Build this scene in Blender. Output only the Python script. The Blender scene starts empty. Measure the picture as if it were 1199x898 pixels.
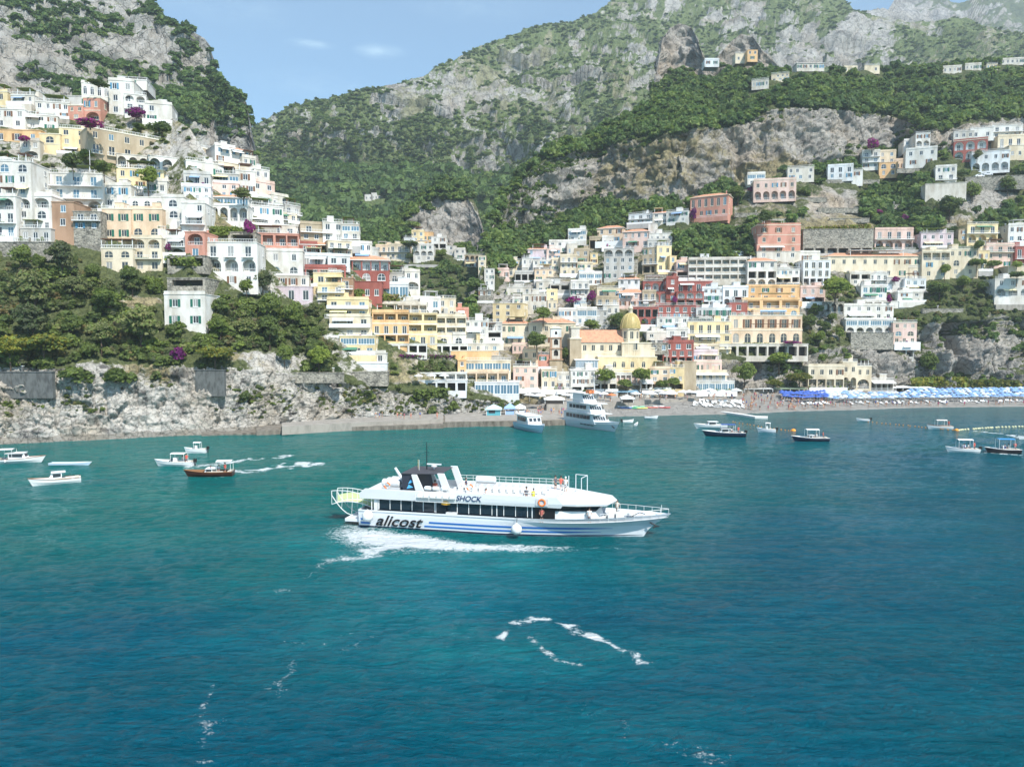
HAZE = 0.00019; EXPO = 0.53
import bpy, math, random
import numpy as np
from mathutils import Vector, Matrix
R = math.radians
SC = bpy.context.scene
COL = SC.collection
# ------------------------------------------------------------------ camera
F, CX, CY, CZ = 832.0, 599.5, 449.0, 22.0
PITCH = math.atan(49.0 / F)
cam = bpy.data.objects.new('camera', bpy.data.cameras.new('camera'))
COL.objects.link(cam); SC.camera = cam
cam.location = (0, 0, CZ); cam.rotation_euler = (R(90) - PITCH, 0, 0)
cam.data.sensor_width = 36.0; cam.data.lens = 36.0 * F / 1199.0
cam.data.clip_start = 1.0; cam.data.clip_end = 40000.0
cp, sp = math.cos(PITCH), math.sin(PITCH)
def ray(px, py):
    a = (px - CX) / F; b = (CY - py) / F
    # camera space (a, b, -1): forward = (0,cp,-sp), up = (0,sp,cp)
    y = cp + b * sp; z = -sp + b * cp
    return a / y, z / y            # per unit of forward distance Y
def at(px, py, Y):
    a, z = ray(px, py)
    return Vector((a * Y, Y, CZ + z * Y))
def wd(py):                        # distance of the waterline pixel row
    return -CZ / ray(600, py)[1]
def sea(px, py): return at(px, py, wd(py))
def px_of(x, y, z):
    dz = z - CZ
    dep = y * cp - dz * sp
    return CX + F * x / dep, CY - F * (y * sp + dz * cp) / dep
# ------------------------------------------------------------------ noise
class _N: pass
_rs = np.random.RandomState(7)
_perm = _rs.permutation(4096).astype(np.int64)
_val = _rs.uniform(-1, 1, 4096)
def vnoise(x, y, z):
    xi = np.floor(x).astype(np.int64); yi = np.floor(y).astype(np.int64); zi = np.floor(z).astype(np.int64)
    fx = x - xi; fy = y - yi; fz = z - zi
    fx = fx * fx * fx * (fx * (fx * 6 - 15) + 10); fy = fy * fy * fy * (fy * (fy * 6 - 15) + 10); fz = fz * fz * fz * (fz * (fz * 6 - 15) + 10)
    def h(i, j, k): return _val[(_perm[(_perm[(_perm[i & 4095] + j) & 4095] + k) & 4095])]
    r = 0
    for dx in (0, 1):
        wx = fx if dx else 1 - fx
        for dy in (0, 1):
            wy = fy if dy else 1 - fy
            for dz in (0, 1):
                wz = fz if dz else 1 - fz
                r = r + wx * wy * wz * h(xi + dx, yi + dy, zi + dz)
    return r
def fbm(P, s, o=5, g=0.5):
    a = 1.0; t = 0; r = 0; k = 1.0 / s
    for i in range(o):
        r = r + a * vnoise(P[..., 0] * k + 17 * i, P[..., 1] * k + 31 * i, P[..., 2] * k + 5 * i); t += a; a *= g; k *= 2.03
    return r / t
def ridge(P, s, o=5, g=0.55):
    a = 1.0; t = 0; r = 0; k = 1.0 / s
    for i in range(o):
        n = 1 - np.abs(2 * vnoise(P[..., 0] * k + 11 * i, P[..., 1] * k + 3 * i, P[..., 2] * k + 41 * i))
        r = r + a * n; t += a; a *= g; k *= 2.1
    return r / t
def facets(P, s, seed=0):
    """fractured rock: every cell is a flat block with its own tilt and offset"""
    Q = P / s; ci = np.floor(Q).astype(np.int64); best = np.full(P.shape[:-1], 1e9); out = np.zeros(P.shape[:-1])
    for dx in (-1, 0, 1):
        for dy in (-1, 0, 1):
            for dz in (-1, 0, 1):
                i, j, k = ci[..., 0] + dx, ci[..., 1] + dy, ci[..., 2] + dz
                h = _perm[(_perm[(_perm[(i + seed) & 4095] + j) & 4095] + k) & 4095]
                r = [_val[(h * m + 7 * m) & 4095] for m in (1, 3, 5, 7, 11, 13, 17)]
                ox = Q[..., 0] - (i + .5 + .45 * r[0]); oy = Q[..., 1] - (j + .5 + .45 * r[1]); oz = Q[..., 2] - (k + .5 + .45 * r[2])
                dd = ox * ox + oy * oy + oz * oz
                v = .45 * r[3] + .75 * (ox * r[4] + oz * r[5]) + .4 * oy * r[6]
                m_ = dd < best; best = np.where(m_, dd, best); out = np.where(m_, v, out)
    return out
def sstep(a, b, x):
    t = np.clip((x - a) / (b - a), 0, 1); return t * t * (3 - 2 * t)
# ------------------------------------------------------------------ materials
MATS = {}
def nodes(m):
    m.use_nodes = True
    nt = m.node_tree
    return nt, nt.nodes, nt.links, nt.nodes.get('Principled BSDF')
def pbr(name, col, rough=0.7, metal=0.0, spec=0.3, var=0.0, scale=1.0, dirt=None, bump=0.0, bscale=4.0, emit=None):
    if name in MATS: return MATS[name]
    m = bpy.data.materials.new(name); nt, N, L, b = nodes(m)
    b.inputs['Base Color'].default_value = (*col, 1)
    b.inputs['Roughness'].default_value = rough; b.inputs['Metallic'].default_value = metal
    b.inputs['Specular IOR Level'].default_value = spec
    if var > 0 or dirt or bump:
        tc = N.new('ShaderNodeNewGeometry')
        nz = N.new('ShaderNodeTexNoise'); nz.inputs['Scale'].default_value = scale; nz.inputs['Detail'].default_value = 4; nz.inputs['Roughness'].default_value = 0.65
        mp = N.new('ShaderNodeMapping'); mp.inputs['Scale'].default_value = (1, 1, 0.35)
        L.new(tc.outputs['Position'], mp.inputs[0]); L.new(mp.outputs[0], nz.inputs[0])
        if var > 0 or dirt:
            r = N.new('ShaderNodeValToRGB')
            d = dirt if dirt else tuple(c * (1 - var) for c in col)
            r.color_ramp.elements[0].position = 0.36; r.color_ramp.elements[0].color = (*d, 1)
            r.color_ramp.elements[1].position = 0.58; r.color_ramp.elements[1].color = (*col, 1)
            L.new(nz.outputs[0], r.inputs[0]); L.new(r.outputs[0], b.inputs['Base Color'])
        if bump:
            bp = N.new('ShaderNodeBump'); bp.inputs['Strength'].default_value = bump
            n2 = N.new('ShaderNodeTexNoise'); n2.inputs['Scale'].default_value = bscale; n2.inputs['Detail'].default_value = 3
            L.new(tc.outputs['Position'], n2.inputs[0]); L.new(n2.outputs[0], bp.inputs['Height']); L.new(bp.outputs[0], b.inputs['Normal'])
    MATS[name] = m
    return m
WALLC = dict(W=(.70, .68, .635), C=(.70, .61, .46), Y=(.76, .62, .37), O=(.74, .48, .25), P=(.73, .54, .47), R=(.34, .115, .095),
             T=(.46, .38, .27), B=(.69, .71, .72), G=(.50, .49, .46), L=(.58, .29, .22), K=(.75, .58, .42), V=(.62, .52, .55), S=(.33, .31, .27), N=(.42, .27, .18), Q=(.64, .60, .53))
def masonry():
    if 'rubble_masonry' in MATS: return MATS['rubble_masonry']
    m = bpy.data.materials.new('rubble_masonry'); nt, N, L, b = nodes(m); b.inputs['Roughness'].default_value = .95; b.inputs['Specular IOR Level'].default_value = .15
    g = N.new('ShaderNodeNewGeometry'); v = N.new('ShaderNodeTexVoronoi'); v.inputs['Scale'].default_value = 1.9; L.new(g.outputs['Position'], v.inputs['Vector'])
    n = N.new('ShaderNodeTexNoise'); n.inputs['Scale'].default_value = .35; n.inputs['Detail'].default_value = 6; n.inputs['Roughness'].default_value = .7; L.new(g.outputs['Position'], n.inputs[0])
    sc = N.new('ShaderNodeSeparateColor'); L.new(v.outputs['Color'], sc.inputs[0])
    a = N.new('ShaderNodeMath'); a.operation = 'MULTIPLY_ADD'; L.new(sc.outputs[0], a.inputs[0]); a.inputs[1].default_value = .45; L.new(n.outputs[0], a.inputs[2])
    r = N.new('ShaderNodeValToRGB'); e = r.color_ramp.elements; e[0].position = .42; e[0].color = (.11, .105, .09, 1); e[1].position = .98; e[1].color = (.38, .35, .29, 1); x = e.new(.68); x.color = (.24, .225, .19, 1)
    L.new(a.outputs[0], r.inputs[0]); L.new(r.outputs[0], b.inputs['Base Color'])
    bp = N.new('ShaderNodeBump'); bp.inputs['Strength'].default_value = .8; bp.inputs['Distance'].default_value = .2; bp.invert = True; L.new(v.outputs['Distance'], bp.inputs['Height']); L.new(bp.outputs[0], b.inputs['Normal'])
    MATS['rubble_masonry'] = m; return m
def wallmat(k):
    if k == 'S': return masonry()
    if k == 'D': return pbr('dark_masonry', (.13, .135, .13), .95, dirt=(.07, .072, .07), scale=1.4, bump=.7, bscale=2.5)
    c = WALLC[k]
    return pbr('plaster_' + k, c, 0.85, spec=0.2, var=0.0, dirt=tuple(x * f for x, f in zip(c, (.72, .69, .64))), scale=0.3 if k != 'S' else 1.6, bump=0.25 if k in 'ST' else 0.08, bscale=3)
# ------------------------------------------------------------------ mesh builder
class MB:
    def __init__(s): s.v = []; s.f = []; s.m = []; s.mats = []
    def mi(s, m):
        if m not in s.mats: s.mats.append(m)
        return s.mats.index(m)
    def quad(s, a, b, c, d, m):
        n = len(s.v); s.v += [tuple(a), tuple(b), tuple(c), tuple(d)]; s.f.append((n, n + 1, n + 2, n + 3)); s.m.append(s.mi(m))
    def poly(s, pts, m):
        n = len(s.v); s.v += [tuple(p) for p in pts]; s.f.append(tuple(range(n, n + len(pts)))); s.m.append(s.mi(m))
    def box(s, x0, x1, y0, y1, z0, z1, m, M=None):
        n = len(s.v)
        P = [(x0, y0, z0), (x1, y0, z0), (x1, y1, z0), (x0, y1, z0), (x0, y0, z1), (x1, y0, z1), (x1, y1, z1), (x0, y1, z1)]
        if M is not None: P = [tuple(M @ Vector(p)) for p in P]
        s.v += P
        for q in ((0, 3, 2, 1), (4, 5, 6, 7), (0, 1, 5, 4), (1, 2, 6, 5), (2, 3, 7, 6), (3, 0, 4, 7)):
            s.f.append(tuple(n + i for i in q)); s.m.append(s.mi(m))
    def tube(s, pts, r, m, n=6, cap=True):
        pts = [Vector(p) for p in pts]; rr = r if isinstance(r, (list, tuple)) else [r] * len(pts)
        base = len(s.v); mi = s.mi(m)
        for i, p in enumerate(pts):
            t = (pts[min(i + 1, len(pts) - 1)] - pts[max(i - 1, 0)])
            if t.length < 1e-9: t = Vector((0, 0, 1))
            t.normalize(); u = t.cross(Vector((0, 0, 1)))
            if u.length < 0.05: u = t.cross(Vector((0, 1, 0)))
            u.normalize(); w = t.cross(u)
            for k in range(n):
                a = 2 * math.pi * k / n
                s.v.append(tuple(p + (u * math.cos(a) + w * math.sin(a)) * rr[i]))
        for i in range(len(pts) - 1):
            for k in range(n):
                a = base + i * n + k; b = base + i * n + (k + 1) % n
                s.f.append((a, b, b + n, a + n)); s.m.append(mi)
        if cap:
            s.f.append(tuple(base + k for k in range(n))[::-1]); s.m.append(mi)
            e = base + (len(pts) - 1) * n
            s.f.append(tuple(e + k for k in range(n))); s.m.append(mi)
    def lathe(s, prof, m, n=16, cx=0, cy=0, a0=0, a1=2 * math.pi):
        base = len(s.v); mi = s.mi(m); full = abs(a1 - a0 - 2 * math.pi) < 1e-6
        nn = n if full else n + 1
        for (r, z) in prof:
            for k in range(nn):
                a = a0 + (a1 - a0) * k / n
                s.v.append((cx + r * math.cos(a), cy + r * math.sin(a), z))
        for i in range(len(prof) - 1):
            for k in range(n):
                a = base + i * nn + k; b = base + i * nn + (k + 1) % nn
                s.f.append((a, b, b + nn, a + nn)); s.m.append(mi)
    def loft(s, rings, m, closed=True, caps=False):
        base = len(s.v); mi = s.mi(m); n = len(rings[0])
        for r in rings: s.v += [tuple(p) for p in r]
        for i in range(len(rings) - 1):
            for k in range(n if closed else n - 1):
                a = base + i * n + k; b = base + i * n + (k + 1) % n
                s.f.append((a, b, b + n, a + n)); s.m.append(mi)
        if caps:
            s.f.append(tuple(base + k for k in range(n))[::-1]); s.m.append(mi)
            e = base + (len(rings) - 1) * n
            s.f.append(tuple(e + k for k in range(n))); s.m.append(mi)
    def mesh(s, name, smooth=False):
        me = bpy.data.meshes.new(name); me.from_pydata(s.v, [], s.f)
        for m in s.mats: me.materials.append(m)
        me.polygons.foreach_set('material_index', s.m)
        if smooth: me.polygons.foreach_set('use_smooth', [True] * len(s.f))
        me.update(); return me
    def obj(s, name, parent=None, smooth=False, loc=None, rz=None):
        return link(name, s.mesh(name, smooth), parent, loc, rz)
def link(name, data, parent=None, loc=None, rz=None, sc=None):
    o = bpy.data.objects.new(name, data); COL.objects.link(o)
    if parent is not None: o.parent = parent
    if loc is not None: o.location = loc
    if rz is not None: o.rotation_euler = (0, 0, rz)
    if sc is not None: o.scale = sc
    return o
def tag(o, label=None, cat=None, group=None, kind=None):
    if label: o['label'] = label
    if cat: o['category'] = cat
    if group: o['group'] = group
    if kind: o['kind'] = kind
    return o
def thing(name, label, cat, loc=(0, 0, 0), rz=0, group=None):
    return tag(link(name, None, None, loc, rz), label, cat, group)
def npmesh(name, V, Q, mats, smooth=True, mi=None):
    me = bpy.data.meshes.new(name)
    V = np.asarray(V, dtype=np.float32); Q = np.asarray(Q, dtype=np.int32)
    me.vertices.add(len(V)); me.vertices.foreach_set('co', V.ravel())
    k = Q.shape[1]
    me.loops.add(Q.size); me.loops.foreach_set('vertex_index', Q.ravel())
    me.polygons.add(len(Q)); me.polygons.foreach_set('loop_start', np.arange(0, Q.size, k, dtype=np.int32))
    me.polygons.foreach_set('loop_total', np.full(len(Q), k, dtype=np.int32))
    if smooth: me.polygons.foreach_set('use_smooth', np.ones(len(Q), dtype=bool))
    if mi is not None: me.polygons.foreach_set('material_index', mi.astype(np.int32))
    for m in mats: me.materials.append(m)
    me.update(calc_edges=True)
    return me
def gridq(nr, nc):
    i = np.arange(nr - 1)[:, None] * nc + np.arange(nc - 1)[None, :]
    return np.stack([i, i + 1, i + nc + 1, i + nc], -1).reshape(-1, 4)
# ------------------------------------------------------------------ terrain, as polar height profiles round the bay
# a layer: columns (pixel azimuth, first row, first distance or None = on the water, [(row, tan slope, kind)...])
class Layer:
    def __init__(s, name, cols):
        s.name = name; s.px = np.array([c[0] for c in cols], float)
        K = len(cols[0][3])
        s.kinds = [k[2] for k in cols[0][3]]
        s.by = np.array([[c[1]] + [q[0] for q in c[3]] for c in cols], float)     # breakpoints
        s.ts = np.array([[q[1] for q in c[3]] for c in cols], float)
        s.D0 = np.array([wd(c[1]) if c[2] is None else c[2] for c in cols], float)
        s.K = K
    def prof(s, px):
        by = np.stack([np.interp(px, s.px, s.by[:, k]) for k in range(s.K + 1)], -1)
        ts = np.stack([np.interp(px, s.px, s.ts[:, k]) for k in range(s.K)], -1)
        sl = np.array(ray(600, by)[1])
        D = [np.interp(px, s.px, s.D0)]
        for k in range(s.K):
            D.append(D[-1] * (ts[..., k] - sl[..., k]) / (ts[..., k] - sl[..., k + 1]))
        return by, ts, sl, np.stack(D, -1)
    def dist(s, px, py):
        px = np.atleast_1d(np.asarray(px, float)); py = np.atleast_1d(np.asarray(py, float))
        by, ts, sl, D = s.prof(px)
        s_ = ray(600, py)[1]
        out = np.array(D[..., 0]); seg = np.zeros(px.shape, int)
        for k in range(s.K):
            m = py <= by[..., k]
            v = D[..., k] * (ts[..., k] - sl[..., k]) / (ts[..., k] - s_)
            out = np.where(m, v, out); seg = np.where(m, k, seg)
        return out, seg
    def d(s, px, py): return float(s.dist(px, py)[0][0])
LH = Layer('headland', [
 (-320, 526, None, [(425, 4, 'r'), (280, .9, 'w'), (100, 1.3, 't')]),
 (0, 520, None, [(430, 4, 'r'), (290, .9, 'w'), (126, 1.35, 't')]),
 (100, 516, None, [(432, 4, 'r'), (290, .9, 'w'), (128, 1.4, 't')]),
 (150, 513, None, [(430, 4, 'r'), (308, .9, 'w'), (122, 1.4, 't')]),
 (200, 511, None, [(430, 3.5, 'r'), (335, .9, 'w'), (138, 1.4, 't')]),
 (222, 510, None, [(430, 3.5, 'r'), (375, .9, 'w'), (150, 1.4, 't')]),
 (245, 509, None, [(430, 3.5, 'r'), (342, .9, 'w'), (186, 1.4, 't')]),
 (300, 505, None, [(434, 3, 'r'), (345, .9, 'w'), (232, 1.3, 't')]),
 (350, 500, None, [(440, 3, 'r'), (352, .9, 'w'), (270, 1.2, 't')]),
 (375, 499, None, [(443, 3, 'r'), (390, .95, 'w'), (288, 1.2, 't')]),
 (400, 497, None, [(447, 3, 'r'), (437, 1, 'w'), (300, 1.3, 't')]),
 (450, 494, None, [(455, 2.5, 'r'), (447, 1, 'w'), (318, 1.2, 't')]),
 (500, 492, None, [(460, 2, 'r'), (450, 1, 'w'), (356, 1, 't')]),
 (545, 490, None, [(466, 2, 'r'), (458, 1, 'w'), (392, .9, 't')]),
 (570, 490, None, [(468, 2, 'r'), (463, 1, 'w'), (408, .9, 't')]),
 (590, 489, None, [(472, 2, 'r'), (468, 1, 'w'), (430, .8, 't')]),
 (602, 489, None, [(478, 2, 'r'), (476, 1, 'w'), (462, .8, 't')]),
 (614, 489, None, [(487, 2, 'r'), (486, 1, 'w'), (484, .8, 't')])])
LR = Layer('coast', [
 (545, 489, None, [(474, .12, 'b'), (470, 1, 'r'), (400, .5, 't'), (385, .7, 'w'), (382, 3, 'r'), (380, .7, 'w')]),
 (560, 489, None, [(474, .12, 'b'), (470, 1, 'r'), (365, .5, 't'), (335, .7, 'w'), (330, 3, 'r'), (328, .7, 'w')]),
 (575, 489, None, [(473, .12, 'b'), (469, 1, 'r'), (345, .5, 't'), (280, .7, 'w'), (272, 3, 'r'), (268, .7, 'w')]),
 (590, 489, None, [(472, .12, 'b'), (468, .8, 'r'), (330, .5, 't'), (268, .75, 'w'), (234, 3, 'r'), (230, .7, 'w')]),
 (610, 489, None, [(472, .12, 'b'), (468, .6, 'r'), (312, .5, 't'), (270, .8, 'w'), (206, 3, 'r'), (200, .7, 'w')]),
 (640, 489, None, [(470, .12, 'b'), (465, .6, 'r'), (290, .55, 't'), (265, .8, 'w'), (186, 3, 'r'), (178, .7, 'w')]),
 (700, 488, None, [(468, .12, 'b'), (460, .6, 'r'), (288, .6, 't'), (238, .75, 'w'), (172, 3, 'r'), (156, .7, 'w')]),
 (760, 487, None, [(466, .12, 'b'), (455, .7, 'r'), (296, .7, 't'), (240, .8, 'w'), (160, 3, 'r'), (126, .7, 'w')]),
 (800, 486, None, [(465, .12, 'b'), (450, .8, 'r'), (305, .8, 't'), (237, .8, 'w'), (150, 3, 'r'), (106, .7, 'w')]),
 (850, 485, None, [(462, .12, 'b'), (425, 1, 'r'), (302, .9, 't'), (212, .8, 'w'), (150, 3, 'r'), (88, .65, 'w')]),
 (900, 483, None, [(460, .12, 'b'), (415, 1.5, 'r'), (300, 1, 't'), (202, .85, 'w'), (128, 3, 'r'), (84, .65, 'w')]),
 (950, 481, None, [(460, .12, 'b'), (412, 1.8, 'r'), (296, 1, 't'), (197, .85, 'w'), (128, 3, 'r'), (85, .65, 'w')]),
 (1000, 480, None, [(458, .12, 'b'), (404, 2.2, 'r'), (300, 1, 't'), (190, .85, 'w'), (128, 3, 'r'), (83, .65, 'w')]),
 (1050, 478, None, [(458, .12, 'b'), (400, 2.8, 'r'), (300, .9, 't'), (172, .85, 'w'), (138, 2.5, 'r'), (80, .65, 'w')]),
 (1090, 477, None, [(457, .12, 'b'), (378, 3.5, 'r'), (298, .9, 't'), (180, 1.2, 'w'), (148, 1.8, 'r'), (78, .6, 'w')]),
 (1199, 476, None, [(457, .12, 'b'), (368, 3.5, 'r'), (300, .9, 't'), (175, 1.0, 'w'), (135, 1.3, 'r'), (70, .6, 'w')]),
 (1520, 474, None, [(456, .12, 'b'), (365, 3.5, 'r'), (300, .9, 't'), (170, 1.0, 'w'), (130, 1.3, 'r'), (50, .6, 'w')])])
LV = Layer('valley', [
 (360, 430, 290, [(330, .5, 't'), (300, .7, 'w'), (297, 3, 'r'), (292, .7, 'w')]),
 (440, 430, 290, [(330, .5, 't'), (288, .6, 't'), (284, 3, 'r'), (272, .7, 'w')]),
 (470, 430, 290, [(325, .5, 't'), (280, .6, 't'), (264, 3, 'r'), (250, .7, 'w')]),
 (500, 430, 290, [(322, .5, 't'), (278, .6, 't'), (238, 3, 'r'), (222, .7, 'w')]),
 (520, 430, 290, [(320, .5, 't'), (282, .6, 't'), (224, 3, 'r'), (212, .7, 'w')]),
 (545, 430, 290, [(320, .5, 't'), (292, .5, 't'), (228, 3, 'r'), (214, .7, 'w')]),
 (560, 430, 290, [(325, .5, 't'), (298, .5, 't'), (252, 3, 'r'), (246, .7, 'w')]),
 (570, 430, 290, [(330, .5, 't'), (303, .5, 't'), (286, 3, 'r'), (284, .7, 'w')]),
 (585, 430, 290, [(345, .5, 't'), (325, .5, 't'), (322, 3, 'r'), (320, .7, 'w')]),
 (605, 430, 290, [(385, .5, 't'), (372, .5, 't'), (370, 3, 'r'), (368, .7, 'w')])])
def topcols(tops, f): return [(x, *f(x, t)) for x, t in tops]
LL = Layer('left mountain', [(x, 262, 330 + max(0, x) * .25, [(min(212, t + 30) if x < 260 else 252 + (x - 260) * .1, 1.2, 'm'), (t, s, 'm')]) for x, t, s in
 [(-340, -10, 1.3), (0, -2, 1.3), (60, -3, 1.3), (105, -2, 1.3), (120, -9, 1.35), (172, -8, 1.4), (181, 2, 1.45), (192, 25, 1.5), (217, 33, 1.6), (240, 46, 1.7), (246, 54, 1.8), (250, 86, 1.9), (268, 102, 2), (287, 117, 2.1), (291, 144, 2.2), (297, 160, 2.2), (304, 197, 2.2), (312, 235, 2.2), (320, 258, 2)]])
LM = Layer('big mountain', [(x, 350, 470, [(250, .5, 'w'), (200, .7, 'w'), (150 if t < 125 else t + 18, 1.25, 'm'), (t, .72, 's')]) for x, t in
 [(220, 152), (297, 143), (340, 123), (380, 116), (420, 107), (445, 104), (488, 89), (520, 76), (536, 67), (557, 52), (600, 38), (627, 32), (670, 24), (696, 15), (714, 2), (760, -18), (850, -40), (905, -14), (927, 2), (945, -10), (985, -4), (1000, 8), (1022, 16), (1045, 22), (1090, 22), (1130, 20), (1180, 36), (1220, 44), (1300, 40), (1540, 30)]])
LF = Layer('far peaks', [(x, 110, 1500, [(62, .6, 's'), (t, .85, 's')]) for x, t in
 [(880, 40), (960, 26), (1010, 13), (1040, 12), (1055, -14), (1095, -12), (1114, 4), (1134, 5), (1150, -22), (1220, -40), (1400, -50), (1560, -20)]])
LC = Layer('crag', [(x, 118, 470, [(min(t + 46, 100), 1.0, 'w'), (t, 2.6, 'r')]) for x, t in
 [(764, 99), (771, 74), (776, 48), (784, 33), (796, 27), (808, 31), (815, 44), (822, 64), (834, 74), (846, 60), (858, 47), (868, 40), (880, 42), (890, 56), (903, 68), (916, 82), (930, 96)]])
# ---- cover material
def terrain_mat(name, rs, rock=((.10, .095, .09), (.40, .37, .33), (.50, .42, .33)), green=((.04, .052, .022), (.115, .13, .055)), dry=(.33, .28, .16), bump=1.0):
    m = bpy.data.materials.new(name); nt, N, L, b = nodes(m)
    b.inputs['Roughness'].default_value = .95; b.inputs['Specular IOR Level'].default_value = .1
    g = N.new('ShaderNodeNewGeometry'); at_ = N.new('ShaderNodeAttribute'); at_.attribute_name = 'cover'
    sx = N.new('ShaderNodeSeparateColor'); L.new(at_.outputs['Color'], sx.inputs[0])
    def noise(scale, det=5, ro=.6, stretch=None, dist=0):
        n = N.new('ShaderNodeTexNoise'); n.inputs['Scale'].default_value = scale; n.inputs['Detail'].default_value = det; n.inputs['Roughness'].default_value = ro; n.inputs['Distortion'].default_value = dist
        if stretch:
            mp = N.new('ShaderNodeMapping'); mp.inputs['Scale'].default_value = stretch
            L.new(g.outputs['Position'], mp.inputs[0]); L.new(mp.outputs[0], n.inputs[0])
        else: L.new(g.outputs['Position'], n.inputs[0])
        return n.outputs[0]
    def ramp(src, *els):
        r = N.new('ShaderNodeValToRGB'); e = r.color_ramp.elements
        while len(e) < len(els): e.new(.5)
        for k, (p, c) in enumerate(els): e[k].position = p; e[k].color = (*c, 1) if len(c) == 3 else c
        L.new(src, r.inputs[0]); return r.outputs[0]
    def mix(fac, a, c):
        x = N.new('ShaderNodeMix'); x.data_type = 'RGBA'
        for s_, v in ((x.inputs[0], fac), (x.inputs[6], a), (x.inputs[7], c)):
            if isinstance(v, (tuple, float)): s_.default_value = (*v, 1) if isinstance(v, tuple) else v
            else: L.new(v, s_)
        return x.outputs[2]
    n1 = noise(1 / rs, 6, .65, dist=.6); n2 = noise(3.2 / rs, 5, .7, (1, 1, .33)); n3 = noise(.35 / rs, 3)
    rc = ramp(n1, (.36, rock[0]), (.45, rock[1]), (.60, tuple(min(1, c * 1.22) for c in rock[1])))
    rc = mix(ramp(n3, (.48, (0, 0, 0)), (.66, (.75, .75, .75))), rc, mix(ramp(n2, (.35, (0, 0, 0)), (.6, (1, 1, 1))), tuple(c * .5 for c in rock[2]), rock[2]))
    rc = mix(ramp(n2, (.28, (.55, .55, .55)), (.42, (0, 0, 0))), rc, rock[0])
    gn = noise(5 / rs, 4, .7)
    gc = ramp(gn, (.33, green[0]), (.62, green[1]))
    dc = ramp(noise(2.4 / rs, 4, .7), (.35, tuple(c * .45 for c in dry)), (.6, dry))
    vthr = N.new('ShaderNodeMath'); vthr.operation = 'ADD'; L.new(sx.outputs[0], vthr.inputs[0])
    nn = N.new('ShaderNodeMath'); nn.operation = 'MULTIPLY_ADD'; L.new(noise(2.2 / rs, 5, .7), nn.inputs[0]); nn.inputs[1].default_value = 1.1; nn.inputs[2].default_value = -.55
    L.new(nn.outputs[0], vthr.inputs[1])
    vf = ramp(vthr.outputs[0], (.42, (0, 0, 0)), (.56, (1, 1, 1)))
    ds = N.new('ShaderNodeMath'); ds.operation = 'ADD'; L.new(sx.outputs[1], ds.inputs[0]); L.new(nn.outputs[0], ds.inputs[1])
    c = mix(ramp(ds.outputs[0], (.40, (0, 0, 0)), (.6, (1, 1, 1))), rc, dc)
    c = mix(vf, c, gc)
    sand = ramp(noise(.5, 5, .7), (.3, (.27, .255, .23)), (.7, (.40, .375, .34)))
    c = mix(sx.outputs[2], c, sand)
    vo = N.new('ShaderNodeTexVoronoi'); vo.feature = 'DISTANCE_TO_EDGE'; vo.inputs['Scale'].default_value = 2.6 / rs
    wv = N.new('ShaderNodeVectorMath'); wv.operation = 'MULTIPLY_ADD'; nzv = N.new('ShaderNodeTexNoise'); nzv.inputs['Scale'].default_value = 3 / rs; nzv.inputs['Detail'].default_value = 4
    L.new(g.outputs['Position'], nzv.inputs[0]); L.new(nzv.outputs['Color'], wv.inputs[0]); wv.inputs[1].default_value = (rs * .55,) * 3; L.new(g.outputs['Position'], wv.inputs[2]); L.new(wv.outputs[0], vo.inputs['Vector'])
    crack = ramp(vo.outputs['Distance'], (.0, (1, 1, 1)), (.055, (0, 0, 0)))
    rockonly = N.new('ShaderNodeMath'); rockonly.operation = 'SUBTRACT'; rockonly.use_clamp = True; L.new(crack, rockonly.inputs[0]); L.new(vf, rockonly.inputs[1])
    rk2 = N.new('ShaderNodeMath'); rk2.operation = 'MULTIPLY'; L.new(rockonly.outputs[0], rk2.inputs[0]); rk2.inputs[1].default_value = .62
    s3 = N.new('ShaderNodeMath'); s3.operation = 'SUBTRACT'; s3.use_clamp = True; L.new(rk2.outputs[0], s3.inputs[0]); L.new(sx.outputs[2], s3.inputs[1])
    c = mix(s3.outputs[0], c, tuple(x * .6 for x in rock[0]))
    sz = N.new('ShaderNodeSeparateXYZ'); L.new(g.outputs['Position'], sz.inputs[0])
    zz_ = N.new('ShaderNodeMath'); zz_.operation = 'MULTIPLY_ADD'; L.new(n1, zz_.inputs[0]); zz_.inputs[1].default_value = -2.2; L.new(sz.outputs[2], zz_.inputs[2])
    tide = ramp(zz_.outputs[0], (.0, (.6, .6, .6)), (.22, (0, 0, 0)))
    t2 = N.new('ShaderNodeMath'); t2.operation = 'SUBTRACT'; t2.use_clamp = True; L.new(tide, t2.inputs[0]); L.new(sx.outputs[2], t2.inputs[1])
    c = mix(t2.outputs[0], c, (.13, .115, .09))
    L.new(c, b.inputs['Base Color'])
    bp = N.new('ShaderNodeBump'); bp.inputs['Strength'].default_value = .85; bp.inputs['Distance'].default_value = rs * .16 * bump
    h0 = N.new('ShaderNodeMath'); h0.operation = 'MULTIPLY_ADD'; L.new(crack, h0.inputs[0]); h0.inputs[1].default_value = -.35; L.new(n2, h0.inputs[2])
    hh = N.new('ShaderNodeMath'); hh.operation = 'MULTIPLY_ADD'; L.new(noise(2.5 / rs, 7, .8, (1, 1, .7), .5), hh.inputs[0]); hh.inputs[1].default_value = 1.6; L.new(h0.outputs[0], hh.inputs[2])
    L.new(hh.outputs[0], bp.inputs['Height']); L.new(bp.outputs[0], b.inputs['Normal'])
    return m
OCC = np.zeros((900, 1200), bool)              # picture cells covered by a building (filled by the town, read by the scatter)
OCCD = np.full((900, 1200), 1e9)
AMP = dict(r=1.0, w=.35, t=.10, b=0.0, m=1.0, s=.8)
VEG = dict(r=.20, w=.92, t=.50, b=-1, m=.56, s=.50)
DRY = dict(r=.22, w=.25, t=.50, b=-1, m=.22, s=.36)
GR = {}
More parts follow.
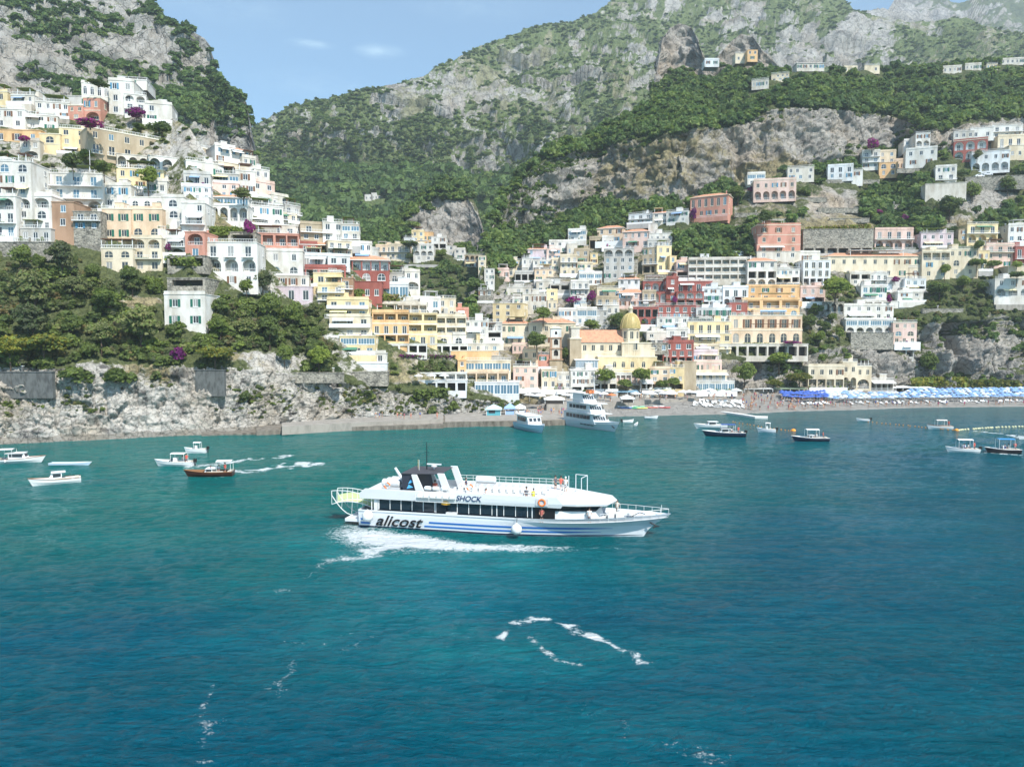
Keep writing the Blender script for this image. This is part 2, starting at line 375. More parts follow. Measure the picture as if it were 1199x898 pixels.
def build_layer(Ly, name, x0, x1, nx, ny, amp, scale, mat, rockveg=None, sub=1.2, veg=None, extra=None):
    px = np.linspace(x0, x1, nx)
    by, ts, sl, D = Ly.prof(px)
    top = by[:, -1]; bot = by[:, 0]
    v = np.linspace(0, 1, ny)[:, None]
    PY = bot[None, :] + (top - bot)[None, :] * v
    PX = np.broadcast_to(px[None, :], PY.shape)
    DD, SEG = Ly.dist(PX.ravel(), PY.ravel()); DD = DD.reshape(PY.shape); SEG = SEG.reshape(PY.shape)
    ax = (PX - CX) / F; b = (CY - PY) / F
    yy = cp + b * sp; P = np.stack([ax / yy * DD, DD, CZ + (-sp + b * cp) / yy * DD], -1)
    du = np.gradient(P, axis=1); dv = np.gradient(P, axis=0)
    Nn = np.cross(du, dv); Nn /= np.linalg.norm(Nn, axis=-1, keepdims=True) + 1e-9
    kinds = np.array(Ly.kinds)
    A = np.array([AMP[k] for k in kinds])[SEG]; V0 = np.array([VEG[k] for k in kinds])[SEG]; G0 = np.array([DRY[k] for k in kinds])[SEG]
    if veg: V0 = V0 + veg
    for _ in range(4):                                                  # blend across the bands
        for Z in (A, V0, G0):
            Z[1:-1] = (Z[:-2] + 2 * Z[1:-1] + Z[2:]) / 4
    W = P.copy(); W[..., 2] *= 1.25
    Wd = W + (scale * .13) * np.stack([fbm(W + 7, scale * .9, 3), fbm(W + 57, scale * .9, 3), fbm(W + 97, scale * .9, 3)], -1)
    blk = np.abs(vnoise(Wd[..., 0] * 2 / scale, Wd[..., 1] * 2 / scale, Wd[..., 2] * 1.3 / scale)); blk2 = np.abs(vnoise(Wd[..., 0] * 5.5 / scale, Wd[..., 1] * 5.5 / scale, Wd[..., 2] * 3.4 / scale))
    d = (ridge(Wd, scale, 7, .66) - .62) * 1.15 + .6 * fbm(W, scale * 2.6, 3) + .75 * (np.minimum(blk, .32) - .2) * 2.4 + .34 * (np.minimum(blk2, .28) - .2) * 2.4 + .30 * (ridge(W * np.array([1.8, 1.8, .5]), scale * .4, 4, .66) - .6)
    Wf = W + (scale * .10) * np.stack([fbm(W + 17, scale * .5, 2), fbm(W + 27, scale * .5, 2), fbm(W + 37, scale * .5, 2)], -1)
    d = .55 * d + .42 * facets(Wf * np.array([1, 1, .8]), scale * .62, 3) + .20 * facets(Wf, scale * .24, 9)
    edge = np.clip(np.minimum(v * 1.0, (1 - v)) * 14 + .25, 0, 1)
    edge = np.broadcast_to(edge, A.shape)
    disp = A * amp * d * edge
    Q = P + Nn * disp[..., None]
    if extra is not None: Q[..., 1] += extra(PX, PY)
    # ledges
    du = np.gradient(Q, axis=1); dv = np.gradient(Q, axis=0)
    N2 = np.cross(du, dv); N2 /= np.linalg.norm(N2, axis=-1, keepdims=True) + 1e-9
    big = fbm(P, scale * 3.2, 4); mid = fbm(P + 91, scale * 1.1, 4)
    flat = N2[..., 2] - Nn[..., 2]
    rk = np.isin(kinds[SEG], list('rms'))
    vegv = V0 + np.where(rk, .9 * big + .5 * mid + .9 * flat, .45 * big + .25 * mid)
    dry = G0 + .8 * fbm(P + 300, scale * 2.0, 4)
    sand = (V0 < -.3).astype(float)
    if rockveg is not None: vegv, dry = rockveg(PX, PY, vegv, dry)
    rows = [Q]; att = [np.stack([vegv, dry, sand, np.ones_like(sand)], -1)]
    # foot below ground / water and a back slope behind the crest
    foot = Q[0].copy(); foot[:, 2] -= 6; foot[:, 1] -= .5
    back = []
    for k, (f, g) in enumerate(((1.01, .985), (1.03, .94), (1.07, .8), (1.14, .45))):
        r = Q[-1].copy(); r[:, :2] *= f; r[:, 2] *= g; back.append(r)
    Vv = np.concatenate([foot[None], Q, np.array(back)], 0)
    At = np.concatenate([att[0][:1], att[0], np.repeat(att[0][-1:], 4, 0)], 0)
    me = npmesh(name, Vv.reshape(-1, 3), gridq(Vv.shape[0], nx), [mat])
    a = me.attributes.new('cover', 'FLOAT_COLOR', 'POINT'); a.data.foreach_set('color', At.reshape(-1).astype(np.float32))
    o = link(name, me); tag(o, kind='structure')
    GR[Ly.name] = dict(P=Q, PX=PX, PY=PY, D=DD, SEG=SEG, veg=vegv, dry=dry, kinds=kinds, N=N2, obj=o)
    return o
# ------------------------------------------------------------------ foliage
def leafmat(name, c, var=.45, scale=.35, trans=.0):
    if name in MATS: return MATS[name]
    m = bpy.data.materials.new(name); nt, N, L, b = nodes(m)
    b.inputs['Roughness'].default_value = .65; b.inputs['Specular IOR Level'].default_value = .25
    oi = N.new('ShaderNodeObjectInfo'); g = N.new('ShaderNodeNewGeometry')
    n = N.new('ShaderNodeTexNoise'); n.inputs['Scale'].default_value = scale; n.inputs['Detail'].default_value = 3
    L.new(g.outputs['Position'], n.inputs[0])
    ad = N.new('ShaderNodeMath'); ad.operation = 'MULTIPLY_ADD'; L.new(oi.outputs['Random'], ad.inputs[0]); ad.inputs[1].default_value = .5
    L.new(n.outputs[0], ad.inputs[2])
    r = N.new('ShaderNodeValToRGB'); e = r.color_ramp.elements
    e[0].position = .45; e[0].color = (c[0] * (1 - var), c[1] * (1 - var), c[2] * (1 - var * .8), 1)
    e[1].position = 1.0; e[1].color = (c[0] * 1.5, c[1] * 1.3, c[2] * 1.1, 1)
    L.new(ad.outputs[0], r.inputs[0]); L.new(r.outputs[0], b.inputs['Base Color'])
    tr = N.new('ShaderNodeBsdfTranslucent'); ms = N.new('ShaderNodeMixShader'); ms.inputs[0].default_value = .35; hs = N.new('ShaderNodeHueSaturation'); hs.inputs['Value'].default_value = 1.5; hs.inputs['Saturation'].default_value = 1.1
    L.new(r.outputs[0], hs.inputs['Color']); L.new(hs.outputs[0], tr.inputs[0]); L.new(b.outputs[0], ms.inputs[1]); L.new(tr.outputs[0], ms.inputs[2]); L.new(ms.outputs[0], N['Material Output'].inputs['Surface'])
    MATS[name] = m; return m
LM_DARK = leafmat('leaf_dark_green', (.105, .155, .050)); LM_MID = leafmat('leaf_green', (.13, .195, .045)); LM_LIGHT = leafmat('leaf_fresh_green', (.165, .235, .05))
LM_OLIVE = leafmat('leaf_olive', (.15, .18, .08)); LM_PINE = leafmat('leaf_pine_yellow', (.19, .20, .035)); LM_SCRUB = leafmat('leaf_mountain_scrub', (.16, .21, .10), .25, .02); LM_DRY = leafmat('leaf_dry', (.17, .15, .07))
LM_BOUG = leafmat('bougainvillea_bloom', (.20, .02, .17), .4)
LM_FOREST = leafmat('leaf_forest', (.098, .170, .055), .3, .02); LM_FOREST2 = leafmat('leaf_forest_light', (.15, .22, .072), .3, .02)
BARK = pbr('bark', (.14, .10, .07), .9, dirt=(.07, .05, .035), scale=3)
def crown_np(seed, n, lumps, leaf, flat=.8, shell=.72, spread=.62, core=.0):
    rs = np.random.RandomState(seed)
    # unit crown about radius 1, base near z=0, centre z=flat
    C = rs.normal(size=(lumps, 3)); C /= np.linalg.norm(C, axis=1, keepdims=True); C *= (rs.uniform(.2, 1, (lumps, 1)) ** .5) * spread; C[:, 2] *= flat; C[:, 2] += flat * .25
    rad = rs.uniform(.28, .52, lumps)
    k = rs.randint(0, lumps, n)
    d = rs.normal(size=(n, 3)); d[:, 2] = np.abs(d[:, 2]) * .8 + d[:, 2] * .35 ; d /= np.linalg.norm(d, axis=1, keepdims=True)
    r = rad[k][:, None] * (shell + (1.12 - shell) * rs.rand(n, 1))
    p = C[k] + d * r; p[:, 2] += flat * .75
    nn = d + rs.normal(size=(n, 3)) * .55; nn /= np.linalg.norm(nn, axis=1, keepdims=True)
    t = np.cross(nn, rs.normal(size=(n, 3))); t /= np.linalg.norm(t, axis=1, keepdims=True); u = np.cross(nn, t)
    s = leaf * rs.uniform(.6, 1.4, (n, 1))
    V = np.stack([p - t * s - u * s * .6, p + t * s * .9 - u * s * .5, p + t * s + u * s * .7, p - t * s * .7 + u * s * .6], 1).reshape(-1, 3)
    Q = np.arange(4 * n).reshape(-1, 4)
    return V, Q
def crown_mesh(name, seed, n, lumps, leaf, mats, flat=.8, w=None, **k):
    V, Q = crown_np(seed, n, lumps, leaf, flat, **k)
    rs = np.random.RandomState(seed + 5); mi = rs.choice(len(mats), n, p=w)
    return npmesh(name, V, Q, mats, smooth=False, mi=mi)
def trunk_mesh(name, seed, h=1.0, r=.09, n=5, lean=.12):
    rs = random.Random(seed); mb = MB()
    tx, ty = rs.uniform(-lean, lean), rs.uniform(-lean, lean)
    mb.tube([(0, 0, -.5), (tx * .4, ty * .4, h * .5), (tx, ty, h)], [r * 1.25, r, r * .7], BARK, 6)
    for i in range(n):
        a = rs.uniform(0, 6.28); l = rs.uniform(.35, .6)
        mb.tube([(tx, ty, h * rs.uniform(.75, 1)), (tx + math.cos(a) * l * .5, ty + math.sin(a) * l * .5, h + .25), (tx + math.cos(a) * l, ty + math.sin(a) * l, h + rs.uniform(.4, .8))], [r * .6, r * .4, r * .15], BARK, 5)
    return mb.mesh(name, True)
def protoset(name, specs):
    c = bpy.data.collections.new(name)
    for i, me in enumerate(specs):
        o = bpy.data.objects.new(name + '_%02d' % i, me); c.objects.link(o)
    return c
def scatter(name, P, S, Rz, coll, label_kind='stuff', sz=None, seed=0):
    me = bpy.data.meshes.new(name); n = len(P)
    me.vertices.add(n); me.vertices.foreach_set('co', np.asarray(P, np.float32).ravel())
    a = me.attributes.new('scl', 'FLOAT_VECTOR', 'POINT'); a.data.foreach_set('vector', np.asarray(S, np.float32).ravel())
    a = me.attributes.new('rot', 'FLOAT_VECTOR', 'POINT'); r3 = np.zeros((n, 3), np.float32); r3[:, 2] = Rz; a.data.foreach_set('vector', r3.ravel())
    a = me.attributes.new('pick', 'INT', 'POINT'); a.data.foreach_set('value', np.random.RandomState(seed).randint(0, len(coll.objects), n).astype(np.int32))
    o = link(name, me); tag(o, kind=label_kind)
    ng = bpy.data.node_groups.new('scatter_' + name, 'GeometryNodeTree')
    ng.interface.new_socket('Geometry', in_out='INPUT', socket_type='NodeSocketGeometry'); ng.interface.new_socket('Geometry', in_out='OUTPUT', socket_type='NodeSocketGeometry')
    N, L = ng.nodes, ng.links
    gi = N.new('NodeGroupInput'); go = N.new('NodeGroupOutput'); ip = N.new('GeometryNodeInstanceOnPoints')
    ci = N.new('GeometryNodeCollectionInfo'); ci.inputs['Collection'].default_value = coll; ci.inputs['Separate Children'].default_value = True; ci.inputs['Reset Children'].default_value = True
    def attr(nm, ty):
        q = N.new('GeometryNodeInputNamedAttribute'); q.data_type = ty; q.inputs['Name'].default_value = nm; return [s for s in q.outputs if s.enabled and s.name == 'Attribute'][0]
    L.new(gi.outputs[0], ip.inputs['Points']); L.new(ci.outputs[0], ip.inputs['Instance']); ip.inputs['Pick Instance'].default_value = True
    L.new(attr('pick', 'INT'), ip.inputs['Instance Index']); L.new(attr('scl', 'FLOAT_VECTOR'), ip.inputs['Scale'])
    e2r = N.new('FunctionNodeEulerToRotation'); L.new(attr('rot', 'FLOAT_VECTOR'), e2r.inputs[0]); L.new(e2r.outputs[0], ip.inputs['Rotation'])
    L.new(ip.outputs[0], go.inputs[0])
    md = o.modifiers.new('scatter', 'NODES'); md.node_group = ng
    return o
# tree things
TREE_KINDS = {}
def tree_kind(k):
    if k in TREE_KINDS: return TREE_KINDS[k]
    T = dict(
        round=dict(n=2300, lumps=16, leaf=.062, mats=[LM_DARK, LM_MID], w=[.6, .4], flat=.8),
        fresh=dict(n=2300, lumps=16, leaf=.062, mats=[LM_MID, LM_LIGHT], w=[.35, .65], flat=.8),
        olive=dict(n=2000, lumps=14, leaf=.06, mats=[LM_OLIVE, LM_DARK], w=[.6, .4], flat=.75),
        pine=dict(n=2300, lumps=18, leaf=.06, mats=[LM_PINE, LM_LIGHT, LM_DARK], w=[.6, .2, .2], flat=.5, spread=.75),
        umbrella=dict(n=2000, lumps=18, leaf=.085, mats=[LM_DARK, LM_MID, LM_LIGHT], w=[.25, .45, .3], flat=.45, spread=.72),
        bloom=dict(n=900, lumps=10, leaf=.09, mats=[LM_BOUG, LM_DARK], w=[.88, .12], flat=.7),
        bush=dict(n=700, lumps=9, leaf=.09, mats=[LM_DARK, LM_MID], w=[.5, .5], flat=.6),
        cypress=dict(n=900, lumps=14, leaf=.09, mats=[LM_DARK, LM_MID], w=[.8, .2], flat=1.0, spread=.5))[k]
    out = []
    for s in range(3):
        p = dict(T); mats = p.pop('mats'); n = p.pop('n'); lumps = p.pop('lumps'); leaf = p.pop('leaf'); flat = p.pop('flat'); w = p.pop('w')
        out.append((crown_mesh('crown_' + k, 100 + s * 13 + len(k), n, lumps, leaf, mats, flat, w, **p), trunk_mesh('trunk_' + k, s)))
    TREE_KINDS[k] = out; return out
TREE_NAME = dict(round='broadleaf_tree', fresh='broadleaf_tree', olive='olive_tree', pine='pine_tree', umbrella='umbrella_pine', bloom='bougainvillea', bush='shrub', cypress='cypress')
TREE_CAT = dict(round='tree', fresh='tree', olive='tree', pine='tree', umbrella='tree', bloom='shrub', bush='shrub', cypress='tree')
def tree(kind, px, pyb, Y, hpx, wpx, label, group=None, idx=0):
    """base at pixel (px,pyb) and distance Y; hpx/wpx its height and width in the photograph"""
    h = hpx * Y / F; w = wpx * Y / F / 2
    crown, trunk = tree_kind(kind)[idx % 3]
    p = at(px, pyb, Y)
    t = thing(TREE_NAME[kind], label, TREE_CAT[kind], p, random.Random(int(px * 7 + pyb)).uniform(0, 6), group)
    th = dict(umbrella=.55, pine=.5, round=.22, fresh=.25, olive=.2, bloom=.08, bush=.05, cypress=.08)[kind] * h
    flat = dict(umbrella=.45, pine=.5, round=.8, fresh=.8, olive=.75, bloom=.7, bush=.6, cypress=1.0)[kind]
    top = flat * 1.9 + .25
    link('crown', crown, t, (0, 0, th * .9), None, (w, w, (h - th * .9) / top))
    tl = th * 1.05 if kind in ('umbrella', 'pine') else th * 1.2 + .1 * h
    link('trunk', trunk, t, (0, 0, 0), None, (max(w * .5, .5), max(w * .5, .5), tl))
    return t
# ------------------------------------------------------------------ houses
GLASS = pbr('window_glass', (.035, .045, .055), .12, spec=.6)
GLASSB = pbr('window_glass_blue', (.10, .19, .26), .12, spec=.6)
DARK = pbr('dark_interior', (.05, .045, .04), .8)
FRAMEW = pbr('white_paint', (.78, .78, .76), .5)
WOOD = pbr('brown_wood', (.16, .075, .04), .6)
SHG = pbr('green_shutter', (.02, .13, .09), .5); SHB = pbr('blue_shutter', (.09, .25, .38), .5); SHN = pbr('brown_shutter', (.18, .09, .05), .6)
RAIL = pbr('pale_railing', (.66, .66, .64), .5); RAILD = pbr('dark_railing', (.10, .11, .12), .5)
TILE = pbr('terracotta_tiles', (.60, .30, .18), .85, dirt=(.42, .22, .14), scale=1.1, bump=.5, bscale=5)
CONC = pbr('grey_concrete', (.42, .41, .39), .9, dirt=(.33, .32, .30), scale=.5)
STONE = pbr('stone_masonry', (.36, .33, .28), .95, dirt=(.22, .20, .17), scale=.9, bump=.6, bscale=2.2)
CLOTHW = pbr('white_canvas', (.80, .80, .78), .8); CLOTHY = pbr('yellow_canvas', (.76, .68, .40), .8)
DOME = pbr('majolica_tiles', (.46, .34, .13), .45, spec=.4, dirt=(.34, .28, .10), scale=3)
WINC = {}
def window_mesh(w, h, arch=0, sh=None, fm=FRAMEW, gm=GLASS, proud=0):
    key = (round(w, 1), round(h, 1), arch, sh.name if sh else '', fm.name, gm.name, proud)
    if key in WINC: return WINC[key]
    w, h = max(.4, key[0]), max(.5, key[1]); mb = MB(); t = .10 if w > .8 else .07
    y0, y1 = (-.05, .03) if proud else (.06, .14)
    hw = w / 2
    if arch:
        r = min(hw, h * .5); zc = h - r; n = 8
        arc = [(math.cos(math.pi * i / n), math.sin(math.pi * i / n)) for i in range(n + 1)]
        mb.poly([(-hw, y1 - .02, 0), (hw, y1 - .02, 0)] + [(hw * c, y1 - .02, zc + r * s) for c, s in arc], gm)
        for i in range(n):
            (c0, s0), (c1, s1) = arc[i], arc[i + 1]
            q = [(hw * c0, zc + r * s0), (hw * c1, zc + r * s1), ((hw - t) * c1, zc + (r - t) * s1), ((hw - t) * c0, zc + (r - t) * s0)]
            mb.quad(*[(x, y0, z) for x, z in q], fm)
        mb.box(-hw, -hw + t, y0, y1, 0, zc, fm); mb.box(hw - t, hw, y0, y1, 0, zc, fm); mb.box(-hw + t, hw - t, y0, y1, zc - t / 2, zc + t / 2, fm)
        mb.box(-t / 2, t / 2, y0, y1 - .03, t, h - t, fm); mb.box(-hw + t, hw - t, y0, y1, 0, t, fm)
    else:
        mb.box(-hw + t, hw - t, y1 - .04, y1, t, h - t, gm)
        mb.box(-hw, -hw + t, y0, y1, 0, h, fm); mb.box(hw - t, hw, y0, y1, 0, h, fm)
        mb.box(-hw + t, hw - t, y0, y1, 0, t, fm); mb.box(-hw + t, hw - t, y0, y1, h - t, h, fm)
        n = max(1, int(round(w / .75)) - 1)
        for i in range(n):
            x = -hw + w * (i + 1) / (n + 1); mb.box(x - t / 2, x + t / 2, y0 + .01, y1 - .04, t, h - t, fm)
    if sh:
        for s in (-1, 1): mb.box(s * (hw + .03) if s > 0 else -hw - .03 - hw * .92, hw + .03 + hw * .92 if s > 0 else -hw - .03, -.09, -.04, 0, h, sh)
    mb.box(-hw - .1, hw + .1, -.12 if proud else -.08, -.0 if proud else .05, -.12, -.01, fm)
    me = mb.mesh('window'); WINC[key] = me; return me
def rt_ok(f): return f[0] != 't'
def facade(mb, W, z0, z1, ops, wm):
    xs = sorted({0, W} | {o['x0'] for o in ops} | {o['x1'] for o in ops}); zs = sorted({z0, z1} | {o['z0'] for o in ops} | {o['z1'] for o in ops})
    for i in range(len(xs) - 1):
        xa, xb = xs[i], xs[i + 1]
        if xb - xa < 1e-4: continue
        run = None
        for j in range(len(zs) - 1):
            za, zb = zs[j], zs[j + 1]
            if zb - za < 1e-5: continue
            mx, mz = (xa + xb) / 2, (za + zb) / 2
            if any(o['x0'] < mx < o['x1'] and o['z0'] < mz < o['z1'] for o in ops):
                if run is not None: mb.quad((xa, 0, run), (xb, 0, run), (xb, 0, za), (xa, 0, za), wm)
                run = None
            elif run is None: run = za
        if run is not None: mb.quad((xa, 0, run), (xb, 0, run), (xb, 0, z1), (xa, 0, z1), wm)
    for o in ops:
        a, b, c, d, y = o['x0'], o['x1'], o['z0'], o['z1'], o['dep']; im = o.get('im', FRAMEW if wm.name.endswith('_R') else wm); zt = d
        if o.get('arch'):
            r = min((b - a) / 2, (d - c) * .5); zt = d - r; n = 8; m_ = (a + b) / 2; hw = (b - a) / 2
            arc = [(m_ - hw * math.cos(math.pi * i / n), zt + r * math.sin(math.pi * i / n)) for i in range(n + 1)]
            mb.poly([(a, 0, d)] + [(x, 0, z) for x, z in arc[:n // 2 + 1]], wm); mb.poly([(b, 0, d)] + [(x, 0, z) for x, z in arc[n // 2:]][::-1], wm)
            for i in range(n): mb.quad((arc[i][0], 0, arc[i][1]), (arc[i][0], y, arc[i][1]), (arc[i + 1][0], y, arc[i + 1][1]), (arc[i + 1][0], 0, arc[i + 1][1]), im)
        else: mb.quad((a, 0, d), (a, y, d), (b, y, d), (b, 0, d), im)
        mb.quad((a, 0, c), (a, y, c), (a, y, zt), (a, 0, zt), im); mb.quad((b, 0, zt), (b, y, zt), (b, y, c), (b, 0, c), im)
        mb.quad((a, 0, c), (b, 0, c), (b, y, c), (a, y, c), im); mb.quad((a, y, c), (b, y, c), (b, y, d), (a, y, d), o.get('bm', im))
def railing(mb, x0, x1, y, z, h, m, solid=False, step=None):
    if solid: mb.box(x0, x1, y, y + .12, z, z + h, m); return
    mb.box(x0, x1, y, y + .08, z + h - .09, z + h, m); mb.box(x0, x1, y + .01, y + .07, z + .05, z + .13, m)
    n = max(2, int((x1 - x0) / (step or .45)))
    for i in range(n + 1):
        x = x0 + (x1 - x0 - .07) * i / n; mb.box(x, x + .07, y + .015, y + .065, z + .13, z + h - .09, m)
HOUSES = []
def house(x0, x1, yt, yb, col, floors, yaw=0, opt='', kind='house', label='', cat=None, layer=None, dep=None, Dy=None, group=None):
    Lr = dict(H=LH, R=LR, V=LV, M=LM, L=LL)[layer]
    D = Dy if Dy else Lr.d(min(max((x0 + x1) / 2, Lr.px[0]), Lr.px[-1]), yb)
    if yaw > 0: D0 = D - .25 * (x1 - x0) * D / F * math.tan(R(yaw))
    else: D0 = D + .25 * (x1 - x0) * D / F * math.tan(R(-yaw))
    a0, _ = ray(x0, yb); a1, _ = ray(x1, yb); c, s = math.cos(R(yaw)), math.sin(R(yaw))
    X0 = a0 * D0; W = (a1 * D0 - X0) / (c - a1 * s)
    yref = D0
    zb = CZ + ray(x0, yb)[1] * D0; zt = CZ + ray(x0, yt)[1] * D0; Ht = zt - zb
    O = Vector((X0, D0, zb))
    small = (x1 - x0) < 13
    root = thing(kind, label, cat or kind.split('_')[-1], O, R(yaw), group)
    wm = wallmat(col); dp = dep or (9 if D < 400 else 7)
    fl = floors.split('/'); nf = len(fl); fh = Ht / nf
    rs = random.Random(int(x0 * 31 + yt * 17))
    trim = FRAMEW if 'c' not in opt else pbr('cream_trim', (.74, .67, .52), .6)
    rl = RAILD if 'k' in opt else RAIL
    gm0 = GLASSB if 'z' in opt else GLASS; CUR = pbr('curtained_glass', (.30, .30, .29), .3)
    ops = []; kids = []
    small_scale = 1.0
    for i, tok in enumerate(fl):
        z = Ht - (i + 1) * fh; ty = tok[0]; n = int(tok[1:] or 1) if tok[1:].isdigit() or not tok[1:] else 1
        bay = W / n
        for k in range(n):
            q_ = rs.random(); gm = CUR if q_ < .14 else GLASSB if q_ < .24 else gm0
            xc = bay * (k + .5) + rs.uniform(-.03, .03) * bay
            if ty in 'wgsB':
                if rs.random() < .04: continue
                w = min(1.45, bay * (.44 if ty == 'w' else .36)) * rs.choice((1, 1, .88)); h = min(fh * .56, 1.95); za = z + fh * .27
                ops.append(dict(x0=xc - w / 2, x1=xc + w / 2, z0=za, z1=za + h, dep=.22, bm=DARK))
                sv = rs.random(); sh = dict(w=(SHN if sv < .12 else SHG if sv < .2 else SHB if sv < .25 else None), g=SHG, s=SHN, B=SHB)[ty]
                kids.append(('window', window_mesh(w, h, 0, sh, trim, gm), xc, .0, za))
            elif ty in 'Wbi':
                w = min(1.7, bay * .5); h = fh * .72; za = z + fh * .05
                ops.append(dict(x0=xc - w / 2, x1=xc + w / 2, z0=za, z1=za + h, dep=.22, bm=DARK))
                sh = SHG if 'g' in opt and rs.random() < .8 else (SHN if 's' in opt and rs.random() < .7 else None)
                kids.append(('window', window_mesh(w, h, 0, sh, trim, gm), xc, 0, za))
                if ty == 'i':
                    m = MB(); m.box(xc - w * .85, xc + w * .85, -.85, 0, z - .02, z + .12, trim); railing(m, xc - w * .85, xc + w * .85, -.85, z + .12, .95, rl)
                    kids.append(('balcony', m.mesh('balcony'), 0, 0, 0))
            elif ty == 'A':
                w = min(2.4, bay * .55); h = fh * .66; za = z + fh * .14
                ops.append(dict(x0=xc - w / 2, x1=xc + w / 2, z0=za, z1=za + h, dep=.22, bm=DARK, arch=1))
                kids.append(('window', window_mesh(w, h, 1, None, trim, gm), xc, 0, za))
            elif ty in 'al':
                w = bay * (.76 if ty == 'a' else .86); h = fh * .84; za = z + fh * .04; dd = min(1.7, dp * .4)
                ops.append(dict(x0=xc - w / 2, x1=xc + w / 2, z0=za, z1=za + h, dep=dd, arch=ty == 'a'))
                ww, hh = min(1.5, w * .45), h * .72
                if ww > .4: kids.append(('window', window_mesh(ww, hh, 0, (SHG if 'g' in opt else SHN if 's' in opt else None), trim, gm, 1), xc + rs.uniform(-.1, .1) * w, dd - .06, za + .02))
                m = MB(); railing(m, xc - w / 2 + .01, xc + w / 2 - .01, .05, za, min(.95, h * .38), wm if 'S' in opt else rl, solid='S' in opt)
                kids.append(('railing', m.mesh('railing'), 0, 0, 0))
            elif ty == 'x':
                w = bay * .8; h = fh * .78; za = z + fh * .02
                ops.append(dict(x0=xc - w / 2, x1=xc + w / 2, z0=za, z1=za + h, dep=2.2, bm=DARK))
            elif ty == 'o':
                w = min(1.1, bay * .4); za = z + fh * .3
                ops.append(dict(x0=xc - w / 2, x1=xc + w / 2, z0=za, z1=za + w, dep=.22, bm=DARK)); kids.append(('window', window_mesh(w, w, 1, None, trim, gm), xc, 0, za))
            elif ty == 'G':
                w = bay * .92; h = fh * .66; za = z + fh * .16
                ops.append(dict(x0=xc - w / 2, x1=xc + w / 2, z0=za, z1=za + h, dep=.22, bm=DARK)); kids.append(('window', window_mesh(w, h, 0, None, trim, GLASSB), xc, 0, za))
        if ty == 'b':
            m = MB(); m.box(-.15 + .2, W - .05, -1.15, 0, z - .04, z + .12, trim); railing(m, .05, W - .05, -1.15, z + .12, min(.95, fh * .33), rl if 'S' not in opt else FRAMEW, 'S' in opt)
            if rs.random() < .25: m.box(.6, W * .6, -1.1, -.7, z + .12, z + .4, LM_MID)
            kids.append(('balcony', m.mesh('balcony'), 0, 0, 0))
        if ty == 't':
            m = MB(); railing(m, .05, W - .05, .02, z, min(1.0, fh * .4), rl)
            npost = max(2, int(W / 2.6))
            for k in range(npost + 1):
                for yy in (.15, 3.2): m.box(k * (W - .16) / npost, k * (W - .16) / npost + .14, yy, yy + .14, z, z + fh * .92, FRAMEW)
            m2 = MB(); m2.box(-.15, W + .15, -.1, 3.6, z + fh * .92, z + fh * .97, CLOTHY if 'y' in opt else FRAMEW if 'p' not in opt else WOOD)
            kids.append(('railing', m.mesh('terrace_frame'), 0, 0, 0)); kids.append(('canopy', m2.mesh('canopy'), 0, 0, 0))
    toptok = fl[0][0]; Hw = Ht - (fh if toptok == 't' else 0)
    FD = -.8 if all(t[0] == '-' for t in fl) and 'n' in opt and Ht < 12 else (-1.0 if layer == 'R' and yb < 240 else -2.0 if layer == 'H' or kind == 'retaining_wall' else -3.0)
    mb = MB(); facade(mb, W, FD, Hw, [o for o in ops], wm)
    mb.quad((W, 0, FD), (W, dp, FD), (W, dp, Hw), (W, 0, Hw), wm); mb.quad((0, dp, FD), (0, 0, FD), (0, 0, Hw), (0, dp, Hw), wm)
    mb.quad((W, dp, FD), (0, dp, FD), (0, dp, Hw), (W, dp, Hw), wm)
    mb.obj('wall', root)
    # side windows on the flank that faces the bay
    if not small and 'n' not in opt and fl[0][0] != '-' and dp > 6:
        for i, tok in enumerate(fl):
            if tok[0] in 't-x': continue
            z = Ht - (i + 1) * fh + fh * .28
            for yy in (dp * .3, dp * .72):
                if rs.random() < .6:
                    o = link('window', window_mesh(1.0, fh * .45, 0, None, trim, gm, 1), root, (W + .01, yy, z)); o.rotation_euler = (0, 0, R(90))
                if rs.random() < .5 and x0 > 560:
                    o = link('window', window_mesh(1.0, fh * .45, 0, None, trim, gm, 1), root, (-.01, yy, z)); o.rotation_euler = (0, 0, R(-90))
    for (nm, me, x, y, z) in kids: link(nm, me, root, (x, y, z))
    m = MB()
    rt = 'T' if 'T' in opt else 'D' if 'D' in opt else 'f'
    if rt == 'T':
        rise = min(dp * .22, 1.8); e = .35
        a = [(-e, -e, Hw), (W + e, -e, Hw), (W + e, dp + e, Hw), (-e, dp + e, Hw)]
        ins = min(dp / 2, W * .3)
        r0, r1 = (ins, dp / 2, Hw + rise), (W - ins, dp / 2, Hw + rise)
        m.quad(a[0], a[1], r1, r0, TILE); m.quad(a[2], a[3], r0, r1, TILE); m.poly([a[1], a[2], r1], TILE); m.poly([a[3], a[0], r0], TILE); m.box(-e, W + e, -e, dp + e, Hw - .18, Hw - .01, trim)
    else:
        m.box(-.12, W + .12, -.12, dp + .1, Hw + .003, Hw + .22, trim if 'c' in opt else wm)
        if 'q' not in opt and not small:
            railing(m, 0, W, 0, Hw + .22, .7, wm, True) if rs.random() < .5 else railing(m, 0, W, 0, Hw + .22, .9, rl)
    high = yb < 240 and layer == 'R'
    plain = not ('q' in opt or 'n' in opt or small or kind == 'retaining_wall' or high)
